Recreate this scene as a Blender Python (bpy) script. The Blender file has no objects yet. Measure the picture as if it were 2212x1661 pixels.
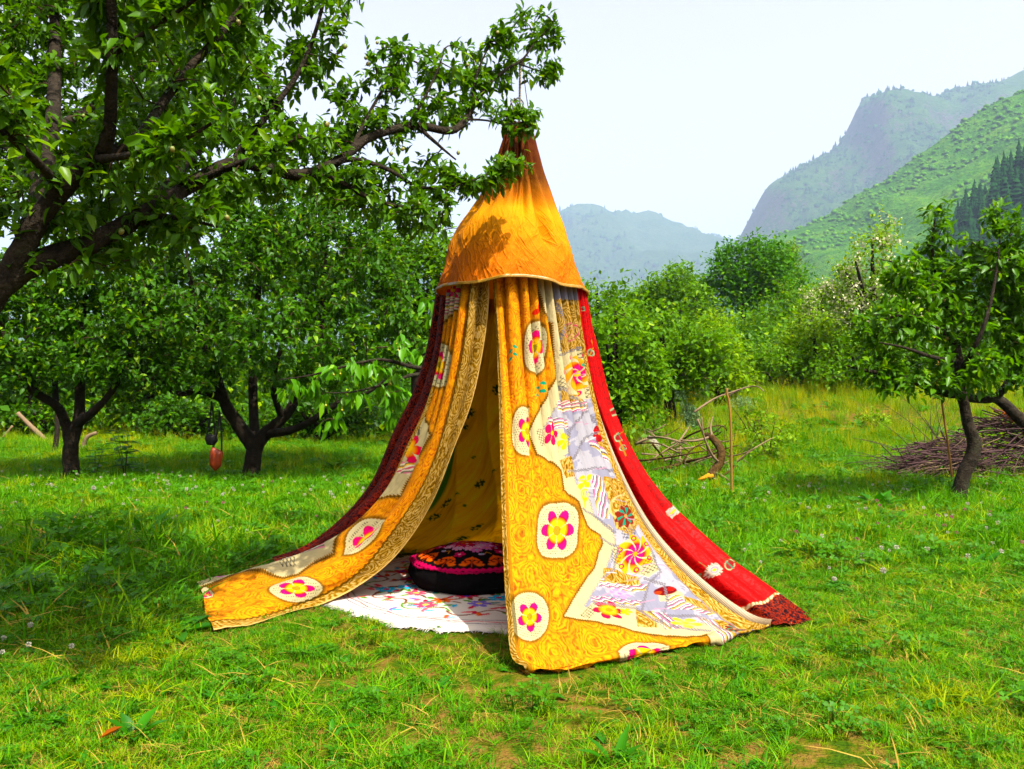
import bpy, math, random
import numpy as np
from mathutils import Matrix, Vector

RNG = np.random.default_rng(11)
random.seed(11)
scene = bpy.context.scene
C = scene.collection
rad = math.radians

# ------------------------------------------------------------------ camera
F, CX, CY, EYE = 1840.0, 1106.0, 830.5, 1.3     # photograph measured at 2212 px wide, level camera
cam_data = bpy.data.cameras.new("camera")
cam = bpy.data.objects.new("camera", cam_data)
C.objects.link(cam)
cam.location = (0, 0, EYE)
cam.rotation_euler = (rad(90), 0, 0)
cam_data.sensor_width = 36.0
cam_data.lens = 36.0 * F / 2212.0
cam_data.clip_start = 0.05
cam_data.clip_end = 30000
scene.camera = cam

# ------------------------------------------------------------------ sky, sun, exposure
SUN_EL, SUN_AZ = 58.0, 143.0                     # azimuth clockwise from +Y (view direction)
world = bpy.data.worlds.new("World")
scene.world = world
world.use_nodes = True
wn, wl = world.node_tree.nodes, world.node_tree.links
wn.clear()
w_out = wn.new("ShaderNodeOutputWorld")
w_bg = wn.new("ShaderNodeBackground")
w_sky = wn.new("ShaderNodeTexSky")
w_sky.sky_type = 'NISHITA'
w_sky.sun_disc = False
w_sky.sun_elevation = rad(SUN_EL)
w_sky.sun_rotation = rad(SUN_AZ)
w_sky.air_density = 1.0
w_sky.dust_density = 7.0
w_sky.ozone_density = 1.0
w_hs = wn.new("ShaderNodeHueSaturation")          # thin milky veil: the same everywhere
w_hs.inputs['Hue'].default_value = 0.60
w_hs.inputs['Saturation'].default_value = 0.30
w_hs.inputs['Value'].default_value = 0.93
w_bg.inputs['Strength'].default_value = 0.15
wl.new(w_sky.outputs[0], w_hs.inputs['Color'])
wl.new(w_hs.outputs[0], w_bg.inputs['Color'])
wl.new(w_bg.outputs[0], w_out.inputs['Surface'])

sun_data = bpy.data.lights.new("sun", 'SUN')
sun_data.energy = 5.0
sun_data.angle = rad(0.6)
sun_data.color = (1.0, 0.94, 0.82)
sun = bpy.data.objects.new("sun", sun_data)
C.objects.link(sun)
to_sun = Vector((math.sin(rad(SUN_AZ)) * math.cos(rad(SUN_EL)), math.cos(rad(SUN_AZ)) * math.cos(rad(SUN_EL)), math.sin(rad(SUN_EL))))
sun.rotation_euler = to_sun.to_track_quat('Z', 'Y').to_euler()

vs = scene.view_settings
vs.view_transform = 'Standard'
vs.look = 'None'
vs.gamma = 1.0
vs.use_curve_mapping = False
vs.exposure = 1.36
cy = scene.cycles
cy.max_bounces = 5
cy.diffuse_bounces = 1
cy.glossy_bounces = 2
cy.transmission_bounces = 4
cy.transparent_max_bounces = 6
cy.volume_bounces = 0
cy.use_denoising = True
cy.use_adaptive_sampling = True
cy.adaptive_threshold = 0.025
cy.use_light_tree = False
cy.sample_clamp_indirect = 6
scene.render.engine = 'CYCLES'

# ------------------------------------------------------------------ helpers
def at(u, v, d):
    """point seen at photo pixel (u, v) at depth d metres"""
    return np.array([(u - CX) / F * d, d, EYE - (v - CY) / F * d])

def ground_d(v):
    return EYE * F / (v - CY)

def lin(c):
    """sRGB 0-255 triple to linear floats"""
    c = np.asarray(c, float) / 255.0
    return np.where(c <= 0.04045, c / 12.92, ((c + 0.055) / 1.055) ** 2.4)

def lin4(c):
    return tuple(lin(c)) + (1.0,)

def smooth(a, b, x):
    t = np.clip((np.asarray(x, float) - a) / (b - a), 0, 1)
    return t * t * (3 - 2 * t)

def vnoise(x, y, seed=0.0):
    x = np.asarray(x, float); y = np.asarray(y, float)
    xi, yi = np.floor(x), np.floor(y)
    fx, fy = x - xi, y - yi
    fx = fx * fx * (3 - 2 * fx); fy = fy * fy * (3 - 2 * fy)
    def h(a, b):
        s = np.sin(a * 127.1 + b * 311.7 + seed * 74.7) * 43758.5453
        return s - np.floor(s)
    return (h(xi, yi) * (1 - fx) + h(xi + 1, yi) * fx) * (1 - fy) + (h(xi, yi + 1) * (1 - fx) + h(xi + 1, yi + 1) * fx) * fy

def fbm(x, y, seed=0.0, o=4):
    s, a, t = 0.0, 1.0, 0.0
    for k in range(o):
        s = s + a * vnoise(x * 2 ** k, y * 2 ** k, seed + k * 3.1)
        t += a
        a *= 0.5
    return s / t

def gh(x, y):
    """ground height"""
    x = np.asarray(x, float); y = np.asarray(y, float)
    n = 0.05 * (fbm(x * 0.5, y * 0.5, 3) - 0.5) * smooth(6.5, 10, np.hypot(x, y - 5) + 2.5)
    right = 1.12 * smooth(10.5, 24, y) * smooth(-1.5, 3.0, x)
    left = (0.18 * np.exp(-((y - 15.5) / 2.2) ** 2) + 0.30 * smooth(17, 30, y)) * smooth(1.5, -1.5, x)
    bumps = 0.30 * (fbm(x * 0.22, y * 0.22, 9) - 0.5) * smooth(11, 18, y)
    return n + right + left + bumps

def gpt(u, v, dz=0.0):
    """photo pixel on the ground -> world point"""
    d = ground_d(max(v, CY + 20))
    for _ in range(30):
        x = (u - CX) / F * d
        z = float(gh(x, d)) + dz
        d2 = (EYE - z) * F / (v - CY)
        d = d * 0.6 + d2 * 0.4
    return np.array([(u - CX) / F * d, d, float(gh((u - CX) / F * d, d))])

def mesh_obj(name, verts, faces, mat=None, parent=None, smooth_shade=True, attrs=None, uv=None):
    """one mesh object; faces = list of (n,k) index arrays; attrs = {name: (n,) or (n,3)} on points"""
    me = bpy.data.meshes.new(name)
    verts = np.asarray(verts, np.float32)
    if not isinstance(faces, (list, tuple)):
        faces = [faces]
    faces = [np.asarray(f, np.int32) for f in faces if len(f)]
    loops = np.concatenate([f.ravel() for f in faces])
    totals = np.concatenate([np.full(len(f), f.shape[1], np.int32) for f in faces])
    starts = np.concatenate([[0], np.cumsum(totals)[:-1]]).astype(np.int32)
    me.vertices.add(len(verts))
    me.vertices.foreach_set("co", verts.ravel())
    me.loops.add(len(loops))
    me.loops.foreach_set("vertex_index", loops)
    me.polygons.add(len(totals))
    me.polygons.foreach_set("loop_start", starts)
    me.polygons.foreach_set("loop_total", totals)
    me.update(calc_edges=True)
    if smooth_shade:
        me.polygons.foreach_set("use_smooth", np.ones(len(totals), bool))
    if attrs:
        for k, a in attrs.items():
            a = np.asarray(a, np.float32)
            if a.ndim == 1:
                at_ = me.attributes.new(k, 'FLOAT', 'POINT')
                at_.data.foreach_set("value", a)
            else:
                at_ = me.attributes.new(k, 'FLOAT_COLOR', 'POINT')
                if a.shape[1] == 3:
                    a = np.concatenate([a, np.ones((len(a), 1), np.float32)], 1)
                at_.data.foreach_set("color", a.ravel())
    if uv is not None:
        l = me.uv_layers.new(name="UVMap")
        l.data.foreach_set("uv", np.asarray(uv, np.float32)[loops].ravel())
    me.validate()
    o = bpy.data.objects.new(name, me)
    C.objects.link(o)
    if mat:
        me.materials.append(mat)
    if parent:
        o.parent = parent
        o.matrix_parent_inverse = Matrix.Identity(4)
        o.location = -Vector(parent.location)      # meshes are written in world coordinates
    return o

def thing(name, label, cat, loc=(0, 0, 0), group=None):
    o = bpy.data.objects.new(name, None)
    C.objects.link(o)
    o.location = loc
    o.empty_display_size = 0.1
    o['label'] = label
    o['category'] = cat
    if group:
        o['group'] = group
    return o

def tag(o, label=None, cat=None, group=None, kind=None):
    for k, a in (('label', label), ('category', cat), ('group', group), ('kind', kind)):
        if a:
            o[k] = a
    return o

class Geo:
    """collects pieces of one mesh"""
    def __init__(s):
        s.v, s.f, s.a, s.n = [], {}, [], 0
    def add(s, v, faces, a=0.5):
        v = np.asarray(v, float).reshape(-1, 3)
        for f in (faces if isinstance(faces, (list, tuple)) else [faces]):
            f = np.asarray(f)
            s.f.setdefault(f.shape[1], []).append(f + s.n)
        s.v.append(v)
        s.a.append(np.full(len(v), a) if np.isscalar(a) else np.asarray(a))
        s.n += len(v)
    def tube(s, pts, r, seg=6, cap=True, a=0.5, rough=0.0):
        v, f, caps = tube(pts, r, seg, rough)
        s.add(v, [f] + ([caps] if cap else []), a)
    def obj(s, name, mat, parent=None, smooth_shade=True):
        return mesh_obj(name, np.concatenate(s.v), [np.concatenate(x) for x in s.f.values()], mat, parent, smooth_shade, {'rnd': np.concatenate(s.a)})

def tube(pts, r, seg=6, rough=0.0):
    pts = np.asarray(pts, float)
    n = len(pts)
    r = np.broadcast_to(np.asarray(r, float), (n,))
    t = np.gradient(pts, axis=0)
    t /= np.linalg.norm(t, axis=1, keepdims=True) + 1e-9
    ref = np.array([0.31, 0.17, 0.93]) if abs(t[:, 2]).mean() < 0.85 else np.array([0.93, 0.2, 0.1])
    a = np.cross(t, ref); a /= np.linalg.norm(a, axis=1, keepdims=True) + 1e-9
    b = np.cross(t, a)
    th = np.linspace(0, 2 * np.pi, seg, endpoint=False)
    rr = r[:, None] * (1 + rough * (RNG.random((n, seg)) - 0.5))
    ring = pts[:, None] + rr[..., None] * (a[:, None] * np.cos(th)[None, :, None] + b[:, None] * np.sin(th)[None, :, None])
    i, j = np.meshgrid(np.arange(n - 1), np.arange(seg), indexing='ij')
    j2 = (j + 1) % seg
    f = np.stack([i * seg + j, i * seg + j2, (i + 1) * seg + j2, (i + 1) * seg + j], -1).reshape(-1, 4)
    caps = np.array([list(range(seg))[::-1], [(n - 1) * seg + k for k in range(seg)]])
    return ring.reshape(-1, 3), f, caps

def spline(pts, n):
    """Catmull-Rom through pts (k,m), n samples by chord length"""
    P = np.asarray(pts, float)
    d = np.linalg.norm(np.diff(P[:, :3], axis=0), axis=1) ** 0.5 + 1e-6
    t = np.concatenate([[0], np.cumsum(d)])
    x = np.linspace(0, t[-1], n)
    if len(P) == 2:
        return P[0] + (P[1] - P[0]) * (x / t[-1])[:, None]
    m = np.zeros_like(P)
    s = np.diff(P, axis=0) / d[:, None]
    m[1:-1] = (s[:-1] * d[1:, None] + s[1:] * d[:-1, None]) / (d[:-1] + d[1:])[:, None]
    m[0] = s[0] * 1.5 - m[1] * 0.5
    m[-1] = s[-1] * 1.5 - m[-2] * 0.5
    k = np.clip(np.searchsorted(t, x, side='right') - 1, 0, len(d) - 1)
    h = d[k][:, None]
    u = ((x - t[k]) / d[k])[:, None]
    return ((2 * u ** 3 - 3 * u ** 2 + 1) * P[k] + (u ** 3 - 2 * u ** 2 + u) * h * m[k] + (-2 * u ** 3 + 3 * u ** 2) * P[k + 1] + (u ** 3 - u ** 2) * h * m[k + 1])

def grid_faces(nu, nv, close=False):
    i, j = np.meshgrid(np.arange(nu if close else nu - 1), np.arange(nv - 1), indexing='ij')
    i2 = (i + 1) % nu
    return np.stack([i * nv + j, i2 * nv + j, i2 * nv + j + 1, i * nv + j + 1], -1).reshape(-1, 4)

# ------------------------------------------------------------------ materials
class NT:
    """small node-tree writer"""
    def __init__(s, name):
        s.m = bpy.data.materials.new(name)
        s.m.use_nodes = True
        s.t = s.m.node_tree
        s.n, s.l = s.t.nodes, s.t.links
        s.n.clear()
        s.out = s.n.new("ShaderNodeOutputMaterial")
    def node(s, kind, **kw):
        n = s.n.new("ShaderNode" + kind)
        for k, a in kw.items():
            setattr(n, k, a)
        return n
    def put(s, sock, a):
        if hasattr(a, 'is_linked') or isinstance(a, bpy.types.NodeSocket):
            s.l.new(a, sock)
        elif a is not None:
            sock.default_value = a
    def math(s, op, a, b=None, c=None, clamp=False):
        n = s.node("Math", operation=op, use_clamp=clamp)
        s.put(n.inputs[0], a); s.put(n.inputs[1], b)
        if c is not None: s.put(n.inputs[2], c)
        return n.outputs[0]
    def mix(s, f, a, b, mode='MIX'):
        n = s.node("Mix", data_type='RGBA', blend_type=mode)
        s.put(n.inputs[0], f); s.put(n.inputs[6], a); s.put(n.inputs[7], b)
        return n.outputs[2]
    def noise(s, vec, scale, detail=3.0, rough=0.55, dist=0.0, out=0):
        n = s.node("TexNoise")
        s.put(n.inputs['Vector'], vec)
        n.inputs['Scale'].default_value = scale
        n.inputs['Detail'].default_value = detail
        n.inputs['Roughness'].default_value = rough
        n.inputs['Distortion'].default_value = dist
        return n.outputs[out]
    def vor(s, vec, scale, feature='F1', out='Distance', rnd=1.0):
        n = s.node("TexVoronoi", feature=feature)
        s.put(n.inputs['Vector'], vec)
        n.inputs['Scale'].default_value = scale
        n.inputs['Randomness'].default_value = rnd
        return n.outputs[out]
    def ramp(s, f, stops, interp='LINEAR'):
        n = s.node("ValToRGB")
        s.put(n.inputs[0], f)
        cr = n.color_ramp
        cr.interpolation = interp
        while len(cr.elements) < len(stops):
            cr.elements.new(0.5)
        for e, (p, c) in zip(cr.elements, stops):
            e.position = p
            e.color = tuple(c) + (1.0,) if len(c) == 3 else c
        return n.outputs[0]
    def attr(s, name, out='Fac'):
        return s.node("Attribute", attribute_name=name).outputs[out]
    def uv(s):
        return s.node("UVMap").outputs[0]
    def pos(s):
        return s.node("NewGeometry").outputs['Position']
    def sep(s, v):
        n = s.node("SeparateXYZ"); s.put(n.inputs[0], v); return n.outputs
    def vmath(s, op, a, b=None):
        n = s.node("VectorMath", operation=op)
        s.put(n.inputs[0], a)
        if op == 'SCALE': s.put(n.inputs['Scale'], b)
        else: s.put(n.inputs[1], b)
        return n.outputs[0]
    def bump(s, h, strength=0.3, dist=0.01):
        n = s.node("Bump")
        n.inputs['Strength'].default_value = strength
        n.inputs['Distance'].default_value = dist
        s.put(n.inputs['Height'], h)
        return n.outputs[0]
    def tone(s, color, val, sat):
        n = s.node("HueSaturation")
        n.inputs['Saturation'].default_value = sat
        n.inputs['Value'].default_value = val * 0.72
        s.put(n.inputs['Color'], color)
        return n.outputs[0]
    def finish(s, color, rough=0.7, spec=0.3, normal=None, transl=0.0, tcol=None, sheen=0.0, val=0.62, sat=1.16):
        color = s.tone(color, val, sat)
        if tcol is not None: tcol = s.tone(tcol, val, sat)
        p = s.node("BsdfPrincipled")
        s.put(p.inputs['Base Color'], color)
        s.put(p.inputs['Roughness'], rough)
        s.put(p.inputs['Specular IOR Level'], spec)
        if sheen: p.inputs['Sheen Weight'].default_value = sheen
        if normal is not None: s.l.new(normal, p.inputs['Normal'])
        sh = p.outputs[0]
        if transl > 0:
            t = s.node("BsdfTranslucent")
            s.put(t.inputs['Color'], tcol if tcol is not None else color)
            if normal is not None: s.l.new(normal, t.inputs['Normal'])
            mx = s.node("MixShader")
            mx.inputs[0].default_value = transl
            s.l.new(sh, mx.inputs[1]); s.l.new(t.outputs[0], mx.inputs[2])
            sh = mx.outputs[0]
        s.l.new(sh, s.out.inputs['Surface'])
        return s.m

def leaf_mat(name, dark, light, tip=None, transl=0.32, rough=0.42, spec=0.45, tboost=1.8):
    k = NT(name)
    r = k.attr('rnd')
    c = k.ramp(r, [(0.0, lin(dark)), (0.75, lin(light)), (1.0, lin(tip if tip else light))])
    n = k.noise(k.pos(), 3.0, 2.0)
    c = k.mix(k.math('MULTIPLY', n, 0.35), c, tuple(lin(light)) + (1,))
    tc = k.mix(1.0, c, (tboost * 1.15, tboost * 1.1, tboost * 0.35, 1), 'MULTIPLY')
    return k.finish(c, rough, spec * 0.5, None, transl, tc, val=0.76, sat=1.15)

def bark_mat(name, a, b, scale=18.0):
    k = NT(name)
    p = k.pos()
    n = k.noise(p, scale, 5.0, 0.65, 0.6)
    v = k.noise(p, scale * 4, 3.0)
    c = k.ramp(n, [(0.3, lin(a)), (0.7, lin(b))])
    lich = k.ramp(k.noise(p, 7.0, 4.0), [(0.58, (0, 0, 0)), (0.66, (1, 1, 1))])
    c = k.mix(k.math('MULTIPLY', lich, 0.5), c, lin4((96, 98, 74)))
    h = k.math('ADD', n, k.math('MULTIPLY', v, 0.5))
    return k.finish(c, 0.9, 0.08, k.bump(h, 1.0, 0.03), val=0.36)

def plain_mat(name, col, rough=0.8, spec=0.2, var=0.25, scale=30.0, transl=0.0, bump=0.3):
    k = NT(name)
    n = k.noise(k.pos(), scale, 4.0)
    d = tuple(lin(col) * (1 - var)) + (1,)
    l = tuple(np.minimum(lin(col) * (1 + var), 0.95)) + (1,)
    c = k.mix(n, d, l)
    return k.finish(c, rough, spec, k.bump(n, bump, 0.004) if bump else None, transl)

M = {}
M['bark'] = bark_mat("apple_bark", (40, 33, 27), (98, 86, 72))
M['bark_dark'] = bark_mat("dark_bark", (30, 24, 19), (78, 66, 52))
M['twig'] = plain_mat("twig_bark", (74, 58, 40), 0.85, 0.15, 0.35, 60)
M['leaf_near'] = leaf_mat("apple_leaf", (40, 78, 2), (80, 126, 4), (140, 172, 20), 0.36, 0.36, 0.28)
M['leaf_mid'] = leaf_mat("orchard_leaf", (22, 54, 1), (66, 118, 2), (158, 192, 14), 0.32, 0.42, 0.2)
M['leaf_right'] = leaf_mat("young_apple_leaf", (36, 80, 2), (86, 138, 4), (150, 186, 14), 0.36, 0.38, 0.26)
M['leaf_far'] = leaf_mat("far_leaf", (42, 88, 2), (100, 150, 3), (162, 192, 10), 0.34, 0.5, 0.15)
M['leaf_yellow'] = leaf_mat("yellow_green_leaf", (72, 120, 2), (130, 170, 4), (176, 198, 12), 0.36, 0.5, 0.15)
M['leaf_walnut'] = leaf_mat("walnut_leaf", (34, 82, 2), (78, 140, 3), (138, 184, 8), 0.32, 0.5, 0.15)
M['leaf_poplar'] = leaf_mat("poplar_leaf", (74, 116, 30), (112, 146, 54), None, 0.25, 0.55, 0.3)
M['leaf_cherry'] = leaf_mat("cherry_leaf", (62, 124, 22), (104, 166, 34), (140, 190, 44), 0.36, 0.4, 0.45)
M['leaf_sage'] = leaf_mat("wormwood_leaf", (96, 132, 92), (142, 170, 128), None, 0.2, 0.8, 0.1, 1.0)
M['blossom'] = plain_mat("locust_blossom", (236, 232, 190), 0.8, 0.1, 0.06, 8, 0.3, 0)
M['weed'] = leaf_mat("weed_leaf", (26, 88, 6), (60, 132, 14), None, 0.3, 0.42, 0.3)
# ------------------------------------------------------------------ ground
def axis_y():
    a = np.concatenate([np.linspace(-30, 2, 30, endpoint=False), np.linspace(2, 32, 200, endpoint=False), 32 * (5200 / 32) ** np.linspace(0, 1, 50)])
    return a
def axis_x():
    h = np.concatenate([np.linspace(0, 18, 90, endpoint=False), 18 * (4200 / 18) ** np.linspace(0, 1, 36)])
    return np.concatenate([-h[:0:-1], h])
gx, gy = axis_x(), axis_y()
GX, GY = np.meshgrid(gx, gy, indexing='ij')
gv = np.stack([GX, GY, gh(GX, GY)], -1).reshape(-1, 3)
k = NT("meadow_soil")
p = k.pos()
n1 = k.noise(p, 0.55, 5.0, 0.6)
n2 = k.noise(p, 9.0, 5.0, 0.65)
n3 = k.noise(p, 60.0, 3.0)
grass_c = k.mix(n3, lin4((46, 84, 10)), lin4((86, 118, 22)))
grass_c = k.mix(k.ramp(n2, [(0.4, (0, 0, 0)), (0.7, (1, 1, 1))]), grass_c, lin4((120, 124, 40)))
soil = k.mix(n3, lin4((128, 98, 58)), lin4((176, 142, 92)))
bare = k.ramp(k.math('ADD', k.math('MULTIPLY', n1, 0.35), k.math('MULTIPLY', n2, 0.65)), [(0.47, (0, 0, 0)), (0.58, (1, 1, 1))])
c = k.mix(bare, grass_c, soil)
M['ground'] = k.finish(c, 0.95, 0.05, k.bump(k.math('ADD', n2, n3), 0.9, 0.03), val=0.55)
ground = mesh_obj("ground", gv, grid_faces(len(gx), len(gy)), M['ground'])
tag(ground, kind='structure')

# trodden path, laid a little above the meadow
pp = np.array([gpt(u, v) for u, v in ((1800, 1075), (1815, 1050), (1845, 1020), (1812, 985), (1795, 955), (1850, 925), (1960, 905))])
pc = spline(pp, 60)
w = 0.08 + 0.04 * np.sin(np.arange(60) * 0.7)
tn = np.gradient(pc, axis=0); nx = np.stack([tn[:, 1], -tn[:, 0]], 1); nx /= np.linalg.norm(nx, axis=1, keepdims=True)
pv = []
for s_ in np.linspace(-1, 1, 7):
    q = pc[:, :2] + nx * (w * s_)[:, None] + 0.02 * RNG.standard_normal((60, 2))
    pv.append(np.column_stack([q, gh(q[:, 0], q[:, 1]) + 0.012 - 0.01 * s_ * s_]))
pv = np.array(pv).reshape(-1, 3)
M['path'] = plain_mat("trodden_soil", (176, 140, 84), 0.95, 0.05, 0.35, 22, 0, 0.6)
tag(mesh_obj("path", pv, grid_faces(7, 60), M['path']), kind='structure')

# ------------------------------------------------------------------ mountains
def hill_mat(name, greens, rock, rock_amt, scale, val=0.9):
    k = NT(name)
    p = k.pos()
    n = k.noise(p, scale, 6.0, 0.62)
    n2 = k.noise(p, scale * 5, 5.0, 0.7)
    mixv = k.math('ADD', k.math('MULTIPLY', n, 0.55), k.math('MULTIPLY', n2, 0.45))
    c = k.ramp(mixv, [(0.3, lin(greens[0])), (0.5, lin(greens[1])), (0.68, lin(greens[2]))])
    geo = k.node("NewGeometry")
    nz = k.sep(geo.outputs['Normal'])[2]
    rk = k.math('ADD', k.math('SUBTRACT', rock_amt, nz), k.math('MULTIPLY', k.math('SUBTRACT', n2, 0.5), 1.3))
    c = k.mix(k.ramp(rk, [(0.02, (0, 0, 0)), (0.16, (1, 1, 1))]), c, k.mix(n2, tuple(lin(rock) * 0.6) + (1,), tuple(lin(rock) * 1.25) + (1,)))
    return k.finish(c, 0.95, 0.05, k.bump(n2, 0.8, 0.6 / scale), val=val)

def ridge(name, line, D, foot, mat, seed, rough=0.10, nx=200, ny=110, base=1.0, power=1.15, cliff=0.0):
    """a mountain: its crest line is read off the photo at distance D; the slope runs down to FOOT*D in front and falls away behind"""
    L = np.array(line, float)
    X = (L[:, 0] - CX) / F * D
    Z = EYE + (CY - L[:, 1]) / F * D
    xs = np.linspace(X[0], X[-1], nx)
    zr = np.interp(xs, X, Z)
    ker = np.ones(3) / 3
    zr = np.convolve(np.pad(zr, 1, 'edge'), ker, 'valid')
    t = np.concatenate([np.linspace(0, 1, int(ny * 0.75), endpoint=False), np.linspace(1, 1.7, ny - int(ny * 0.75))])
    T, XX = np.meshgrid(t, xs)
    ZR = np.repeat(zr[:, None], len(t), 1)
    YY = D * (foot + (1 - foot) * T)
    fan = 0.55 + 0.45 * YY / D
    PX = XX * fan
    prof = np.where(T <= 1, np.clip(T, 0, 1) ** power, 1 - (T - 1) * 0.9)
    if cliff:
        k_ = smooth(0.70, 0.86, T + 0.10 * (fbm(PX / D * 9, YY / D * 9, seed + 5) - 0.5))
        prof = np.where(T <= 1, prof * (1 - cliff * (1 - k_) * smooth(0.25, 0.6, T)), prof)
    H = base + (ZR - base) * prof
    sc = 6.0 / D
    rid = 1 - np.abs(2 * fbm(PX * sc, YY * sc * 0.7, seed, 5) - 1)
    amp = rough * (ZR - base + 0.02 * D) * np.clip(T * 1.6, 0, 1) * np.clip(np.abs(1.0 - T) * 5 + 0.06, 0, 1)
    H = H + amp * (rid - 0.62) * 1.6 + amp * 0.3 * (fbm(PX * sc * 7, YY * sc * 7, seed + 2, 3) - 0.5)
    H = np.where(T < 0.012, H - 1.5, H)
    o = mesh_obj(name, np.stack([PX, YY, H], -1).reshape(-1, 3), grid_faces(nx, len(t))[:, ::-1], mat)
    tag(o, kind='structure')
    return np.stack([PX, YY, H], -1), T

M['hill_far'] = hill_mat("far_mountain_slopes", ((48, 84, 40), (82, 122, 50), (120, 140, 78)), (120, 104, 84), 0.58, 0.012, 0.42)
M['hill_cliff'] = hill_mat("cliff_mountain_slopes", ((40, 78, 40), (78, 118, 48), (112, 146, 64)), (112, 104, 98), 0.64, 0.014, 0.52)
M['hill_green'] = hill_mat("green_hill_slopes", ((30, 92, 6), (80, 142, 10), (124, 168, 24)), (130, 118, 80), 0.42, 0.022, 0.72)
M['hill_forest'] = hill_mat("forest_hill_slopes", ((18, 56, 16), (36, 84, 20), (70, 118, 30)), (92, 84, 62), 0.40, 0.03)

far_g, far_t = ridge("far_mountain", [(-900, 640), (-300, 560), (300, 600), (700, 560), (860, 540), (960, 528), (1080, 505), (1205, 462), (1235, 448), (1262, 455), (1300, 446), (1335, 470), (1380, 464), (1440, 488), (1500, 500), (1590, 516), (1700, 540), (1900, 600), (2300, 680)], 4600, 0.42, M['hill_far'], 4, 0.20)
cliff_g, cliff_t = ridge("cliff_mountain", [(1380, 770), (1480, 690), (1545, 610), (1592, 525), (1618, 476), (1650, 415), (1668, 396), (1720, 368), (1765, 342), (1800, 330), (1832, 285), (1846, 246), (1866, 214), (1900, 204), (1925, 197), (1946, 202), (1954, 194), (1972, 200), (2014, 211), (2060, 196), (2110, 182), (2160, 178), (2212, 152), (2330, 120), (2500, 150), (2800, 240), (3300, 420)], 2700, 0.45, M['hill_cliff'], 21, 0.17, 240, 130, 1.0, 1.0, 0.16)
green_g, green_t = ridge("green_hill", [(1440, 760), (1560, 640), (1640, 545), (1672, 512), (1740, 490), (1790, 468), (1850, 420), (1905, 396), (1960, 352), (2010, 318), (2060, 280), (2080, 262), (2120, 240), (2150, 222), (2212, 200), (2330, 150), (2500, 120), (2800, 180), (3200, 330)], 950, 0.30, M['hill_green'], 33, 0.10)
forest_g, forest_t = ridge("forest_hill", [(1780, 815), (1880, 730), (1950, 640), (2005, 560), (2045, 500), (2085, 450), (2140, 405), (2212, 350), (2330, 260), (2500, 200), (2800, 190), (3200, 300)], 420, 0.28, M['hill_forest'], 47, 0.10)

# ------------------------------------------------------------------ instanced cover (uncountable)
def blob_mesh(name, n, mat, cone=False, leafy=26, seed=0):
    g = np.random.default_rng(seed)
    G = Geo()
    if cone:
        G.tube([(0, 0, -0.1), (0, 0, 0.3)], [0.03, 0.02], 4)
        for q in range(7):
            z0 = 0.10 + q * 0.13
            r = 0.30 * (1 - q / 7.4)
            s_ = 9
            th = np.linspace(0, 2 * np.pi, s_, endpoint=False) + g.random()
            rr = r * (0.7 + 0.5 * g.random(s_))
            v = np.column_stack([rr * np.cos(th), rr * np.sin(th), z0 - 0.05 * g.random(s_)])
            v = np.vstack([v, [0, 0, z0 + 0.20]])
            G.add(v, np.array([[a, (a + 1) % s_, s_] for a in range(s_)]), 0.2 + 0.6 * g.random())
    else:
        for q in range(leafy):
            d = g.standard_normal(3); d /= np.linalg.norm(d)
            d[2] = abs(d[2]) * 0.9
            c_ = d * np.array([0.38, 0.38, 0.5]) + np.array([0, 0, 0.12])
            s_ = 6
            r = 0.15 + 0.1 * g.random()
            th = np.linspace(0, 2 * np.pi, s_, endpoint=False)
            a = np.cross(d, [0.3, 0.2, 0.9]); a /= np.linalg.norm(a); b = np.cross(d, a)
            rr = r * (0.7 + 0.6 * g.random(s_))
            v = c_ + (a * (np.cos(th) * rr)[:, None] + b * (np.sin(th) * rr)[:, None]) - d * 0.05
            v = np.vstack([v, c_ + d * 0.10])
            G.add(v, np.array([[a_, (a_ + 1) % s_, s_] for a_ in range(s_)]), 0.15 + 0.8 * g.random())
    o = G.obj(name, mat, None, False)
    C.objects.unlink(o)
    return o

def proto_collection(name, objs):
    col = bpy.data.collections.new(name)
    for o in objs:
        if o.name in C.objects: C.objects.unlink(o)
        col.objects.link(o)
    return col

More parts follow.
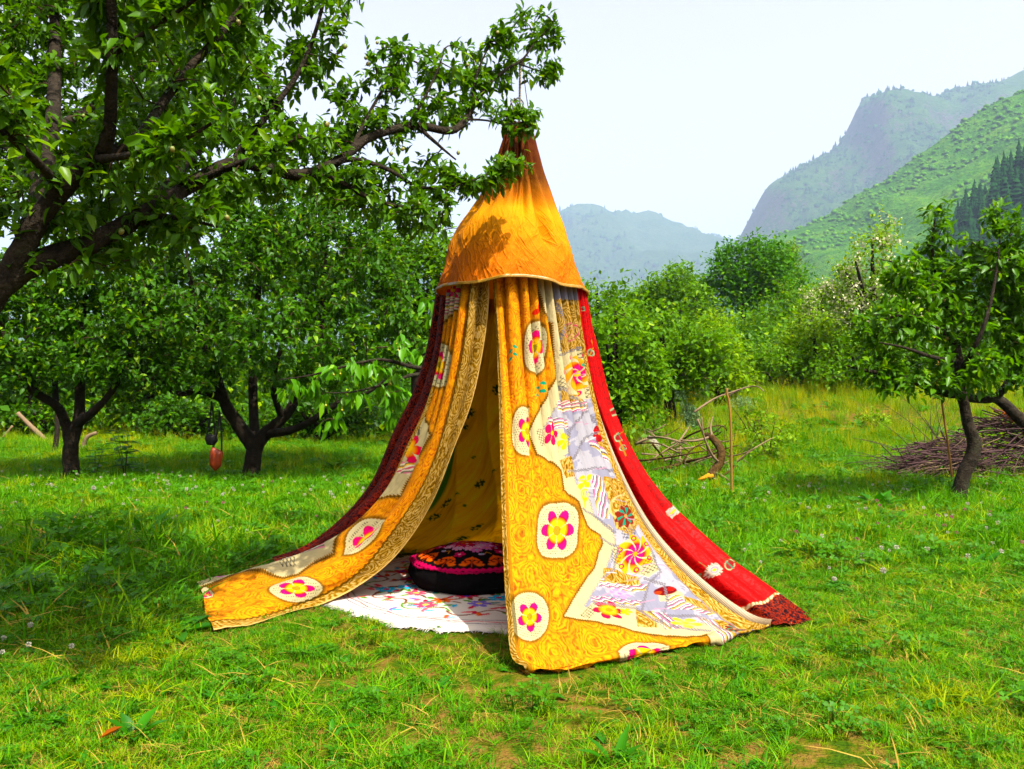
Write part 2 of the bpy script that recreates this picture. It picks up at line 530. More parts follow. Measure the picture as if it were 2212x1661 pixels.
def scatter(name, pts, rot, scl, idx, col, label, cat, kind='stuff'):
    """many uncountable pieces: points instanced by geometry nodes"""
    me = bpy.data.meshes.new(name)
    pts = np.asarray(pts, np.float32)
    me.vertices.add(len(pts))
    me.vertices.foreach_set("co", pts.ravel())
    a = me.attributes.new("rot", 'FLOAT_VECTOR', 'POINT'); a.data.foreach_set("vector", np.asarray(rot, np.float32).ravel())
    a = me.attributes.new("scl", 'FLOAT_VECTOR', 'POINT')
    scl = np.asarray(scl, np.float32)
    if scl.ndim == 1: scl = np.repeat(scl[:, None], 3, 1)
    a.data.foreach_set("vector", scl.ravel())
    a = me.attributes.new("idx", 'INT', 'POINT'); a.data.foreach_set("value", np.asarray(idx, np.int32))
    o = bpy.data.objects.new(name, me)
    C.objects.link(o)
    ng = bpy.data.node_groups.new(name, 'GeometryNodeTree')
    ng.interface.new_socket("Geometry", in_out='INPUT', socket_type='NodeSocketGeometry')
    ng.interface.new_socket("Geometry", in_out='OUTPUT', socket_type='NodeSocketGeometry')
    gi, go = ng.nodes.new("NodeGroupInput"), ng.nodes.new("NodeGroupOutput")
    ip = ng.nodes.new("GeometryNodeInstanceOnPoints")
    ci = ng.nodes.new("GeometryNodeCollectionInfo")
    ci.inputs['Collection'].default_value = col
    ci.inputs['Separate Children'].default_value = True
    ci.inputs['Reset Children'].default_value = True
    def na(n, t):
        q = ng.nodes.new("GeometryNodeInputNamedAttribute"); q.data_type = t; q.inputs['Name'].default_value = n
        return q.outputs['Attribute']
    ng.links.new(gi.outputs[0], ip.inputs['Points'])
    ng.links.new(ci.outputs[0], ip.inputs['Instance'])
    ip.inputs['Pick Instance'].default_value = True
    ng.links.new(na("idx", 'INT'), ip.inputs['Instance Index'])
    ng.links.new(na("rot", 'FLOAT_VECTOR'), ip.inputs['Rotation'])
    ng.links.new(na("scl", 'FLOAT_VECTOR'), ip.inputs['Scale'])
    ng.links.new(ip.outputs[0], go.inputs[0])
    md = o.modifiers.new("scatter", 'NODES')
    md.node_group = ng
    tag(o, label, cat, None, kind)
    return o

M['bush_hill'] = leaf_mat("hill_bush", (36, 96, 8), (90, 150, 16), (128, 170, 28), 0.15, 0.8, 0.1)
M['bush_far'] = leaf_mat("far_wood", (24, 58, 26), (52, 96, 36), None, 0.1, 0.9, 0.05)
M['conifer'] = leaf_mat("conifer_needles", (14, 46, 20), (32, 74, 28), None, 0.1, 0.8, 0.1)
bush_col = proto_collection("hill_bushes", [blob_mesh(f"hill_bush_{q}", 0, M['bush_hill'], False, 22, q) for q in range(3)])
far_col = proto_collection("far_wood_trees", [blob_mesh("far_wood_a", 0, M['bush_far'], False, 18, 5), blob_mesh("far_wood_b", 0, M['conifer'], True, 0, 6)])
con_col = proto_collection("conifers", [blob_mesh(f"conifer_{q}", 0, M['conifer'], True, 0, 10 + q) for q in range(3)])

def hill_cover(name, g, T, n, size, col, ncol, label, lo=0.1, hi=1.02, ridge_n=0, tall=1.0, thr=0.42, fs=9.0, seed=1):
    R_ = np.random.default_rng(seed)
    nx, ny = T.shape
    i = R_.integers(0, nx - 1, n * 3); j = R_.integers(0, ny - 1, n * 3)
    a, b = R_.random(n * 3)[:, None], R_.random(n * 3)[:, None]
    P = g[i, j] * (1 - a) * (1 - b) + g[i + 1, j] * a * (1 - b) + g[i, j + 1] * (1 - a) * b + g[i + 1, j + 1] * a * b
    D = g[..., 1].max()
    dens = fbm(P[:, 0] / D * fs, P[:, 1] / D * fs, seed + 7)
    ok = (T[i, j] > lo) & (T[i, j] < hi) & (dens > thr)
    P = P[ok][:n]
    if ridge_n:
        jr = int(np.argmin(np.abs(T[0] - 1.0)))
        i = R_.integers(0, nx - 1, ridge_n); a = R_.random(ridge_n)[:, None]
        P = np.vstack([P, g[i, jr] * (1 - a) + g[i + 1, jr] * a])
    m = len(P)
    s_ = size * (0.4 + 1.5 * R_.random(m) ** 2.6)
    S = np.column_stack([s_, s_, s_ * tall * (0.8 + 0.4 * R_.random(m))])
    scatter(name, P, np.column_stack([np.zeros(m), np.zeros(m), R_.random(m) * 6.28]), S, R_.integers(0, ncol, m), col, label, "forest")

hill_cover("green_hill_bushes", green_g, green_t, 8000, 4.2, bush_col, 3, "bright green scrub covering the middle hillside", 0.15, 1.02, 200, 0.8, 0.47, 14, 2)
hill_cover("forest_hill_conifers", forest_g, forest_t, 6500, 6.5, con_col, 3, "dark green conifers covering the nearest slope", 0.1, 1.05, 160, 1.15, 0.36, 8, 3)
hill_cover("cliff_mountain_wood", cliff_g, cliff_t, 9000, 10.5, far_col, 2, "hazy woodland on the cliff mountain", 0.2, 1.02, 240, 1.0, 0.48, 12, 4)
hill_cover("far_mountain_wood", far_g, far_t, 9000, 17, far_col, 2, "hazy woodland on the distant mountain", 0.2, 1.02, 420, 1.0, 0.47, 9, 5)

# ------------------------------------------------------------------ haze: one closed box of pale air
def haze_box(x0, x1, y0, y1, z0, z1, density):
    v = np.array([(x, y, z) for x in (x0, x1) for y in (y0, y1) for z in (z0, z1)], float)
    f = np.array([[0, 1, 3, 2], [4, 6, 7, 5], [0, 4, 5, 1], [2, 3, 7, 6], [0, 2, 6, 4], [1, 5, 7, 3]])
    m = bpy.data.materials.new("haze_air")
    m.use_nodes = True
    m.node_tree.nodes.clear()
    o_ = m.node_tree.nodes.new("ShaderNodeOutputMaterial")
    pv_ = m.node_tree.nodes.new("ShaderNodeVolumePrincipled")
    pv_.inputs['Color'].default_value = (0.52, 0.69, 1.0, 1)
    pv_.inputs['Density'].default_value = density
    pv_.inputs['Anisotropy'].default_value = 0.0
    m.node_tree.links.new(pv_.outputs[0], o_.inputs['Volume'])
    o = mesh_obj("haze", v, f, m, None, False)
    tag(o, "pale blue haze filling the valley air", "haze", None, 'stuff')
haze_box(-8000, 8000, -300, 7000, -40, 1180, 1.6e-4)
# ------------------------------------------------------------------ cloth prints
class Print:
    """cloth print kept as point colours; px, py = place on the cloth in print units"""
    def __init__(s, px, py, base):
        s.x, s.y = np.asarray(px, float).ravel(), np.asarray(py, float).ravel()
        s.n = len(s.x)
        s.c = np.tile(lin(base), (s.n, 1))
        s.m = np.zeros((s.n, 3))           # red: yellow roses, green: brown swirls, blue: leaf damask
    def box(s, x0, x1, y0, y1):
        return np.nonzero((s.x >= x0) & (s.x <= x1) & (s.y >= y0) & (s.y <= y1))[0]
    def paint(s, i, w, col=None, m=None):
        w = np.clip(np.broadcast_to(np.asarray(w, float), (len(i),)), 0, 1)[:, None]
        if col is not None:
            col = lin(col) if np.ndim(col) == 1 else col
            s.c[i] = s.c[i] * (1 - w) + col * w
        s.m[i] = s.m[i] * (1 - w) + (np.zeros(3) if m is None else np.asarray(m, float)) * w
    def inside(s, i, poly):
        P = np.asarray(poly, float)
        x, y = s.x[i], s.y[i]
        r = np.zeros(len(i), bool)
        for a in range(len(P)):
            x1, y1 = P[a]; x2, y2 = P[a - 1]
            if y1 == y2: continue
            c_ = ((y1 > y) != (y2 > y)) & (x < (x2 - x1) * (y - y1) / (y2 - y1) + x1)
            r ^= c_
        return r
    def poly(s, P, col=None, m=None):
        P = np.asarray(P, float)
        i = s.box(P[:, 0].min(), P[:, 0].max(), P[:, 1].min(), P[:, 1].max())
        i = i[s.inside(i, P)]
        s.paint(i, 1, col, m)
        return i
    def dist(s, i, line):
        """distance to a polyline and the arc length of the nearest point"""
        P = np.asarray(line, float)
        best = np.full(len(i), 1e9); arc = np.zeros(len(i)); acc = 0.0
        q = np.column_stack([s.x[i], s.y[i]])
        for a, b in zip(P[:-1], P[1:]):
            d = b - a; L = np.hypot(*d)
            t = np.clip(((q - a) @ d) / (L * L + 1e-9), 0, 1)
            e = np.hypot(*(q - a - t[:, None] * d).T)
            k_ = e < best
            best[k_] = e[k_]; arc[k_] = acc + t[k_] * L
            acc += L
        return best, arc
    def line(s, L, w, col, wav=0.0, freq=1.0):
        L = np.asarray(L, float)
        i = s.box(L[:, 0].min() - w - wav, L[:, 0].max() + w + wav, L[:, 1].min() - w - wav, L[:, 1].max() + w + wav)
        if not len(i): return
        d, a = s.dist(i, L)
        if wav: d = np.abs(d - wav * (0.5 + 0.5 * np.sin(a * freq)))
        s.paint(i, np.clip((w - d) / (0.5 * w + 1e-6), 0, 1), col)
    def ell(s, cx, cy, rx, ry, rot=0.0):
        R_ = max(rx, ry) * 1.4
        i = s.box(cx - R_, cx + R_, cy - R_, cy + R_)
        c_, n_ = math.cos(rot), math.sin(rot)
        dx, dy = s.x[i] - cx, s.y[i] - cy
        return i, (dx * c_ + dy * n_) / rx, (-dx * n_ + dy * c_) / ry
    def disc(s, cx, cy, rx, ry, col, rot=0.0, soft=0.12, m=None):
        i, a, b = s.ell(cx, cy, rx, ry, rot)
        s.paint(i, (1 - np.hypot(a, b)) / soft, col, m)
    def flower(s, cx, cy, rx, ry, n=6, inner=(250, 200, 20), outer=(226, 30, 110), rot=0.0, core=(214, 190, 40), gap=0.30, twist=0.0, ph=0.0, core_r=0.2):
        i, a, b = s.ell(cx, cy, rx, ry, rot)
        r = np.hypot(a, b); th = np.arctan2(b, a) + twist * r + ph
        pet = np.abs(np.cos(n * th / 2)) ** 0.6
        lim = 0.35 + 0.65 * pet
        w = np.where(r < lim, 1.0, 0) * (pet > gap)
        f = smooth(0.35, 0.75, r)[:, None]
        s.paint(i, w, lin(inner) * (1 - f) + lin(outer) * f)
        k_ = (r < core_r)
        s.paint(i[k_], 0.9, core)
    def stripes(s, P, ang, period, cols, wob=0.6):
        P = np.asarray(P, float)
        i = s.box(P[:, 0].min(), P[:, 0].max(), P[:, 1].min(), P[:, 1].max())
        i = i[s.inside(i, P)]
        t = s.x[i] * math.cos(ang) + s.y[i] * math.sin(ang) + wob * np.sin(0.25 * (s.x[i] - s.y[i]))
        k_ = np.floor(t / period).astype(int) % len(cols)
        s.paint(i, 0.72, np.array([lin(c_) for c_ in cols])[k_])
    def hatch(s, P, step, col=(40, 38, 40), ang=0.5):
        P = np.asarray(P, float)
        i = s.box(P[:, 0].min(), P[:, 0].max(), P[:, 1].min(), P[:, 1].max())
        i = i[s.inside(i, P)]
        t = s.x[i] * math.cos(ang) + s.y[i] * math.sin(ang); q = -s.x[i] * math.sin(ang) + s.y[i] * math.cos(ang)
        k_ = (np.abs((t / step) % 1 - 0.5) < 0.11) | (np.abs((q / step) % 1 - 0.5) < 0.11)
        s.paint(i[k_], 0.85, col)
    def medallion(s, cx, cy, rx, ry, rot=0.0, fl=6, clip=None, sq=2.6, fr=0.66, ph=0.0):
        i, a, b = s.ell(cx, cy, rx, ry, rot)
        if clip is not None:
            kk = clip(s.x[i], s.y[i]); i, a, b = i[kk], a[kk], b[kk]
        th = np.arctan2(b, a)
        r = (np.abs(a) ** sq + np.abs(b) ** sq) ** (1 / sq)
        teeth = 0.035 * (np.abs((th * 9) % 1 - 0.5) * 2)
        s.paint(i, np.clip((1.22 - r) / 0.2, 0, 0.85), (62, 50, 14))
        s.paint(i, np.where(r < 1.0 - teeth, 1, 0), (202, 188, 148))
        dots = ((np.abs((a * rx / 5.2 + 0.5 * (np.floor(b * ry / 5.2) % 2)) % 1 - 0.5) < 0.2) & (np.abs((b * ry / 5.2) % 1 - 0.5) < 0.2))
        k_ = (r < 0.88) & dots
        s.paint(i[k_], 0.75, (70, 62, 50))
        x0, y0 = s.x, s.y
        j0 = s.c.copy() if clip is not None else None
        m0 = s.m.copy() if clip is not None else None
        s.flower(cx, cy, rx * fr, ry * fr, fl, (246, 196, 24), (226, 36, 112), rot, (150, 130, 70), 0.34, 0.0, ph, 0.24)
        if clip is not None:
            bad = ~clip(s.x, s.y)
            s.c[bad] = j0[bad]; s.m[bad] = m0[bad]
    def rosette(s, cx, cy, rx, ry, a=(122, 34, 14), b=(20, 130, 104)):
        i, p, q = s.ell(cx, cy, rx, ry)
        r = np.hypot(p, q); th = np.arctan2(q, p)
        lim = 0.85 + 0.12 * np.cos(th * 9)
        k_ = r < lim
        n_ = vnoise(s.x[i] * 1.3, s.y[i] * 1.3, 5)
        s.paint(i[k_], 1, lin(a) * (0.5 + 1.0 * n_[k_][:, None]))
        k_ = (r < 0.72) & (r > 0.2) & (np.cos(th * 6 + 3 * r) > 0.45)
        s.paint(i[k_], 1, b)
        s.paint(i[r < 0.16], 1, (226, 150, 110))

g0 = np.random.default_rng(9)
YEL, CREAM, LAV = (236, 156, 8), (198, 182, 142), (142, 139, 154)
STR = [(240, 228, 196), (60, 40, 46), (236, 176, 40), (244, 232, 206), (208, 52, 120), (244, 234, 210), (48, 40, 44), (226, 120, 160)]

def cloth_material(name):
    k = NT(name)
    uv = k.uv()
    pr = k.attr('print', 'Color')
    ms = k.node("SeparateColor"); k.put(ms.inputs[0], k.attr('mask', 'Color'))
    # printed roses: warped rings round scattered centres
    warp = k.vmath('SUBTRACT', k.noise(uv, 9.0, 3.0, 0.6, 0, 1), (0.5, 0.5, 0.5))
    uvw = k.vmath('ADD', uv, k.vmath('SCALE', warp, 0.085))
    d = k.vor(uvw, 7.0, 'F1', 'Distance')
    ring = k.math('SINE', k.math('MULTIPLY', k.math('ADD', d, k.math('MULTIPLY', k.noise(uvw, 26.0, 2.0), 0.16)), 48.0))
    flow = k.noise(uvw, 14.0, 4.0, 0.7, 2.2)
    roses = k.ramp(k.math('ADD', k.math('MULTIPLY', ring, 0.16), flow), [(0.20, lin((150, 74, 2))), (0.32, lin((214, 106, 2))), (0.45, lin((236, 138, 2))), (0.70, lin((246, 164, 6)))])
    eye = k.ramp(d, [(0.06, (1, 1, 1)), (0.16, (0, 0, 0))])
    roses = k.mix(k.math('MULTIPLY', eye, 0.75), roses, lin4((104, 52, 4)))
    edge = k.ramp(k.vor(uvw, 7.0, 'DISTANCE_TO_EDGE'), [(0.02, (1, 1, 1)), (0.10, (0, 0, 0))])
    roses = k.mix(k.math('MULTIPLY', edge, 0.35), roses, lin4((150, 80, 6)))
    brown = k.ramp(k.math('ADD', k.math('MULTIPLY', ring, 0.24), flow), [(0.20, lin((112, 78, 28))), (0.38, lin((152, 112, 52))), (0.58, lin((180, 142, 82))), (0.75, lin((202, 172, 118)))])
    leaf = k.ramp(k.noise(uvw, 34.0, 3.0, 0.6, 3.4), [(0.47, lin((34, 6, 14))), (0.53, lin((150, 44, 24)))])
    c = k.mix(ms.outputs[0], pr, roses)
    c = k.mix(ms.outputs[1], c, brown)
    c = k.mix(ms.outputs[2], c, leaf)
    weave = k.noise(uv, 240.0, 2.0)
    crease = k.noise(uv, 5.0, 5.0, 0.6, 1.4)
    fine = k.noise(k.vmath('MULTIPLY', uv, (34.0, 9.0, 1.0)), 1.0, 4.0, 0.65, 0.8)
    nrm = k.bump(k.math('ADD', k.math('ADD', k.math('MULTIPLY', weave, 0.12), k.math('MULTIPLY', fine, 0.5)), crease), 0.6, 0.02)
    return k.finish(c, 0.8, 0.06, nrm, 0.16, None, 0, val=0.78, sat=1.18)
M['cloth'] = cloth_material("printed_bed_cover")

def red_material():
    k = NT("red_damask")
    uv = k.uv()
    pr = k.attr('print', 'Color')
    ms = k.node("SeparateColor"); k.put(ms.inputs[0], k.attr('mask', 'Color'))
    n = k.noise(uv, 18.0, 3.0, 0.6, 3.4)
    dam = k.ramp(n, [(0.45, lin((160, 0, 1))), (0.55, lin((212, 5, 4)))])
    leaf = k.ramp(k.noise(uv, 24.0, 3.0, 0.6, 3.2), [(0.47, lin((30, 6, 16))), (0.53, lin((150, 46, 26)))])
    c = k.mix(ms.outputs[0], pr, dam)
    c = k.mix(ms.outputs[2], c, leaf)
    rgh = k.ramp(n, [(0.46, (0.5, 0.5, 0.5)), (0.54, (0.7, 0.7, 0.7))])
    crease = k.noise(uv, 5.0, 5.0, 0.6, 1.2)
    return k.finish(c, rgh, 0.05, k.bump(k.math('ADD', crease, k.math('MULTIPLY', n, 0.1)), 0.35, 0.02), 0.16, val=0.70)
M['red'] = red_material()

def lining_material():
    k = NT("flowered_lining")
    uv = k.uv()
    pr = k.attr('print', 'Color')
    ms = k.node("SeparateColor"); k.put(ms.inputs[0], k.attr('mask', 'Color'))
    st = k.noise(k.vmath('MULTIPLY', uv, (30.0, 3.0, 1.0)), 1.0, 4.0)
    base = k.ramp(k.math('ADD', k.math('MULTIPLY', st, 0.5), k.math('MULTIPLY', k.noise(uv, 3.0, 4.0), 0.5)), [(0.35, lin((128, 80, 14))), (0.5, lin((172, 112, 24))), (0.66, lin((166, 138, 44)))])
    c = k.mix(ms.outputs[0], pr, base)
    return k.finish(c, 0.85, 0.1, k.bump(k.noise(k.vmath('MULTIPLY', uv, (9.0, 2.0, 1.0)), 1.0, 4.0), 0.5, 0.03), 0.45, val=1.05)
M['lining'] = lining_material()

# ------------------------------------------------------------------ the fabric tent
TENT = (0.05, 5.3, 0.0)
tent = thing("fabric_tent", "teepee of embroidered yellow, red and orange fabrics hung from an apple branch", "tent", TENT)

def px_rail(pts):
    return np.array([at(*q) for q in pts])

def sheet(rails, nu, nv, t=None):
    """loft rails (top to bottom) into a smooth sheet; returns the flat sheet, its normals, u and v"""
    R_ = np.array([spline(r, nv) for r in rails])            # (k, nv, 3)
    w_ = np.linalg.norm(np.diff(R_.mean(1), axis=0), axis=1)
    if t is None:
        t = np.concatenate([[0], np.cumsum(w_)]); t /= t[-1]
    t = np.asarray(t, float)
    x = np.linspace(0, 1, nu)
    P = np.empty((nu, nv, 3))
    m = np.gradient(R_, t, axis=0)
    k_ = np.clip(np.searchsorted(t, x, side='right') - 1, 0, len(t) - 2)
    h = (t[k_ + 1] - t[k_])[:, None, None]
    u = ((x - t[k_]) / (t[k_ + 1] - t[k_]))[:, None, None]
    P = ((2 * u ** 3 - 3 * u ** 2 + 1) * R_[k_] + (u ** 3 - 2 * u ** 2 + u) * h * m[k_] + (-2 * u ** 3 + 3 * u ** 2) * R_[k_ + 1] + (u ** 3 - u ** 2) * h * m[k_ + 1])
    N = np.cross(np.gradient(P, axis=0), np.gradient(P, axis=1))
    N /= np.linalg.norm(N, axis=2, keepdims=True) + 1e-9
    N *= np.sign((N * (np.array([0, 0, 1.2]) - P)).sum(2).mean())   # towards the outside seen from in front
    U, V = np.meshgrid(x, np.linspace(0, 1, nv), indexing='ij')
    return P, N, U, V

def to_px(P):
    return CX + P[..., 0] / P[..., 1] * F, CY + (EYE - P[..., 2]) / P[..., 1] * F

def metric_uv(P):
    a = np.concatenate([np.zeros((1, P.shape[1])), np.cumsum(np.linalg.norm(np.diff(P, axis=0), axis=2), 0)], 0)
    b = np.concatenate([np.zeros((P.shape[0], 1)), np.cumsum(np.linalg.norm(np.diff(P, axis=1), axis=2), 1)], 1)
    return a, b

def pleat(x):
    """rounded ridge, narrow valley: -1..1"""
    return 2 * np.abs(np.sin(np.pi * x)) ** 0.7 - 1

# --- right front panel
NU, NV = 330, 800
rails = [px_rail(r) for r in (
    [(1064, 596, 4.97), (1071, 700, 4.90), (1077, 850, 4.72), (1081, 1000, 4.50), (1087, 1200, 4.20), (1096, 1340, 3.985), (1108, 1425, 3.85), (1134, 1462, 3.80)],
    [(1110, 586, 4.93), (1118, 700, 4.88), (1128, 850, 4.72), (1140, 1000, 4.50), (1160, 1200, 4.20), (1178, 1340, 3.98), (1194, 1425, 3.87), (1206, 1461, 3.80)],
    [(1165, 596, 4.98), (1175, 700, 4.94), (1195, 850, 4.80), (1225, 1000, 4.60), (1280, 1200, 4.33), (1335, 1330, 4.15), (1385, 1400, 4.06), (1404, 1417, 4.06)],
    [(1210, 608, 5.08), (1225, 700, 5.05), (1255, 850, 4.95), (1300, 1000, 4.80), (1380, 1180, 4.60), (1470, 1300, 4.42), (1540, 1372, 4.34), (1566, 1390, 4.27)],
    [(1237, 620, 5.15), (1250, 720, 5.13), (1280, 860, 5.07), (1330, 1000, 4.97), (1410, 1150, 4.83), (1520, 1265, 4.68), (1622, 1336, 4.60), (1668, 1362, 4.50)])]
for r in rails:                                                # the hem turns under on the grass
    r[-1, 2] = max(r[-1, 2], 0.035)
rails = [np.vstack([r, r[-1] + [-0.01, 0.03, -0.030], r[-1] + [-0.03, 0.12, -0.033]]) for r in rails]
SEAM = rails[-1].copy()
P0, N0, U, V = sheet(rails, NU, NV)
ua, va = metric_uv(P0)
PX, PY = to_px(P0)
amp = 0.032 * (1 - smooth(0.0, 0.55, V)) + 0.004
wob = 0.10 * np.sin(2 * np.pi * (V * 1.3 + U * 0.7))
f = amp * pleat(U * 9.5 + wob + 0.5 * fbm(U * 3, V * 2, 2))
f += 0.022 * smooth(0.25, 0.7, V) * (1 - smooth(0.86, 0.97, V)) * np.sin(2 * np.pi * (U * 2.6 + 0.25 * V + 0.1)) * 0.8
f += 0.010 * smooth(0.3, 0.8, V) * (fbm(U * 9 + V * 3, V * 7 - U * 3, 8) - 0.5) * 2
f += 0.006 * (fbm(U * 26, V * 5, 12, 3) - 0.5) * (1 - smooth(0.9, 1, V))
f *= smooth(0, 0.02, U) * 0.9 + 0.1
f += 0.020 * smooth(0.80, 0.92, V) * (1 - smooth(0.965, 0.99, V)) * (fbm(U * 13, V * 20, 14, 3) - 0.5) * 2
P = P0 + N0 * f[..., None]
hw = smooth(0.88, 0.96, V) * 0.022
P[..., 1] += hw * (fbm(U * 16, V * 0, 15, 3) - 0.5) * 2
P[..., 2] += hw * 0.7 * (fbm(U * 22 + 5, V * 0, 16, 2)) * (1 - smooth(0.97, 0.99, V))

pr = Print(PX, PY, YEL)
pr.m[:] = (1, 0, 0)
ALL = np.arange(pr.n)
uu, vv = U.ravel(), V.ravel()
EDGE = [(1159, 560), (1160, 614), (1172, 677), (1190, 700), (1194, 735), (1203, 809), (1176, 868), (1157, 903), (1144, 932), (1161, 981), (1192, 997), (1211, 1018), (1217, 1059), (1249, 1085), (1257, 1110), (1268, 1136), (1301, 1154), (1306, 1172), (1293, 1198), (1282, 1231), (1264, 1253), (1242, 1290), (1220, 1330), (1253, 1337), (1304, 1348), (1356, 1357), (1429, 1367), (1484, 1376), (1528, 1379), (1537, 1396), (1537, 1440)]
ins = pr.inside(ALL, EDGE + [(1800, 1440), (1800, 560)])
d, arc = pr.dist(ALL, EDGE)
sd = np.where(ins, d, -d) + 2.2 * (np.abs((arc / 5.0) % 1 - 0.5) * 2 - 0.5)
pr.paint(ALL, np.clip(1 - np.abs(sd + 2) / 9, 0, 1) * (sd < 0.5), (58, 46, 10))
k_ = ALL[sd > 0]
pr.paint(k_, 1, CREAM)
k_ = ALL[sd > 27]
pr.paint(k_, 1, LAV)
n_ = fbm(pr.x * 0.03, pr.y * 0.03, 4)
k_ = ALL[(sd > 27) & (n_ > 0.5)]
pr.paint(k_, 0.5, (186, 180, 180))
k_ = ALL[np.abs(sd - 26 - 1.6 * np.sin(arc * 0.9)) < 1.3]
pr.paint(k_, 0.7, (120, 112, 116))
BR = (0, 1, 0)
pr.poly([(1196, 648), (1244, 650), (1250, 770), (1212, 764), (1199, 700)], None, BR)
for r_ in (15, 10, 5):
    i, a, b = pr.ell(1227, 719, r_, r_ * 1.35)
    q = np.hypot(a, b)
    pr.paint(i, np.clip(1 - np.abs(q - 0.9) / 0.12, 0, 1), (206, 60, 96) if r_ != 10 else (226, 186, 90))
pr.poly([(1207, 770), (1254, 752), (1285, 860), (1232, 868), (1206, 830)], CREAM)
pr.hatch([(1236, 752), (1256, 745), (1262, 775), (1240, 780)], 6)
pr.hatch([(1208, 812), (1226, 832), (1228, 858), (1206, 840)], 6, ang=0.7)
pr.hatch([(1262, 838), (1284, 830), (1290, 858), (1262, 862)], 6)
pr.flower(1244, 809, 25, 40, 7, (206, 30, 110), (232, 150, 20), 0, (250, 190, 30), 0.5, 1.6, 0.3, 0.14)
for q in range(7):
    t_ = q * 0.9 + 0.5
    pr.disc(1244 + 28 * math.cos(t_), 809 + 42 * math.sin(t_), 4, 6, (206, 40, 100))
    pr.disc(1244 + 28 * math.cos(t_), 809 + 42 * math.sin(t_), 2, 3, (240, 180, 40))
pr.disc(1258, 790, 8, 7, (10, 148, 112), 0.5); pr.disc(1264, 800, 6, 5, (10, 148, 112), -0.5)
pr.poly([(1212, 842), (1254, 862), (1262, 880), (1214, 876)], None, BR)
pr.stripes([(1200, 866), (1262, 868), (1266, 888), (1202, 890)], 1.45, 2.6, STR)
pr.stripes([(1180, 902), (1224, 906), (1228, 928), (1186, 922)], 1.6, 2.6, STR)
pr.poly([(1160, 930), (1186, 924), (1214, 930), (1226, 980), (1206, 990), (1180, 978)], CREAM)
pr.hatch([(1156, 930), (1176, 926), (1180, 962), (1168, 966)], 5.5, ang=0.2)
pr.flower(1190, 938, 14, 27, 5, (222, 40, 84), (214, 24, 80), 0, (244, 180, 40), 0.3)
pr.flower(1218, 954, 15, 20, 5, (226, 190, 60), (196, 176, 60), 0.4, (238, 214, 120), 0.4)
pr.poly([(1206, 996), (1236, 984), (1240, 1030), (1222, 1034)], None, BR)
pr.rosette(1291, 938, 15, 20, (150, 16, 22), (196, 40, 40))
pr.stripes([(1262, 946), (1300, 960), (1340, 1006), (1312, 1000)], 2.2, 2.6, STR)
pr.poly([(1288, 956), (1312, 954), (1324, 980), (1306, 976)], None, BR)
pr.flower(1264, 1040, 15, 22, 4, (222, 206, 96), (214, 196, 70), 0.78, (206, 186, 60), 0.5)
pr.disc(1264, 1068, 9, 16, (220, 204, 92)); pr.disc(1264, 1066, 5, 10, LAV)
pr.line([(1264, 1040), (1264, 1096)], 2.2, (218, 200, 84))
pr.stripes([(1278, 1026), (1300, 1030), (1318, 1120), (1296, 1112)], 0.1, 2.8, STR)
pr.poly([(1302, 1030), (1336, 1036), (1378, 1130), (1360, 1160), (1330, 1140), (1316, 1090)], None, BR)
i, a, b = pr.ell(1344, 1096, 32, 30)
pr.paint(i, np.clip(1 - np.abs(np.hypot(a, b) - 0.85) / 0.08, 0, 1), (228, 192, 110))
pr.rosette(1348, 1117, 23, 27)
pr.hatch([(1340, 1148), (1372, 1134), (1366, 1166), (1346, 1166)], 6, ang=0.3)
pr.poly([(1330, 1180), (1366, 1160), (1402, 1190), (1420, 1236), (1400, 1248), (1330, 1222)], CREAM)
pr.flower(1370, 1198, 36, 42, 8, (208, 30, 106), (240, 160, 20), 0, (236, 150, 40), 0.5, 0.9, 0.2, 0.12)
for q in range(6):
    t_ = q * 1.05 + 0.35
    pr.disc(1370 + 30 * math.cos(t_), 1198 + 33 * math.sin(t_), 5.5, 5.5, (208, 40, 100))
    pr.disc(1370 + 30 * math.cos(t_), 1198 + 33 * math.sin(t_), 3, 3, (244, 180, 30))
pr.hatch([(1326, 1180), (1344, 1186), (1346, 1216), (1322, 1212)], 6)
pr.hatch([(1386, 1216), (1412, 1200), (1418, 1236), (1384, 1246)], 6)
pr.poly([(1304, 1226), (1330, 1224), (1378, 1244), (1386, 1262), (1300, 1256)], None, BR)
pr.stripes([(1294, 1250), (1330, 1256), (1400, 1262), (1396, 1274), (1290, 1270)], 1.5, 2.5, STR, 2.0)
pr.flower(1341, 1280, 26, 11, 6, (236, 170, 206), (226, 150, 196), 0.1, (216, 130, 180), 0.35)
pr.stripes([(1276, 1290), (1330, 1292), (1392, 1292), (1386, 1304), (1274, 1302)], 1.55, 2.3, STR, 2.0)
pr.poly([(1256, 1330), (1276, 1304), (1380, 1306), (1372, 1346), (1330, 1344)], CREAM)
pr.hatch([(1252, 1330), (1274, 1308), (1282, 1330), (1270, 1338)], 5, ang=0.7)
pr.flower(1313, 1320, 38, 19, 6, (250, 166, 34), (226, 40, 78), 0.2, (240, 130, 30), 0.22, 0.5)
pr.flower(1354, 1319, 16, 8, 5, (236, 206, 70), (214, 176, 50), 0, (220, 190, 60), 0.35)
pr.poly([(1376, 1312), (1414, 1318), (1424, 1352), (1380, 1350)], None, BR)
pr.stripes([(1402, 1318), (1434, 1324), (1476, 1360), (1440, 1358)], 2.3, 2.6, STR)
pr.poly([(1420, 1280), (1470, 1284), (1476, 1300), (1424, 1300)], CREAM)
pr.disc(1434, 1280, 24, 9, (112, 14, 16), 0.05); pr.disc(1444, 1278, 9, 4, (206, 36, 30)); pr.disc(1420, 1282, 8, 4, (170, 60, 30))
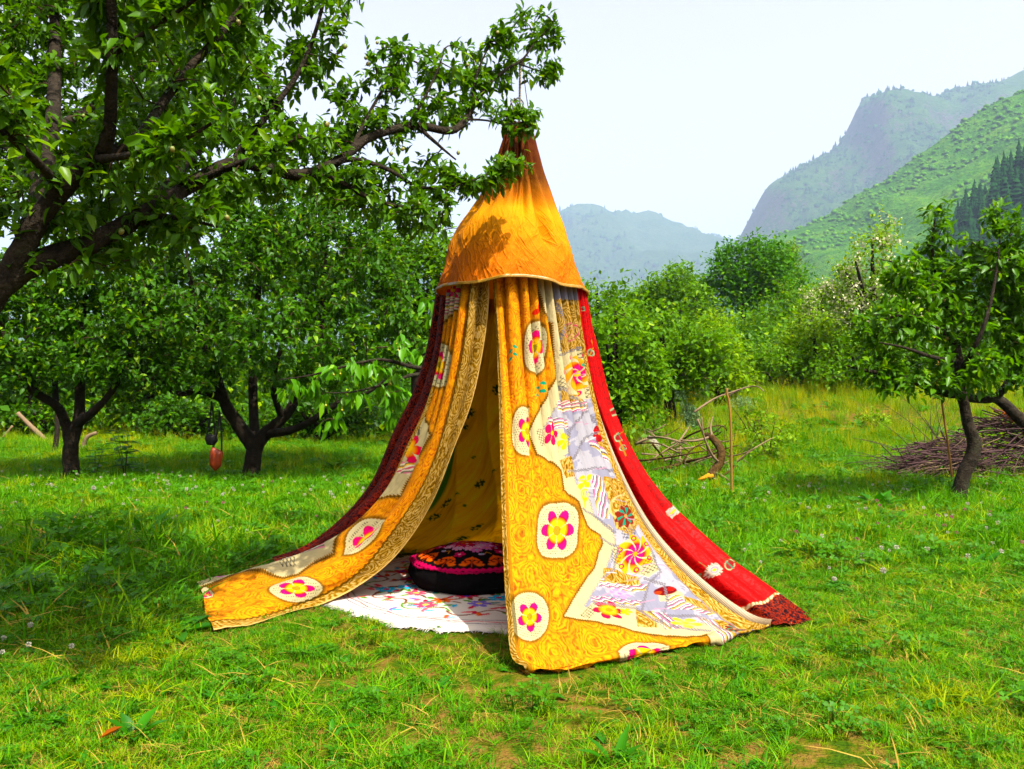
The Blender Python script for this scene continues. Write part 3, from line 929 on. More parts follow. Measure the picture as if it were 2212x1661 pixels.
pr.stripes([(1440, 1290), (1468, 1292), (1470, 1306), (1546, 1322), (1540, 1330), (1440, 1316)], 1.2, 2.4, STR)
pr.poly([(1472, 1292), (1530, 1296), (1572, 1324), (1548, 1322), (1474, 1306)], None, BR)
pr.flower(1478, 1348, 34, 10, 5, (224, 210, 116), (216, 200, 96), 0.25, (206, 190, 90), 0.35)
pr.stripes([(1496, 1336), (1540, 1340), (1600, 1380), (1560, 1386)], 2.3, 2.4, STR)
pr.poly([(1540, 1336), (1604, 1336), (1626, 1362), (1580, 1376)], None, BR)
pr.rosette(1588, 1354, 24, 12)
pr.stripes([(1536, 1384), (1660, 1360), (1680, 1378), (1540, 1416)], 0.5, 3.2, STR)
for L_ in ([(1190, 640), (1215, 700), (1205, 760)], [(1205, 770), (1252, 750)], [(1206, 836), (1262, 880), (1300, 940)], [(1262, 890), (1230, 930), (1226, 985)], [(1240, 990), (1262, 946), (1300, 930)], [(1226, 1020), (1290, 1010), (1336, 1024)], [(1258, 1100), (1300, 1120), (1330, 1150)], [(1300, 1160), (1340, 1180), (1330, 1226), (1300, 1250)], [(1400, 1180), (1422, 1240), (1400, 1262), (1392, 1312)], [(1392, 1250), (1430, 1268), (1440, 1300), (1430, 1340)], [(1440, 1330), (1500, 1336), (1600, 1372)], [(1280, 1306), (1380, 1310), (1440, 1350), (1530, 1372)]):
    pr.line(L_, 1.6, (112, 106, 112), 2.2, 1.1)
for q in range(150):                                           # faint painted strokes on the lilac ground
    x, y = 1200 + 380 * g0.random(), 640 + 740 * g0.random()
    i = pr.box(x - 14, x + 14, y - 3, y + 3)
    if len(i) and np.mean(sd[i]) > 30:
        pr.line([(x - 12, y + 4 * g0.standard_normal()), (x + 12, y + 4 * g0.standard_normal())], 1.3, [(128, 122, 140), (196, 190, 190), (150, 128, 96), (180, 140, 160)][q % 4])
# broad brown border along the red seam, with an embroidered edge
k_ = ALL[(uu > 0.905) & (vv > 0.06)]
pr.paint(k_, 1, None, BR)
k_ = ALL[(np.abs(uu - 0.905 - 0.006 * np.sin(vv * 160)) < 0.007)]
pr.paint(k_, 0.8, (116, 108, 112))
# medallions on the yellow band
pr.medallion(1155, 752, 23, 56, 0, 4)
pr.medallion(1139, 932, 33, 53, 0, 5, lambda x, y: x < 1143)
pr.medallion(1204, 1145, 43, 59, 0.05, 6, None, 3.2, 0.78)
pr.medallion(1144, 1331, 43, 53, 0.15, 5, None, 2.2, 0.62)
pr.medallion(1392, 1412, 58, 26, -0.15, 4, None, 2.6, 0.7)
pr.disc(1160, 665, 5, 12, (214, 28, 20)); pr.disc(1154, 676, 5, 7, (226, 40, 20))
for x, y, s_ in ((1108, 765, 1), (1166, 842, 1.1)):
    for q in range(4):
        pr.disc(x + (-1) ** q * 5, y - 12 + 8 * q, 6 * s_, 3.5 * s_, (8, 140, 104), 0.6 * (-1) ** q)
# narrow brown border at the opening
k_ = ALL[uu < 0.022]
pr.paint(k_, 1, None, BR)
k_ = ALL[(uu > 0.020) & (uu < 0.034)]
pr.paint(k_, 0.75, (70, 56, 14))
front_right = mesh_obj("right_panel", P.reshape(-1, 3), grid_faces(NU, NV), M['cloth'], tent, True, {'print': pr.c, 'mask': pr.m}, np.column_stack([(uu * 1.9), va.ravel()]))
front_right['label'] = "yellow rose-printed cover with cream zigzag and patchwork centre"

# --- left front panel
NU, NV = 240, 700
rails = [px_rail(r) for r in (
    [(972, 628, 5.12), (958, 760, 5.13), (928, 870, 5.16), (886, 960, 5.22), (838, 1058, 5.32), (768, 1130, 5.45), (655, 1193, 5.55), (545, 1224, 5.54), (470, 1246, 5.45), (424, 1258, 5.40)],
    [(992, 616, 5.05), (975, 760, 5.05), (945, 880, 5.07), (905, 985, 5.10), (850, 1085, 5.17), (765, 1165, 5.27), (655, 1220, 5.28), (560, 1248, 5.22), (490, 1270, 5.10), (440, 1285, 5.06)],
    [(1024, 606, 4.98), (1008, 760, 4.95), (978, 895, 4.95), (938, 1010, 4.97), (880, 1115, 5.02), (790, 1205, 5.08), (690, 1262, 5.00), (590, 1296, 4.86), (510, 1318, 4.74), (446, 1330, 4.66)],
    [(1056, 600, 4.99), (1050, 700, 4.98), (1022, 860, 4.95), (986, 960, 4.94), (934, 1085, 4.95), (852, 1200, 5.02), (765, 1272, 5.04), (652, 1321, 4.86), (540, 1355, 4.55), (462, 1374, 4.405)])]
for r in rails:
    r[:, 2] = np.maximum(r[:, 2], 0.022)
P0, N0, U, V = sheet(rails, NU, NV)
ua, va = metric_uv(P0)
PX, PY = to_px(P0)
amp = 0.026 * (1 - smooth(0.0, 0.6, V)) + 0.004
f = amp * pleat(U * 5.2 + 0.15 * np.sin(V * 7) + 0.3)
f += 0.030 * smooth(0.25, 0.55, V) * (1 - smooth(0.8, 1.0, V)) * np.sin(2 * np.pi * (U * 1.9 + 0.12 * np.sin(V * 6)))
f += 0.012 * smooth(0.5, 0.9, V) * (fbm(U * 6 + 3, V * 16, 18) - 0.5) * 2
f += 0.016 * smooth(0.90, 0.99, V) * np.sin(U * 15)
P = P0 + N0 * f[..., None]
P[..., 2] = np.maximum(P[..., 2], 0.012 + 0.004 * np.sin(U * 40))
pr = Print(PX, PY, YEL)
pr.m[:] = (1, 0, 0)
ALL = np.arange(pr.n)
uu, vv = U.ravel(), V.ravel()
EDGE = [(1010, 560), (1000, 640), (997, 661), (962, 700), (940, 758), (926, 821), (911, 876), (924, 915), (930, 940), (915, 969), (893, 1004), (872, 1040), (858, 1066), (809, 1087), (785, 1125), (742, 1152), (716, 1190), (668, 1213), (641, 1230), (610, 1238), (569, 1236), (508, 1240), (457, 1262), (400, 1276)]
ins = pr.inside(ALL, EDGE + [(300, 1100), (800, 560)])
d, arc = pr.dist(ALL, EDGE)
sd = np.where(ins, d, -d) + 2.0 * (np.abs((arc / 5.0) % 1 - 0.5) * 2 - 0.5)
pr.paint(ALL, np.clip(1 - np.abs(sd + 2) / 8, 0, 1) * (sd < 0.5), (58, 46, 10))
pr.paint(ALL[sd > 0], 1, CREAM)
pr.paint(ALL[sd > 20], 1, LAV)
pr.paint(ALL[np.abs(sd - 20 - 1.5 * np.sin(arc)) < 1.2], 0.7, (120, 112, 116))
pr.stripes([(960, 640), (1000, 640), (998, 668), (950, 690)], 1.3, 2.6, STR)
pr.flower(985, 628, 16, 18, 6, (222, 40, 100), (214, 30, 90), 0, (240, 170, 30), 0.3)
pr.hatch([(936, 700), (952, 700), (944, 740), (930, 740)], 6)
pr.disc(938, 745, 7, 14, (208, 40, 90)); pr.disc(934, 760, 5, 8, (236, 180, 60))
pr.stripes([(908, 820), (918, 826), (908, 880), (898, 872)], 0.3, 2.6, STR)
pr.poly([(880, 925), (912, 910), (906, 1000), (862, 1030)], CREAM)
pr.hatch([(884, 920), (908, 908), (912, 940), (886, 948)], 6.5, ang=0.3)
pr.flower(886, 968, 26, 34, 6, (244, 170, 24), (222, 34, 84), 0.3, (246, 190, 30), 0.18)
pr.stripes([(862, 996), (896, 1000), (880, 1024), (846, 1022)], 1.1, 2.6, STR)
pr.stripes([(800, 1060), (836, 1056), (820, 1082), (790, 1086)], 1.0, 2.6, STR)
pr.poly([(840, 1020), (856, 1024), (836, 1050), (818, 1050)], None, BR)
pr.flower(575, 1206, 40, 12, 6, (240, 186, 40), (226, 60, 100), -0.1, (226, 170, 40), 0.3)
pr.flower(640, 1186, 30, 9, 5, (226, 206, 96), (216, 190, 80), -0.1, (206, 180, 80), 0.3)
pr.stripes([(500, 1222), (545, 1216), (550, 1230), (506, 1238)], 0.8, 2.6, STR)
pr.hatch([(608, 1214), (640, 1206), (640, 1222), (606, 1228)], 6)
pr.disc(478, 1242, 18, 8, (226, 150, 190), -0.3)
pr.stripes([(650, 1196), (706, 1178), (706, 1188), (652, 1206)], 1.2, 2.4, STR)
pr.paint(ALL[(uu < 0.07) & (vv > 0.18) & (vv < 0.75)], 1, None, BR)
pr.medallion(956, 790, 22, 48, 0.1, 5)
pr.medallion(786, 1162, 60, 24, -0.72, 6, None, 2.2, 0.75)
pr.medallion(640, 1277, 58, 21, -0.12, 5, None, 2.0, 0.7)
pr.medallion(446, 1284, 16, 15, 0.3, 4, None, 2.2, 0.8)
bo = 0.755 + 0.16 * smooth(0.45, 0.72, vv)
k_ = ALL[uu > bo]
pr.paint(k_, 1, None, BR)
k_ = ALL[np.abs(uu - bo - 0.004 * np.sign(np.sin(vv * 400))) < 0.011]
pr.paint(k_, 0.9, (58, 44, 12))
k_ = ALL[uu > 0.985]
pr.paint(k_, 0.7, (226, 206, 160))
front_left = mesh_obj("left_panel", P.reshape(-1, 3), grid_faces(NU, NV), M['cloth'], tent, True, {'print': pr.c, 'mask': pr.m}, np.column_stack([uu * 1.2, va.ravel()]))
front_left['label'] = "yellow rose-printed cover trailing over the grass with brown border"

# --- red side panel
NU, NV = 200, 420
mid = [(1251, 624, 5.20), (1266, 720, 5.19), (1297, 860, 5.12), (1344, 975, 5.03), (1422, 1108, 4.93), (1534, 1222, 4.80), (1655, 1312, 4.68), (1712, 1354, 4.57)]
sil = [(1263, 630, 5.30), (1279, 720, 5.30), (1311, 860, 5.27), (1350, 945, 5.22), (1426, 1064, 5.12), (1541, 1177, 5.00), (1680, 1286, 4.84), (1752, 1338, 4.69)]
back = np.array([(0.40, 5.62, 1.83), (0.47, 5.68, 1.45), (0.62, 5.75, 0.95), (0.85, 5.80, 0.5), (1.12, 5.82, 0.18), (1.36, 5.78, 0.012)])
rails = [SEAM[:-2] + [-0.02, 0.012, 0.0], px_rail(mid), px_rail(sil), back]
for r in rails: r[:, 2] = np.maximum(r[:, 2], 0.015)
P0, N0, U, V = sheet(rails, NU, NV, [0, 0.25, 0.5, 1.0])
ua, va = metric_uv(P0)
PX, PY = to_px(P0)
env = smooth(0.04, 0.25, V) * (1 - smooth(0.80, 0.97, V))
f = -0.065 * np.exp(-((U - 0.11 - 0.03 * np.sin(V * 3)) / 0.045) ** 2) * env
f += 0.012 * np.sin(U * 40 + 3 * V) * env * smooth(0.18, 0.28, U)
f += -0.04 * np.exp(-((U - 0.40) / 0.04) ** 2) * env * (1 - smooth(0.5, 0.8, V))
f += 0.016 * pleat(U * 9 + 0.12 * np.sin(V * 5)) * (1 - smooth(0.05, 0.5, V)) * smooth(0, 0.05, U)
f += 0.022 * (fbm(U * 14 + V * 4, V * 9, 31) - 0.5) + 0.010 * np.sin(U * 30 + V * 9) * smooth(0.75, 0.95, V) * smooth(0, 0.1, U)
P = P0 + N0 * f[..., None]
P[..., 2] = np.maximum(P[..., 2], 0.012)
pr = Print(PX, PY, (200, 10, 12))
pr.m[:] = (1, 0, 0)
ALL = np.arange(pr.n)
uu, vv = U.ravel(), V.ravel()
def brooch(x, y, r):
    i, a, b = pr.ell(x, y, r * 1.25, r)
    q = np.hypot(a, b); th = np.arctan2(b, a)
    pr.paint(i, np.where(q < 0.92 + 0.08 * np.cos(th * 16), 1, 0), (214, 188, 170))
    pr.paint(i, np.clip(1 - np.abs(q - 0.72) / 0.12, 0, 1) * (np.cos(th * 22) > 0), (120, 40, 50))
    pr.paint(i, np.clip(1 - np.abs(q - 0.36) / 0.14, 0, 1), (216, 130, 160))
    pr.disc(x, y, r * 0.28, r * 0.22, (236, 200, 60))
def leafmotif(x, y, r, rot):
    pr.disc(x, y, r, r * 0.62, (150, 170, 130), rot); pr.disc(x, y, r * 0.72, r * 0.42, (150, 24, 30), rot)
    pr.line([(x - r * math.cos(rot), y - r * math.sin(rot)), (x + r * math.cos(rot), y + r * math.sin(rot))], 0.9, (60, 120, 96))
brooch(1543, 1231, 15); leafmotif(1577, 1219, 12, 0.7); leafmotif(1517, 1236, 8, -1.0)
brooch(1455, 1104, 11); leafmotif(1442, 1112, 7, 0.9); leafmotif(1348, 872 + 50, 10, 1.2); leafmotif(1336, 945, 11, 1.1)
leafmotif(1276, 762, 10, 1.2); leafmotif(1325, 890, 11, 1.2); leafmotif(1258, 668, 6, 1.2); leafmotif(1345, 968, 7, 1.0)
pr.line([(1276, 735), (1280, 750), (1272, 770)], 1.0, (196, 150, 60)); pr.line([(1335, 900), (1345, 925), (1338, 955), (1352, 985)], 1.0, (170, 130, 60))
pr.line([(1510, 1212), (1528, 1226), (1522, 1250)], 1.0, (90, 120, 80)); pr.line([(1560, 1204), (1590, 1222)], 1.0, (120, 60, 40))
HEM = [(1480, 1290), (1568, 1299), (1612, 1308), (1649, 1301), (1681, 1282), (1730, 1240)]
low = pr.inside(ALL, HEM + [(1900, 1240), (1900, 1500), (1480, 1500)])
pr.paint(ALL[low], 1, None, (0, 0, 1))
d, arc = pr.dist(ALL, HEM)
k_ = ALL[d < 3.6]
pr.paint(k_, 1, (236, 206, 170))
k_ = ALL[(d < 3.6) & (np.sin(arc * 0.75) > 0.35)]
pr.paint(k_, 1, (196, 130, 90))
red_panel = mesh_obj("red_panel", P.reshape(-1, 3), grid_faces(NU, NV), M['red'], tent, True, {'print': pr.c, 'mask': pr.m}, np.column_stack([uu * 1.1, va.ravel()]))
red_panel['label'] = "red damask panel with beaded motifs and dark leaf-patterned hem"

# ribbed braid along the seam, lying on the cloth
sm = spline(SEAM[:-2], 150)
k = NT("ribbed_braid")
bc = k.ramp(k.math('SINE', k.math('MULTIPLY', k.sep(k.uv())[1], 900.0)), [(0.2, lin((96, 66, 30))), (0.55, lin((224, 190, 136))), (0.9, lin((248, 234, 206)))])
M['braid'] = k.finish(bc, 0.6, 0.4)
tg = np.gradient(sm, axis=0); tg /= np.linalg.norm(tg, axis=1, keepdims=True)
nn = np.cross(tg, np.cross(np.array([0, -1, 0.4]), tg)); nn /= np.linalg.norm(nn, axis=1, keepdims=True)
sd_ = np.cross(tg, nn)
off = np.array([(-1, 0.006), (-0.5, 0.014), (0.5, 0.014), (1, 0.006)])
bw = 0.013 + 0.010 * smooth(0.45, 0.75, np.linspace(0, 1, 150))
bv = np.array([[sm[i] + sd_[i] * a * bw[i] + nn[i] * b for i in range(150)] for a, b in off]).reshape(-1, 3)
bl = np.concatenate([[0], np.cumsum(np.linalg.norm(np.diff(sm, axis=0), axis=1))])
mesh_obj("seam_braid", bv, grid_faces(4, 150), M['braid'], tent, True, None, np.column_stack([np.repeat(np.linspace(0, 1, 4), 150), np.tile(bl, 4)]))

# --- dark red outer panel on the left, wrapping to the back
NU, NV = 110, 300
r0 = px_rail([(972, 640, 5.16), (958, 760, 5.17), (928, 870, 5.20), (886, 960, 5.27), (838, 1058, 5.37), (768, 1130, 5.50), (680, 1188, 5.62), (600, 1218, 5.66)])
r1 = px_rail([(946, 636, 5.30), (925, 760, 5.33), (896, 850, 5.38), (856, 930, 5.44), (806, 1042, 5.55), (742, 1118, 5.68), (660, 1180, 5.78), (590, 1205, 5.85)])
r2 = np.array([(-0.33, 5.62, 1.85), (-0.42, 5.7, 1.45), (-0.58, 5.82, 0.95), (-0.80, 5.92, 0.5), (-1.05, 6.0, 0.2), (-1.3, 6.1, 0.012)])
P0, N0, U, V = sheet([r0, r1, r2], NU, NV)
N0 *= -1 if N0[..., 0].mean() > 0 else 1
f = 0.016 * pleat(U * 4 + 0.1 * np.sin(V * 6)) * (1 - 0.5 * V) + 0.008 * (fbm(U * 6, V * 8, 41) - 0.5)
P = P0 + N0 * f[..., None]
ua, va = metric_uv(P0)
uu, vv = U.ravel(), V.ravel()
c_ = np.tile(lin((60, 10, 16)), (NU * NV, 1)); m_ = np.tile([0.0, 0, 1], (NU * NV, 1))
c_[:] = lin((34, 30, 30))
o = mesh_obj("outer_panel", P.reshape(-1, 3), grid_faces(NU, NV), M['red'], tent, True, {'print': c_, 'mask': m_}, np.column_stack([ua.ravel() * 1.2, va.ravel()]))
o['label'] = "dark maroon leaf-patterned side panel in shade"

# --- lining seen through the opening (back of the tent)
NU, NV = 150, 260
rails = [np.array(q) for q in (
    [(-0.33, 5.60, 1.86), (-0.42, 5.68, 1.45), (-0.57, 5.80, 0.95), (-0.78, 5.90, 0.5), (-1.02, 5.98, 0.2), (-1.25, 6.07, 0.015)],
    [(-0.16, 5.72, 1.88), (-0.22, 5.84, 1.45), (-0.32, 6.02, 0.95), (-0.44, 6.22, 0.5), (-0.60, 6.42, 0.2), (-0.78, 6.60, 0.015)],
    [(0.08, 5.76, 1.88), (0.09, 5.90, 1.45), (0.10, 6.12, 0.95), (0.12, 6.36, 0.5), (0.13, 6.58, 0.2), (0.14, 6.74, 0.015)],
    [(0.40, 5.60, 1.83), (0.47, 5.67, 1.45), (0.61, 5.74, 0.95), (0.84, 5.79, 0.5), (1.11, 5.81, 0.18), (1.35, 5.77, 0.015)])]
P0, N0, U, V = sheet(rails, NU, NV)
f = 0.045 * pleat(U * 8 + 0.5 * np.sin(V * 4 + U * 3)) * (1 - 0.3 * V) + 0.02 * (fbm(U * 7, V * 5, 51) - 0.5)
P = P0 + N0 * f[..., None]
ua, va = metric_uv(P0)
pr = Print(ua, va, (150, 110, 20))
pr.m[:] = (1, 0, 0)
g_ = np.random.default_rng(5)
for a in range(26):
    x, y = 0.10 + 0.165 * (a % 9) + 0.03 * g_.random(), 0.18 + 0.15 * (a * 5 % 13) + 0.05 * g_.random()
    pr.flower(x, y, 0.046, 0.046, 8, (18, 30, 10), (26, 44, 12), g_.random() * 3, (150, 110, 20), 0.35)
for a in range(60):
    x, y = g_.random() * ua.max(), g_.random() * va.max()
    pr.flower(x, y, 0.020, 0.020, 6, (36, 50, 16), (60, 78, 24), g_.random() * 3, (120, 90, 20), 0.4)
pr.line([(0.18, 0.9), (0.30, 1.3), (0.33, 1.6), (0.30, 1.9)], 0.05, (44, 74, 16))
lining = mesh_obj("back_lining", P.reshape(-1, 3), grid_faces(NU, NV), M['lining'], tent, True, {'print': pr.c, 'mask': pr.m}, np.column_stack([ua.ravel(), va.ravel()]))
lining['label'] = "olive brown flower-printed back of the tent seen through the opening"

# --- orange cap with ombre dyed top
NU, NV = 420, 260
prof = np.array([(268, 18, 1122), (282, 30, 1122), (330, 47, 1120), (375, 60, 1119), (415, 76, 1117), (455, 95, 1111), (490, 113, 1106), (520, 124, 1103), (560, 136, 1103), (605, 149, 1104), (640, 159, 1105)], float)
AX = 5.3
ps = spline(np.column_stack([prof, np.zeros(len(prof))]), NV)
th = np.linspace(0, 2 * np.pi, NU, endpoint=False)          # 0 = towards the camera, + to the right
TH, S = np.meshgrid(th, np.linspace(0, 1, NV), indexing='ij')
vpx, rpx, cpx = ps[:, 0][None], ps[:, 1][None], ps[:, 2][None]
r_ = rpx / F * AX
z_ = EYE + (CY - vpx) / F * AX
hem = 0.055 * np.cos(TH) * smooth(0.6, 1.0, S) + 0.012 * np.sin(TH * 5 + 1) * smooth(0.75, 1, S)
g_ = np.random.default_rng(3)
fold = np.zeros_like(TH)
for t0, wd, dep, s0, s1 in ((-0.62, 0.10, 0.030, 0.05, 0.62), (0.02, 0.06, 0.034, 0.02, 0.60), (0.20, 0.07, 0.030, 0.30, 0.66), (0.62, 0.12, 0.055, 0.05, 0.86), (1.0, 0.10, 0.030, 0.05, 0.8), (-0.30, 0.08, 0.018, 0.10, 0.55), (-1.1, 0.12, 0.030, 0.05, 0.7), (1.6, 0.12, 0.03, 0.05, 0.8), (2.3, 0.15, 0.04, 0, 0.8), (3.0, 0.15, 0.04, 0, 0.8), (-2.4, 0.15, 0.04, 0, 0.8), (-1.7, 0.12, 0.03, 0, 0.8)):
    dth = (TH - t0 - 0.10 * (S - 0.4) + np.pi) % (2 * np.pi) - np.pi
    env = smooth(s0 - 0.02, s0 + 0.12, S) * (1 - smooth(s1 - 0.18, s1, S))
    fold -= 1.7 * dep * env * np.exp(-(dth / (wd * (0.55 + 1.3 * (1 - S)))) ** 2)
fold += 0.028 * (fbm(TH * 2.2, S * 3, 61) - 0.5) * smooth(0.1, 0.6, S)
fold += 0.030 * (fbm(TH * 4.5 + S * 5, S * 6 - TH * 1.5, 66, 3) - 0.5) * smooth(0.6, 0.75, S)
fold += 0.012 * np.sin(TH * 11 + 3 * S) * smooth(0.86, 1.0, S)
rr = np.maximum(r_ + fold * np.minimum(1, r_ / 0.18 + 0.15), 0.02)
cxm = (cpx - CX) / F * AX
P = np.stack([cxm + rr * np.sin(TH) + 0 * TH, AX - rr * np.cos(TH), z_ + hem], -1)
k = NT("ombre_dotted_cap")
uv = k.uv()
s_ = k.sep(uv)
sv = k.math('ADD', s_[1], k.math('MULTIPLY', k.math('SUBTRACT', k.noise(uv, 3.0, 3.0), 0.5), 0.10))
dye = k.ramp(sv, [(0.0, lin((66, 12, 20))), (0.34, lin((80, 18, 18))), (0.45, lin((176, 80, 8))), (0.54, lin((242, 150, 4))), (0.66, lin((240, 140, 3))), (0.82, lin((230, 114, 3))), (1.0, lin((220, 98, 3)))])
gu = k.math('MULTIPLY', s_[0], 330.0)
gv_ = k.math('MULTIPLY', s_[1], 150.0)
row = k.math('MULTIPLY', k.math('FLOOR', gv_), 0.5)
fu = k.math('ABSOLUTE', k.math('SUBTRACT', k.math('FRACT', k.math('ADD', gu, row)), 0.5))
fv = k.math('ABSOLUTE', k.math('SUBTRACT', k.math('FRACT', gv_), 0.5))
dot = k.math('LESS_THAN', k.math('ADD', k.math('MULTIPLY', fu, fu), k.math('MULTIPLY', fv, fv)), 0.05)
dotc = k.ramp(sv, [(0.0, lin((214, 120, 60))), (0.3, lin((222, 150, 50))), (0.45, lin((255, 208, 70))), (1.0, lin((250, 176, 60)))])
c = k.mix(k.math('MULTIPLY', dot, 0.75), dye, dotc)
crk = k.noise(k.vmath('MULTIPLY', uv, (3.0, 1.0, 1.0)), 6.0, 5.0, 0.6, 1.2)
def crease_lines(a, b, ph):
    cu_ = k.math('ADD', k.math('MULTIPLY', s_[0], 6.3 * math.cos(a)), k.math('MULTIPLY', s_[1], math.sin(a)))
    cv_ = k.math('SUBTRACT', k.math('MULTIPLY', s_[1], math.cos(a)), k.math('MULTIPLY', s_[0], 6.3 * math.sin(a)))
    cb = k.node("CombineXYZ"); k.put(cb.inputs[0], k.math('MULTIPLY', cu_, 3.2)); k.put(cb.inputs[1], k.math('MULTIPLY', cv_, b)); cb.inputs[2].default_value = ph
    n_ = k.noise(cb.outputs[0], 1.0, 2.0, 0.5, 0.6)
    return k.math('POWER', k.math('SUBTRACT', 1.0, k.math('MULTIPLY', k.math('ABSOLUTE', k.math('SUBTRACT', n_, 0.5)), 2.0)), 14.0)
low = k.ramp(s_[1], [(0.5, (0, 0, 0)), (0.75, (1, 1, 1))])
crk = k.math('SUBTRACT', crk, k.math('MULTIPLY', low, k.math('ADD', crease_lines(0.6, 10.0, 0.0), k.math('MULTIPLY', crease_lines(-0.5, 12.0, 4.0), 0.7))))
M['cap'] = k.finish(c, 0.75, 0.06, k.bump(k.math('ADD', crk, k.math('MULTIPLY', dot, 0.05)), 0.45, 0.02), 0.22, None, 0, val=0.80, sat=1.16)
cap = mesh_obj("cap", P.reshape(-1, 3), grid_faces(NU, NV, True), M['cap'], tent, True, None, np.column_stack([(TH / (2 * np.pi)).ravel(), ((vpx - 268) / 372 + 0 * TH).ravel()]))
cap['label'] = "orange dotted cap dyed maroon at its gathered top"
# gold braid round the hem (two cords and a beaded strip)
k = NT("gold_hem_braid")
bd = k.noise(k.vmath('MULTIPLY', k.uv(), (260.0, 3.0, 1.0)), 1.0, 1.0)
bc = k.ramp(bd, [(0.1, lin((150, 100, 50))), (0.5, lin((196, 150, 78))), (0.9, lin((226, 192, 130)))])
M['gold'] = k.finish(bc, 0.4, 0.6)
hemline = P[:, -1]
out = np.stack([np.sin(th), -np.cos(th), np.zeros(NU)], 1)
ring = np.array([hemline + out * o_ + [0, 0, dz] for o_, dz in ((0.003, 0.014), (0.008, 0.010), (0.006, 0.006), (0.009, 0.001), (0.007, -0.004), (0.002, -0.004))])
mesh_obj("hem_braid", ring.transpose(1, 0, 2).reshape(-1, 3), grid_faces(NU, 6, True), M['gold'], cap, True, None, np.column_stack([np.repeat(th / 6.283, 6), np.tile(np.linspace(0, 1, 6), NU)])).location = (0, 0, 0)
# --- hanging rope with a knot, and a thin second string
M['rope'] = plain_mat("pale_rope", (206, 190, 166), 0.9, 0.1, 0.2, 120)
M['cord'] = plain_mat("dark_string", (84, 70, 58), 0.9, 0.1, 0.2, 90)
apex = at(1122, 268, AX)
rope = thing("hanging_rope", "pale knotted rope tying the tent's peak to the apple branch", "rope", tuple(apex))
G = Geo()
def twist(a, b, n, r, turns, ph=0.0):
    t = np.linspace(0, 1, n)[:, None]
    ax = a + (b - a) * t
    ang = t[:, 0] * turns * 6.283 + ph
    return ax + r * np.column_stack([np.cos(ang), np.sin(ang), np.zeros(n)])
top = at(1124, 128, 5.22)
for ph in (0, 3.14):
    G.tube(twist(apex + [0, 0, -0.02], top, 70, 0.0045, 12, ph), 0.0045, 5)
G.obj("cord", M['rope'], rope)
G = Geo()
kn = at(1116, 232, AX)
for q in range(4):
    t = np.linspace(0, 6.6, 26)
    a, b = 0.020 + 0.012 * g_.random(), 0.03 + 0.012 * g_.random()
    G.tube(kn + np.column_stack([a * np.cos(t + q) + 0.012 * (q - 1.5), 0.018 * np.sin(2 * t + q), b * np.sin(t) + 0.008 * q]), 0.0045, 5)
for q in range(3):
    G.tube(spline(np.array([kn, kn + [0.02 + 0.012 * q, -0.01, -0.02], kn + [0.03 + 0.01 * q, -0.02, -0.075 - 0.015 * q]]), 8), 0.0035, 5)
G.obj("knot", M['rope'], rope)
G = Geo()
G.tube(spline(np.array([at(1128, 128, 5.2), at(1136, 200, 5.22), at(1147, 270, 5.25)]), 14), 0.0025, 5)
G.obj("string", M['cord'], rope)
# ------------------------------------------------------------------ felt rug and cushion
def felt_material(name, rough=0.95):
    k = NT(name)
    uv = k.pos()
    pr = k.attr('print', 'Color')
    fz = k.noise(uv, 160.0, 3.0, 0.7)
    c = k.mix(k.math('MULTIPLY', fz, 0.35), pr, k.mix(1.0, pr, (0.72, 0.70, 0.70, 1), 'MULTIPLY'))
    return k.finish(c, rough, 0.04, k.bump(fz, 0.6, 0.006), val=0.80, sat=1.15)
M['felt'] = felt_material("embroidered_felt")

def petal_flower(pr, x, y, r, col, core, n=6, rot=0.0, in_=None):
    pr.flower(x, y, r, r, n, in_ or col, col, 0, core, 0.25, 0, rot, 0.28)

# rug: round white felt with crewel vines; front half lies on the grass before the opening
RC, RX, RY = np.array([-0.05, 5.52]), 1.16, 1.10
NR, NA = 150, 460
ra = np.linspace(0, 1, NR) ** 0.85
an = np.linspace(0, 2 * np.pi, NA, endpoint=False)
A, Rr = np.meshgrid(an, ra, indexing='ij')
edge = 1 + 0.012 * np.sin(A * 9) + 0.030 * (fbm(np.cos(A) * 7 + 9, np.sin(A) * 7 + 9, 71) - 0.5) * 2 + 0.012 * np.sin(A * 23 + 1) + 0.007 * np.sin(A * 61)
x_ = RC[0] + RX * Rr * edge * np.sin(A); y_ = RC[1] - RY * Rr * edge * np.cos(A)
z_ = 0.022 + 0.016 * (fbm(x_ * 4, y_ * 4, 72) - 0.4) - 0.016 * smooth(0.95, 1.0, Rr)
lx, ly = (x_ - RC[0]) / RX, (y_ - RC[1]) / RY
pr = Print(lx, ly, (226, 214, 204))
rr_ = np.hypot(pr.x, pr.y); th_ = np.arctan2(pr.x, -pr.y)
ALL = np.arange(pr.n)
for r0, wv, col, wd in ((0.905, 0.0, (92, 88, 112), 0.0032), (0.875, 0.009, (206, 62, 78), 0.0034), (0.846, 0.0, (92, 88, 112), 0.0032)):
    tri = (np.abs((th_ * 22 / 3.14159) % 2 - 1) - 0.5) * 2
    pr.paint(ALL, np.clip(2 * (1 - np.abs(rr_ - r0 - wv * tri) / (wd * 1.5)), 0, 1), col)
g_ = np.random.default_rng(17)
PINK, BLUE, GREEN, TEAL, BRN, ORG, VIO = (206, 36, 72), (84, 176, 220), (84, 142, 44), (40, 120, 120), (122, 58, 40), (226, 92, 30), (140, 120, 206)
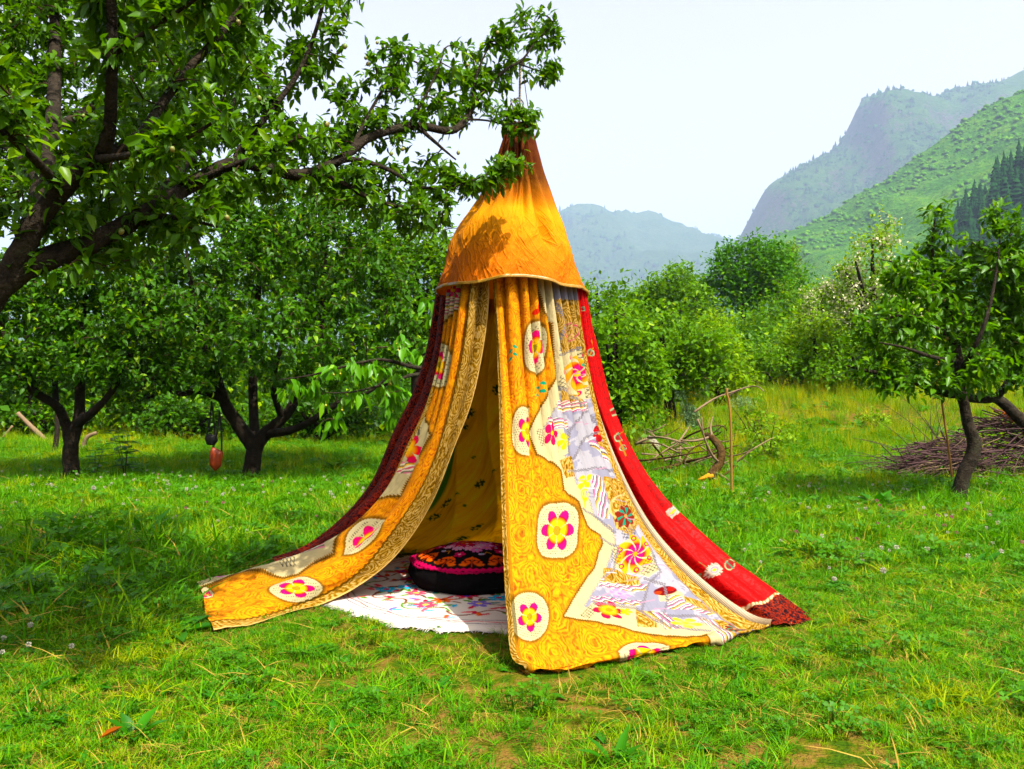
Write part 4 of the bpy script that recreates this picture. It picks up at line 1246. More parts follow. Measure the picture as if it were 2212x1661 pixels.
for q in range(16):                                             # wavy vine round the edge with paired buds
    a0 = q * 2 * math.pi / 16
    pts = []
    for t in np.linspace(0, 1, 14):
        a = a0 + t * 2 * math.pi / 16 * 1.05
        r = 0.715 + 0.055 * math.sin(t * 6.28)
        pts.append((r * math.sin(a), -r * math.cos(a)))
    pr.line(pts, 0.009, BRN if q % 2 else GREEN)
    for t, s_ in ((0.15, 1), (0.38, -1), (0.60, 1), (0.85, -1)):
        a = a0 + t * 2 * math.pi / 16
        r = 0.715 + 0.055 * math.sin(t * 6.28) + 0.055 * s_
        cx_, cy_ = r * math.sin(a), -r * math.cos(a)
        col = [PINK, BLUE, GREEN, (232, 120, 130), VIO, ORG][int(g_.integers(0, 6))]
        pr.disc(cx_, cy_, 0.042, 0.016, col, a + 0.7 * s_ + 1.2, 0.25)
        pr.disc(cx_ + 0.03 * math.cos(a), cy_ + 0.03 * math.sin(a), 0.032, 0.014, [BLUE, PINK, (232, 120, 130), GREEN][int(g_.integers(0, 4))], a - 0.6 * s_ + 1.2, 0.25)
for ring_, n_ in ((0.66, 9), (0.54, 16), (0.40, 12), (0.22, 7)):
    for q in range(n_):
        a = (q + 0.3 * g_.random()) * 2 * math.pi / n_ + ring_
        cx_, cy_ = ring_ * math.sin(a), -ring_ * math.cos(a)
        col, core = [(PINK, (70, 90, 190)), (BLUE, PINK), ((232, 110, 130), (250, 220, 120)), (ORG, (120, 30, 40)), (VIO, (250, 220, 120))][q % 5]
        for s_ in range(5):
            t_ = g_.random() * 6.28
            pr.disc(cx_ + 0.075 * math.cos(t_), cy_ + 0.075 * math.sin(t_), 0.04, 0.014, [GREEN, TEAL, BRN, GREEN, PINK][s_], t_, 0.25)
        pr.line([(cx_, cy_), (cx_ + 0.12 * math.cos(a), cy_ + 0.12 * math.sin(a))], 0.007, BRN)
        petal_flower(pr, cx_, cy_, 0.062, col, core, 6, g_.random() * 3)
raised = np.abs(pr.c - lin((226, 214, 204))).sum(1) > 0.15
z_ = z_ + 0.004 * raised.reshape(z_.shape)
rug = mesh_obj("felt_rug", np.stack([x_, y_, z_], -1).reshape(-1, 3), grid_faces(NA, NR, True), M['felt'], None, True, {'print': pr.c})
tag(rug, "round white felt rug with embroidered vines inside the tent opening", "rug")
# wool fuzz along the rug's rim
G = Geo()
for q in range(900):
    a = g_.random() * 6.283
    i = int(a / 6.2832 * NA) % NA
    p0 = np.array([x_[i, -1], y_[i, -1], 0.012]); o_ = np.array([math.sin(a), -math.cos(a), 0])
    p1 = p0 + o_ * (0.012 + 0.022 * g_.random()) + 0.012 * g_.standard_normal(3) * [1, 1, 0.5]
    s_ = np.array([o_[1], -o_[0], 0]) * 0.006
    G.add([p0 - o_ * 0.015 - s_, p0 - o_ * 0.015 + s_, p1], np.array([[0, 1, 2]]), 0.5)
M['fuzz'] = plain_mat("rug_wool", (238, 230, 222), 0.95, 0.05, 0.05, 40, 0.2, 0)
o = G.obj("wool_fringe", M['fuzz'], rug); o['kind'] = 'stuff'

# cushion: flat round pouffe, black sides, embroidered top
CC, CR, CH = np.array([-0.245, 5.53]), 0.405, 0.18
cush = thing("floor_cushion", "round black floor cushion with orange and pink wool embroidery on the rug", "cushion", (CC[0], CC[1], 0.03))
NR, NA = 150, 420
ra = np.linspace(0, 1, NR); an = np.linspace(0, 2 * np.pi, NA, endpoint=False)
A, Rr = np.meshgrid(an, ra, indexing='ij')
oct_ = 1 + 0.022 * (np.abs(((A * 8 / 6.2832) + 0.2) % 1 - 0.5) * 4 - 1) + 0.006 * np.sin(A * 3)
x_ = CC[0] + CR * Rr * oct_ * np.sin(A); y_ = CC[1] - CR * Rr * oct_ * np.cos(A)
z_ = 0.03 + CH + 0.055 - 0.085 * Rr ** 2.0 - 0.015 * Rr ** 9 + 0.010 * (fbm(x_ * 6, y_ * 6, 73) - 0.5)
pr = Print((x_ - CC[0]) / CR, (y_ - CC[1]) / CR, (14, 12, 13))
rr_ = np.hypot(pr.x, pr.y); th_ = np.arctan2(pr.x, -pr.y)
ALL = np.arange(pr.n)
MAG, OR = (206, 16, 84), (232, 84, 12)
pr.paint(ALL, np.clip(2.5 * (1 - np.abs(rr_ - 0.965 - 0.012 * np.sin(th_ * 60)) / 0.035), 0, 1), MAG)
for q in range(12):                                            # orange scrolls round the rim
    a0 = q * 2 * math.pi / 12
    def pol(r, a): return (r * math.sin(a0 + a), -r * math.cos(a0 + a))
    for s_ in (-1, 1):
        sp = [pol(0.79 + 0.075 * t * math.sin(5.5 * (1 - t)), s_ * (0.06 + 0.085 * t * math.cos(5.5 * (1 - t)) + 0.03)) for t in np.linspace(0.1, 1, 12)]
        pr.line(sp, 0.030, OR)
        pr.disc(*pol(0.70, s_ * 0.08), 0.09, 0.034, OR, a0 + s_ * 1.0 + 1.57, 0.3)
        pr.disc(*pol(0.86, s_ * 0.16), 0.075, 0.032, (240, 104, 20), a0 + s_ * 0.4, 0.3)
    pr.disc(*pol(0.69, 0.0), 0.03, 0.075, (240, 104, 20), a0, 0.3)
    pr.line([pol(0.9, 0), pol(0.7, 0)], 0.014, (200, 60, 10))
for q in range(10):                                            # birds, leaves and tendrils on the black ring
    a = q * 2 * math.pi / 10 + 0.25
    x, y = 0.55 * math.sin(a), -0.55 * math.cos(a)
    if q % 2:
        pr.flower(x, y, 0.10, 0.10, 5, (216, 30, 90), MAG, 0, (244, 190, 210), 0.4, 0, q, 0.25)
    else:
        pr.disc(x, y, 0.055, 0.034, (226, 170, 210), a, 0.2); pr.disc(x, y, 0.038, 0.020, (40, 170, 180), a, 0.25)
        pr.line([(x + 0.05 * math.cos(a), y + 0.05 * math.sin(a)), (x + 0.11 * math.cos(a + 0.6), y + 0.11 * math.sin(a + 0.6)), (x + 0.15 * math.cos(a), y + 0.15 * math.sin(a))], 0.010, (196, 130, 40))
for q in range(26):                                            # crowded flowers in the middle
    a, r = q * 2.4, 0.42 * math.sqrt(q / 26)
    col = [MAG, (226, 130, 190), (222, 70, 30), (236, 170, 200), (150, 20, 50)][q % 5]
    pr.flower(r * math.sin(a), -r * math.cos(a), 0.10, 0.10, 7, col, col, 0, [(120, 190, 200), (240, 150, 60), (240, 220, 230)][q % 3], 0.2, 0, q, 0.25)
raised = np.abs(pr.c - lin((14, 12, 13))).sum(1) > 0.05
z_ = z_ + 0.004 * raised.reshape(z_.shape) * (0.7 + 0.6 * RNG.random(z_.shape))
top = mesh_obj("embroidered_top", np.stack([x_, y_, z_], -1).reshape(-1, 3), grid_faces(NA, NR, True), M['felt'], cush, True, {'print': pr.c})
k = NT("black_cotton")
nn_ = k.noise(k.pos(), 14.0, 4.0)
M['black'] = k.finish(k.mix(nn_, lin4((12, 11, 12)), lin4((26, 23, 25))), 0.9, 0.02, k.bump(nn_, 0.5, 0.02))
sv = np.linspace(0, 1, 24)
A, Sg = np.meshgrid(an, sv, indexing='ij')
rim = np.stack([x_[:, -1], y_[:, -1], z_[:, -1]], 1)
bul = 1 + 0.045 * np.sin(np.pi * Sg) + 0.012 * np.sin(A * 13 + 4 * Sg) * np.sin(np.pi * Sg) - 0.05 * Sg ** 4
bx_ = CC[0] + (rim[:, None, 0] - CC[0]) * bul; by_ = CC[1] + (rim[:, None, 1] - CC[1]) * bul
bz_ = rim[:, None, 2] + (0.028 - rim[:, None, 2]) * Sg
mesh_obj("side_band", np.stack([bx_, by_, bz_], -1).reshape(-1, 3), grid_faces(NA, 24, True), M['black'], cush)
G = Geo()
wr = rim + 0.006 * np.column_stack([np.sin(an), -np.cos(an), 0.3 + 0 * an]) + 0.002 * RNG.standard_normal((NA, 3))
G.tube(np.vstack([wr, wr[:1]])[::1], 0.007, 5, False)
M['pinkwool'] = plain_mat("magenta_wool", (196, 14, 84), 0.95, 0.05, 0.3, 200)
G.obj("wool_piping", M['pinkwool'], cush)
# ------------------------------------------------------------------ leaves and trees
LEAF_T = np.array([0.0, 0.34, 0.68, 1.0])
def leaf_geo(pos, fwd, up, ln, wid, rnd, fold=0.25, curl=0.18):
    """folded, curved pointed leaves: 8 points and 8 triangles each"""
    pos, fwd, up = (np.asarray(a, float) for a in (pos, fwd, up))
    fwd = fwd / (np.linalg.norm(fwd, axis=1, keepdims=True) + 1e-9)
    side = np.cross(fwd, up); side /= np.linalg.norm(side, axis=1, keepdims=True) + 1e-9
    nrm = np.cross(side, fwd)
    L, W = np.asarray(ln)[:, None], np.asarray(wid)[:, None]
    cu = curl * (0.4 + 1.2 * RNG.random((len(pos), 1)))
    def p(t, w, h):
        return pos + fwd * L * t + side * W * w + nrm * L * (h - cu * t * t)
    fo = fold * W / L
    vs_ = [p(0, 0, 0), p(0.34, 0, 0), p(0.68, 0, 0), p(1, 0, 0), p(0.30, 0.5, fo), p(0.64, 0.42, fo * 0.9), p(0.30, -0.5, fo), p(0.64, -0.42, fo * 0.9)]
    v = np.stack(vs_, 1).reshape(-1, 3)
    f0 = np.array([[0, 4, 1], [4, 5, 1], [1, 5, 2], [5, 3, 2], [0, 1, 6], [6, 1, 7], [1, 2, 7], [7, 2, 3]])
    f = (np.arange(len(pos))[:, None, None] * 8 + f0[None]).reshape(-1, 3)
    return v, f, np.repeat(rnd, 8)

def leaf_lite(pos, fwd, up, ln, wid, rnd):
    """4 points, 2 triangles, for far crowns"""
    fwd = fwd / (np.linalg.norm(fwd, axis=1, keepdims=True) + 1e-9)
    side = np.cross(fwd, up); side /= np.linalg.norm(side, axis=1, keepdims=True) + 1e-9
    nrm = np.cross(side, fwd)
    L, W = ln[:, None], wid[:, None]
    v = np.stack([pos, pos + fwd * L * 0.45 + side * W * 0.5 + nrm * W * 0.18, pos + fwd * L, pos + fwd * L * 0.45 - side * W * 0.5 + nrm * W * 0.18], 1).reshape(-1, 3)
    f = (np.arange(len(pos))[:, None, None] * 4 + np.array([[0, 1, 2], [0, 2, 3]])[None]).reshape(-1, 3)
    return v, f, np.repeat(rnd, 4)

def unit(a):
    return a / (np.linalg.norm(a, axis=-1, keepdims=True) + 1e-9)

def cluster_leaves(tips, dirs, per, spread, ln, g, droop=0.25, light_dir=np.array(to_sun)):
    """rosettes of leaves round spur points"""
    n = len(tips)
    P = np.repeat(tips, per, 0) + g.standard_normal((n * per, 3)) * spread
    D = np.repeat(dirs, per, 0)
    rv = unit(g.standard_normal((n * per, 3)))
    fwd = unit(D * 0.55 + rv * 1.0 + np.array([0, 0, 0.15 - droop]))
    up = unit(np.array([0, 0, 1.0]) + 0.45 * light_dir + 0.55 * g.standard_normal((n * per, 3)))
    L = ln * (0.45 + 0.85 * g.random(n * per))
    return P, fwd, up, L

def grow(limbs, targets, g, r_tip=0.003, r_base=0.010, arch=0.12, start=0.35):
    """attach a twig from the nearest branch to every target; returns list of (points, radii) and leaf seats"""
    nodes = [np.array([q[:3] for q in l]) for l in limbs]
    N = np.concatenate(nodes)
    order = np.argsort([np.min(np.sum((N - t) ** 2, 1)) for t in targets])
    twigs, seats, dirs = [], [], []
    cap = len(N) + len(targets) * 3
    buf = np.empty((cap, 3)); buf[:len(N)] = N; m = len(N)
    for i in order:
        t = targets[i]
        d2 = np.sum((buf[:m] - t) ** 2, 1)
        b = buf[int(np.argmin(d2))]
        L = math.sqrt(d2.min())
        if L < 0.02: continue
        mid = (b + t) / 2 + g.standard_normal(3) * L * 0.10 + np.array([0, 0, arch * L])
        q = spline(np.array([b, mid, t]), 5)
        rb = min(r_base, r_tip + 0.02 * L)
        twigs.append((q, np.linspace(rb, r_tip, 5)))
        buf[m] = q[2]; buf[m + 1] = q[3]; buf[m + 2] = t; m += 3
        for w in (start, 0.62, 0.82, 1.0):
            seats.append(b + (mid - b) * 2 * w if w < 0.5 else mid + (t - mid) * (2 * w - 1))
            dirs.append(unit(t - mid))
    return twigs, np.array(seats), np.array(dirs)

def limb(pts, n=None):
    """pixel limb: (u, v, d, diameter px) -> resampled (x,y,z,r)"""
    P = np.array([list(at(u, v, d)) + [0.5 * w * d / F] for u, v, d, w in pts])
    return spline(P, n or max(8, len(P) * 5))

def build_tree(name, label, cat, base, limbs, targets, leafmat, ln, per, spread, g, group=None, bark='bark', lite=False, wid=0.46, droop=0.25, twig_r=(0.003, 0.010), start=0.35, seg=9, arch=0.12, split=None):
    root = thing(name, label, cat, tuple(base), group)
    G = Geo()
    for l in limbs:
        G.tube(l[:, :3], l[:, 3], seg, True, 0.5, 0.12)
    G.obj("trunk", M[bark], root)
    tw, seats, dirs = grow([l for l in limbs], targets, g, twig_r[0], twig_r[1], arch, start)
    G = Geo()
    for q, r in tw:
        G.tube(q, r, 4, False)
    o = G.obj("twigs", M['twig'], root); o['kind'] = 'stuff'
    P, fw, up, L = cluster_leaves(seats, dirs, per, spread, ln, g, droop)
    rnd = np.clip(g.random(len(P)) * 0.7 + 0.3 * np.repeat(g.random(len(seats)), per), 0, 1)
    keep = np.ones(len(P), bool)
    if split is not None:                      # the leaves that show largest become parts of their own
        px, py = to_px(P)
        vis = (px > 0) & (px < 2212) & (py > 0) & (py < 1100)
        rank = np.where(vis, L / P[:, 1], 0)
        big = np.argsort(-rank)[:split]
        keep[big] = False
        protos = []
        for q in range(4):
            v, f, a = leaf_geo(np.zeros((1, 3)), np.array([[0, 1.0, 0]]), np.array([[0, 0, 1.0]]), np.array([1.0]), np.array([wid + 0.05 * (q - 1.5)]), np.array([0.2 + 0.22 * q]))
            me = mesh_obj("leaf", v, f, leafmat, None, True, {'rnd': a})
            C.objects.unlink(me)
            protos.append(me.data)
        for q, i in enumerate(big):
            f_ = unit(fw[i]); s_ = unit(np.cross(f_, up[i])); n_ = np.cross(s_, f_)
            o = bpy.data.objects.new("leaf", protos[q % 4])
            C.objects.link(o); o.parent = root
            b_ = P[i] - np.array(root.location)
            l_ = L[i]
            o.matrix_basis = Matrix(((s_[0] * l_, f_[0] * l_, n_[0] * l_, b_[0]), (s_[1] * l_, f_[1] * l_, n_[1] * l_, b_[1]), (s_[2] * l_, f_[2] * l_, n_[2] * l_, b_[2]), (0, 0, 0, 1)))
    P, fw, up, L, rnd = P[keep], fw[keep], up[keep], L[keep], rnd[keep]
    W = L * wid * (0.8 + 0.4 * g.random(len(L)))
    v, f, a = (leaf_lite if lite else leaf_geo)(P, fw, up, L, W, rnd)
    o = mesh_obj("crown", v, f, leafmat, root, True, {'rnd': a}); o['kind'] = 'stuff'
    return root, seats

def in_poly(x, y, P):
    r = False
    for a in range(len(P)):
        x1, y1 = P[a]; x2, y2 = P[a - 1]
        if (y1 > y) != (y2 > y) and x < (x2 - x1) * (y - y1) / (y2 - y1) + x1: r = not r
    return r

# --- the near apple tree whose branch carries the tent
g = np.random.default_rng(101)
limbs = [limb([(a_, b_, c_, 0.84 * e_) for a_, b_, c_, e_ in q]) for q in (
    [(-190, 1560, 3.2, 150), (-185, 1300, 3.2, 130), (-170, 1050, 3.2, 120), (-130, 850, 3.2, 106), (-60, 700, 3.2, 88), (-10, 628, 3.2, 74), (40, 588, 3.22, 64), (110, 556, 3.28, 62), (180, 532, 3.35, 56), (300, 470, 3.5, 46), (415, 398, 3.75, 40), (505, 352, 3.95, 34), (580, 362, 4.1, 32), (650, 378, 4.2, 30), (725, 350, 4.3, 26), (800, 296, 4.45, 23), (900, 272, 4.62, 21), (975, 282, 4.75, 20), (1008, 256, 4.85, 17), (1024, 225, 4.9, 13), (1060, 178, 5.0, 9), (1100, 145, 5.12, 7), (1127, 130, 5.2, 6), (1162, 84, 5.3, 4), (1198, 52, 5.35, 2.5)],
    [(10, 610, 3.21, 66), (70, 500, 3.2, 56), (130, 410, 3.2, 54), (205, 345, 3.2, 46), (232, 300, 3.15, 36), (240, 200, 3.05, 30), (242, 80, 2.95, 27), (238, -60, 2.9, 25), (230, -220, 2.9, 18)],
    [(60, 520, 3.2, 60), (90, 400, 3.5, 44), (112, 280, 4.0, 38), (118, 160, 4.5, 32), (120, 0, 4.9, 24), (130, -140, 5.0, 16)],
    [(300, 470, 3.5, 30), (370, 390, 4.3, 22), (440, 310, 5.0, 17), (500, 230, 5.5, 11), (540, 130, 5.7, 6)],
    [(112, 280, 4.0, 26), (200, 230, 4.8, 20), (300, 160, 5.4, 14), (380, 60, 5.7, 8)],
    [(90, 400, 3.6, 30), (30, 330, 4.4, 22), (-60, 260, 5.2, 16), (-160, 200, 5.8, 10)],
    [(215, 338, 3.2, 40), (300, 292, 3.45, 26), (360, 210, 3.6, 24), (416, 138, 3.7, 21), (470, 82, 3.75, 19), (540, -12, 3.8, 16), (600, -110, 3.8, 10)],
    [(505, 352, 3.95, 24), (535, 300, 4.0, 18), (580, 245, 4.05, 16), (640, 165, 4.1, 13), (672, 95, 4.12, 11), (695, 20, 4.15, 9), (710, -60, 4.15, 6)],
    [(420, 395, 3.75, 24), (500, 360, 3.6, 18), (580, 330, 3.55, 14), (650, 290, 3.6, 9)],
    [(640, 378, 4.2, 20), (720, 386, 4.25, 14), (790, 424, 4.3, 12), (850, 444, 4.35, 10), (915, 458, 4.4, 7), (945, 490, 4.42, 4)],
    [(700, 362, 4.26, 18), (760, 344, 4.3, 14), (838, 366, 4.4, 11), (900, 402, 4.5, 9), (960, 405, 4.56, 7), (1020, 390, 4.62, 5), (1076, 366, 4.66, 4), (1130, 352, 4.68, 2.5)],
    [(905, 276, 4.62, 12), (955, 320, 4.65, 7), (985, 345, 4.68, 4)],
    [(1000, 258, 4.82, 7), (1050, 260, 4.9, 5), (1090, 268, 4.95, 4), (1135, 262, 4.98, 2.5)],
    [(1122, 138, 5.19, 5), (1150, 148, 5.2, 4), (1196, 160, 5.2, 2)],
    [(760, 322, 4.4, 12), (800, 240, 4.5, 9), (840, 170, 4.55, 6), (870, 110, 4.55, 3)],
    [(880, 275, 4.6, 10), (920, 205, 4.65, 7), (950, 140, 4.7, 4), (960, 105, 4.7, 2.5)],
    [(1020, 230, 4.9, 9), (1030, 160, 4.95, 6), (1060, 90, 5.0, 3), (1070, 60, 5.0, 2)],
    [(300, 470, 3.5, 20), (380, 470, 3.4, 12), (470, 490, 3.4, 7)],
    [(130, 410, 3.2, 30), (60, 330, 2.9, 20), (-40, 250, 2.7, 16), (-140, 180, 2.6, 10)],
    [(205, 345, 3.2, 26), (300, 330, 2.95, 16), (400, 300, 2.85, 11), (480, 250, 2.85, 7)],
    [(240, 120, 3.0, 16), (330, 60, 2.9, 12), (420, 0, 2.85, 8), (500, -60, 2.8, 5)],
    [(-60, 705, 3.2, 80), (-240, 560, 3.4, 60), (-420, 400, 3.6, 44), (-600, 250, 3.8, 24)])]
allN = np.concatenate([l for l in limbs[:]])
npx, npy = to_px(allN[:, :3])
zones = [  # (polygon in photo pixels, number of twigs, depth scatter)
    ([(-60, -90), (560, -90), (560, 180), (420, 330), (300, 470), (120, 520), (-60, 470)], 470, 0.42),
    ([(420, -60), (780, -60), (760, 60), (700, 200), (620, 330), (500, 350), (430, 200)], 120, 0.30),
    ([(300, 250), (740, 250), (800, 330), (760, 420), (600, 440), (400, 480), (280, 520)], 165, 0.34),
    ([(700, 230), (760, 140), (860, 90), (980, 110), (1040, 190), (1000, 270), (900, 300), (800, 330), (720, 330)], 105, 0.26),
    ([(990, 110), (1080, 50), (1120, 90), (1115, 175), (1060, 225), (1010, 235)], 36, 0.14),
    ([(700, 370), (840, 360), (960, 330), (1000, 390), (960, 460), (950, 520), (880, 500), (780, 450), (700, 420)], 80, 0.22),
    ([(960, 380), (1090, 345), (1140, 335), (1130, 375), (1020, 415)], 34, 0.08),
    ([(1050, 225), (1150, 225), (1150, 285), (1060, 290)], 18, 0.06),
    ([(1120, 30), (1215, 20), (1215, 80), (1140, 110)], 16, 0.06), ([(1130, 130), (1210, 130), (1210, 170), (1130, 172)], 9, 0.05),
    ([(-420, -500), (560, -500), (560, -90), (-420, -90)], 330, 0.5), ([(-640, -300), (-60, -300), (-60, 560), (-640, 520)], 430, 0.6),
    ([(40, 560), (300, 500), (420, 440), (460, 520), (330, 560), (180, 600)], 40, 0.3)]
T = []
for poly, n, lo, hi in (([(-200, -60), (560, -60), (600, 230), (420, 380), (120, 430), (-200, 400)], 720, 4.4, 6.2),):
    c_ = 0
    while c_ < n:
        u, v = -200 + 800 * g.random(), -60 + 490 * g.random()
        if in_poly(u, v, poly):
            T.append(at(u, v, lo + (hi - lo) * g.random())); c_ += 1
for poly, n, sc in zones:
    P_ = np.array(poly); c_ = 0
    while c_ < n:
        u, v = P_[:, 0].min() + g.random() * np.ptp(P_[:, 0]), P_[:, 1].min() + g.random() * np.ptp(P_[:, 1])
        if not in_poly(u, v, poly): continue
        i = int(np.argmin((npx - u) ** 2 + (npy - v) ** 2 + 40 * g.random(len(npx))))
        T.append(at(u, v, max(2.6, allN[i, 1] + sc * (abs(g.standard_normal()) * 1.1 - 0.25))))
        c_ += 1
near_tree, seats = build_tree("apple_tree", "apple tree whose long branch holds up the fabric tent, small green apples among its leaves", "tree", (-2.17, 3.2, 0), limbs, np.array(T), M['leaf_near'], 0.060, 5, 0.022, g, None, 'bark', False, 0.42, 0.28, (0.0022, 0.008), 0.45, 10, 0.08, 240)
# small unripe apples hanging among the leaves, each its own part
k = NT("unripe_apple")
pc_ = k.noise(k.node("TexCoord").outputs['Object'], 3.0, 3.0)
M['apple'] = k.finish(k.mix(k.ramp(pc_, [(0.45, (0, 0, 0)), (0.65, (1, 1, 1))]), lin4((132, 152, 78)), lin4((176, 128, 84))), 0.5, 0.35)
def lathe(prof, seg=12):
    P_ = np.array(prof, float); th = np.linspace(0, 2 * np.pi, seg, endpoint=False)
    v = np.stack([P_[None, :, 0] * np.cos(th)[:, None], P_[None, :, 0] * np.sin(th)[:, None], np.repeat(P_[None, :, 1], seg, 0)], -1).reshape(-1, 3)
    return v, grid_faces(seg, len(P_), True)
v, f = lathe([(0.0005, -0.013), (0.004, -0.0155), (0.009, -0.013), (0.0135, -0.003), (0.0135, 0.006), (0.009, 0.0135), (0.003, 0.014), (0.0012, 0.011), (0.0012, 0.034), (0.0004, 0.034)])
ap = mesh_obj("apple", v, f, M['apple']); C.objects.unlink(ap)
APX = [(425, 302), (372, 322), (394, 328), (398, 348), (372, 346), (320, 285), (622, 345), (560, 212), (720, 180), (450, 92), (515, 48), (640, 88), (660, 420), (490, 470), (262, 500), (95, 195), (270, 165), (300, 138), (410, 190), (500, 268), (795, 138), (815, 92), (905, 175), (960, 215), (985, 205), (870, 322), (930, 245), (1010, 140), (790, 125), (705, 268), (845, 332), (990, 330), (745, 100), (22, 48), (200, 75), (180, 250), (655, 425), (1075, 70), (905, 440)]
for u, v in APX:
    px, py = to_px(seats)
    i = int(np.argmin((px - u) ** 2 + (py - v) ** 2 + 60 * (seats[:, 1] - 2.5)))
    o = bpy.data.objects.new("apple", ap.data); C.objects.link(o); o.parent = near_tree
    o.location = at(u, v, seats[i, 1] - 0.05) - np.array(near_tree.location)
    s_ = 0.6 + 0.3 * g.random()
    o.scale = (s_, s_, s_); o.rotation_euler = (g.standard_normal() * 0.4, g.standard_normal() * 0.4, g.random() * 6)

def lobes(spec, n, g, shell=0.55):
    """random points in the outer part of a set of ellipsoids (u, v, ru, rv, d)"""
    out = []
    w = np.array([s[2] * s[3] for s in spec], float); w /= w.sum()
    for s, m in zip(spec, np.maximum(2, (w * n).astype(int))):
        u, v, ru, rv, d = s
        c = at(u, v, d); a = np.array([ru * d / F, 0.9 * (ru + rv) / 2 * d / F, rv * d / F])
        q = unit(g.standard_normal((m, 3))) * (shell + (1 - shell) * g.random((m, 1)) ** 0.6)
        out.append(c + q * a)
    return np.concatenate(out)

ORCH = "apple trees of the orchard"
# --- two dark orchard trees left of the tent
g = np.random.default_rng(202)
b = gpt(540, 1034); d0 = b[1]
LB = [limb([(a_, b_, c_, 0.80 * e_) for a_, b_, c_, e_ in q]) for q in (
    [(540, 1040, d0, 70), (543, 1020, d0, 50), (547, 985, d0, 44), (556, 958, d0, 42), (575, 935, d0, 36), (610, 905, d0, 30), (640, 862, d0, 26), (668, 800, d0, 22), (690, 720, d0, 18), (700, 620, d0, 12), (705, 500, d0, 6)],
    [(550, 968, d0, 44), (520, 925, d0 - .1, 38), (490, 880, d0 - .2, 32), (476, 840, d0 - .3, 28), (455, 780, d0 - .3, 24), (430, 700, d0 - .3, 18), (410, 600, d0 - .3, 11), (400, 500, d0, 6)],
    [(552, 960, d0, 30), (548, 900, d0 + .3, 26), (546, 820, d0 + .4, 24), (550, 720, d0 + .4, 20), (560, 600, d0 + .4, 13), (560, 470, d0, 7)],
    [(575, 938, d0, 26), (640, 925, d0 - .4, 20), (690, 898, d0 - .7, 18), (745, 862, d0 - .8, 14), (800, 845, d0 - .9, 9), (850, 800, d0 - .9, 5)],
    [(480, 862, d0 - .3, 22), (430, 845, d0 - .5, 18), (385, 850, d0 - .6, 14), (340, 825, d0 - .6, 10), (290, 790, d0 - .6, 6)],
    [(610, 905, d0, 18), (590, 830, d0 - .4, 16), (610, 740, d0 - .6, 12), (640, 640, d0 - .6, 7)],
    [(640, 862, d0, 16), (720, 800, d0 + .4, 12), (800, 730, d0 + .4, 8), (850, 640, d0 + .4, 5)])]
T = lobes([(420, 720, 120, 110, d0 - .6), (560, 620, 150, 150, d0), (700, 560, 150, 150, d0 + .2), (800, 650, 120, 130, d0 + .3), (640, 740, 170, 110, d0 - .8), (840, 740, 90, 90, d0), (420, 800, 110, 50, d0 - .6), (700, 800, 120, 50, d0 - .6), (480, 520, 120, 110, d0), (620, 460, 130, 80, d0 + .3), (760, 480, 90, 80, d0 + .5), (860, 590, 60, 90, d0 + .6), (350, 640, 90, 100, d0)], 1250, g, 0.45)
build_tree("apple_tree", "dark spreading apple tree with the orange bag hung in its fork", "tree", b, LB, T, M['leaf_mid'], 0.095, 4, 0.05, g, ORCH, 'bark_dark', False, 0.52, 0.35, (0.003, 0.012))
g = np.random.default_rng(203)
b = gpt(156, 1040); d0 = b[1]
LB = [limb([(a_, b_, c_, 0.80 * e_) for a_, b_, c_, e_ in q]) for q in (
    [(156, 1046, d0, 52), (155, 1020, d0, 44), (152, 980, d0, 40), (158, 940, d0, 36), (170, 905, d0, 30), (172, 850, d0, 26), (175, 780, d0, 22), (180, 690, d0, 14), (190, 590, d0, 8)],
    [(153, 960, d0, 34), (140, 910, d0, 28), (120, 875, d0 - .2, 24), (80, 850, d0 - .3, 22), (45, 815, d0 - .4, 18), (20, 760, d0 - .4, 14), (0, 690, d0 - .4, 9), (-10, 600, d0, 5)],
    [(165, 915, d0, 28), (200, 890, d0 - .3, 22), (230, 860, d0 - .4, 18), (262, 810, d0 - .5, 15), (290, 740, d0 - .5, 11), (310, 650, d0 - .4, 6)],
    [(120, 875, d0 - .2, 18), (118, 820, d0, 15), (110, 740, d0, 12), (90, 650, d0, 7)])]
T = lobes([(60, 720, 120, 100, d0 - .4), (200, 680, 130, 110, d0), (320, 700, 90, 100, d0 - .3), (120, 600, 130, 90, d0), (280, 590, 110, 100, d0 + .2), (0, 640, 90, 100, d0), (180, 770, 130, 50, d0 - .5), (20, 800, 110, 50, d0 - .5), (300, 800, 90, 45, d0 - .4)], 850, g, 0.45)
build_tree("apple_tree", "slim-trunked dark apple tree beside the leaning poles", "tree", b, LB, T, M['leaf_mid'], 0.092, 4, 0.05, g, ORCH, 'bark_dark', False, 0.52, 0.35, (0.003, 0.012))

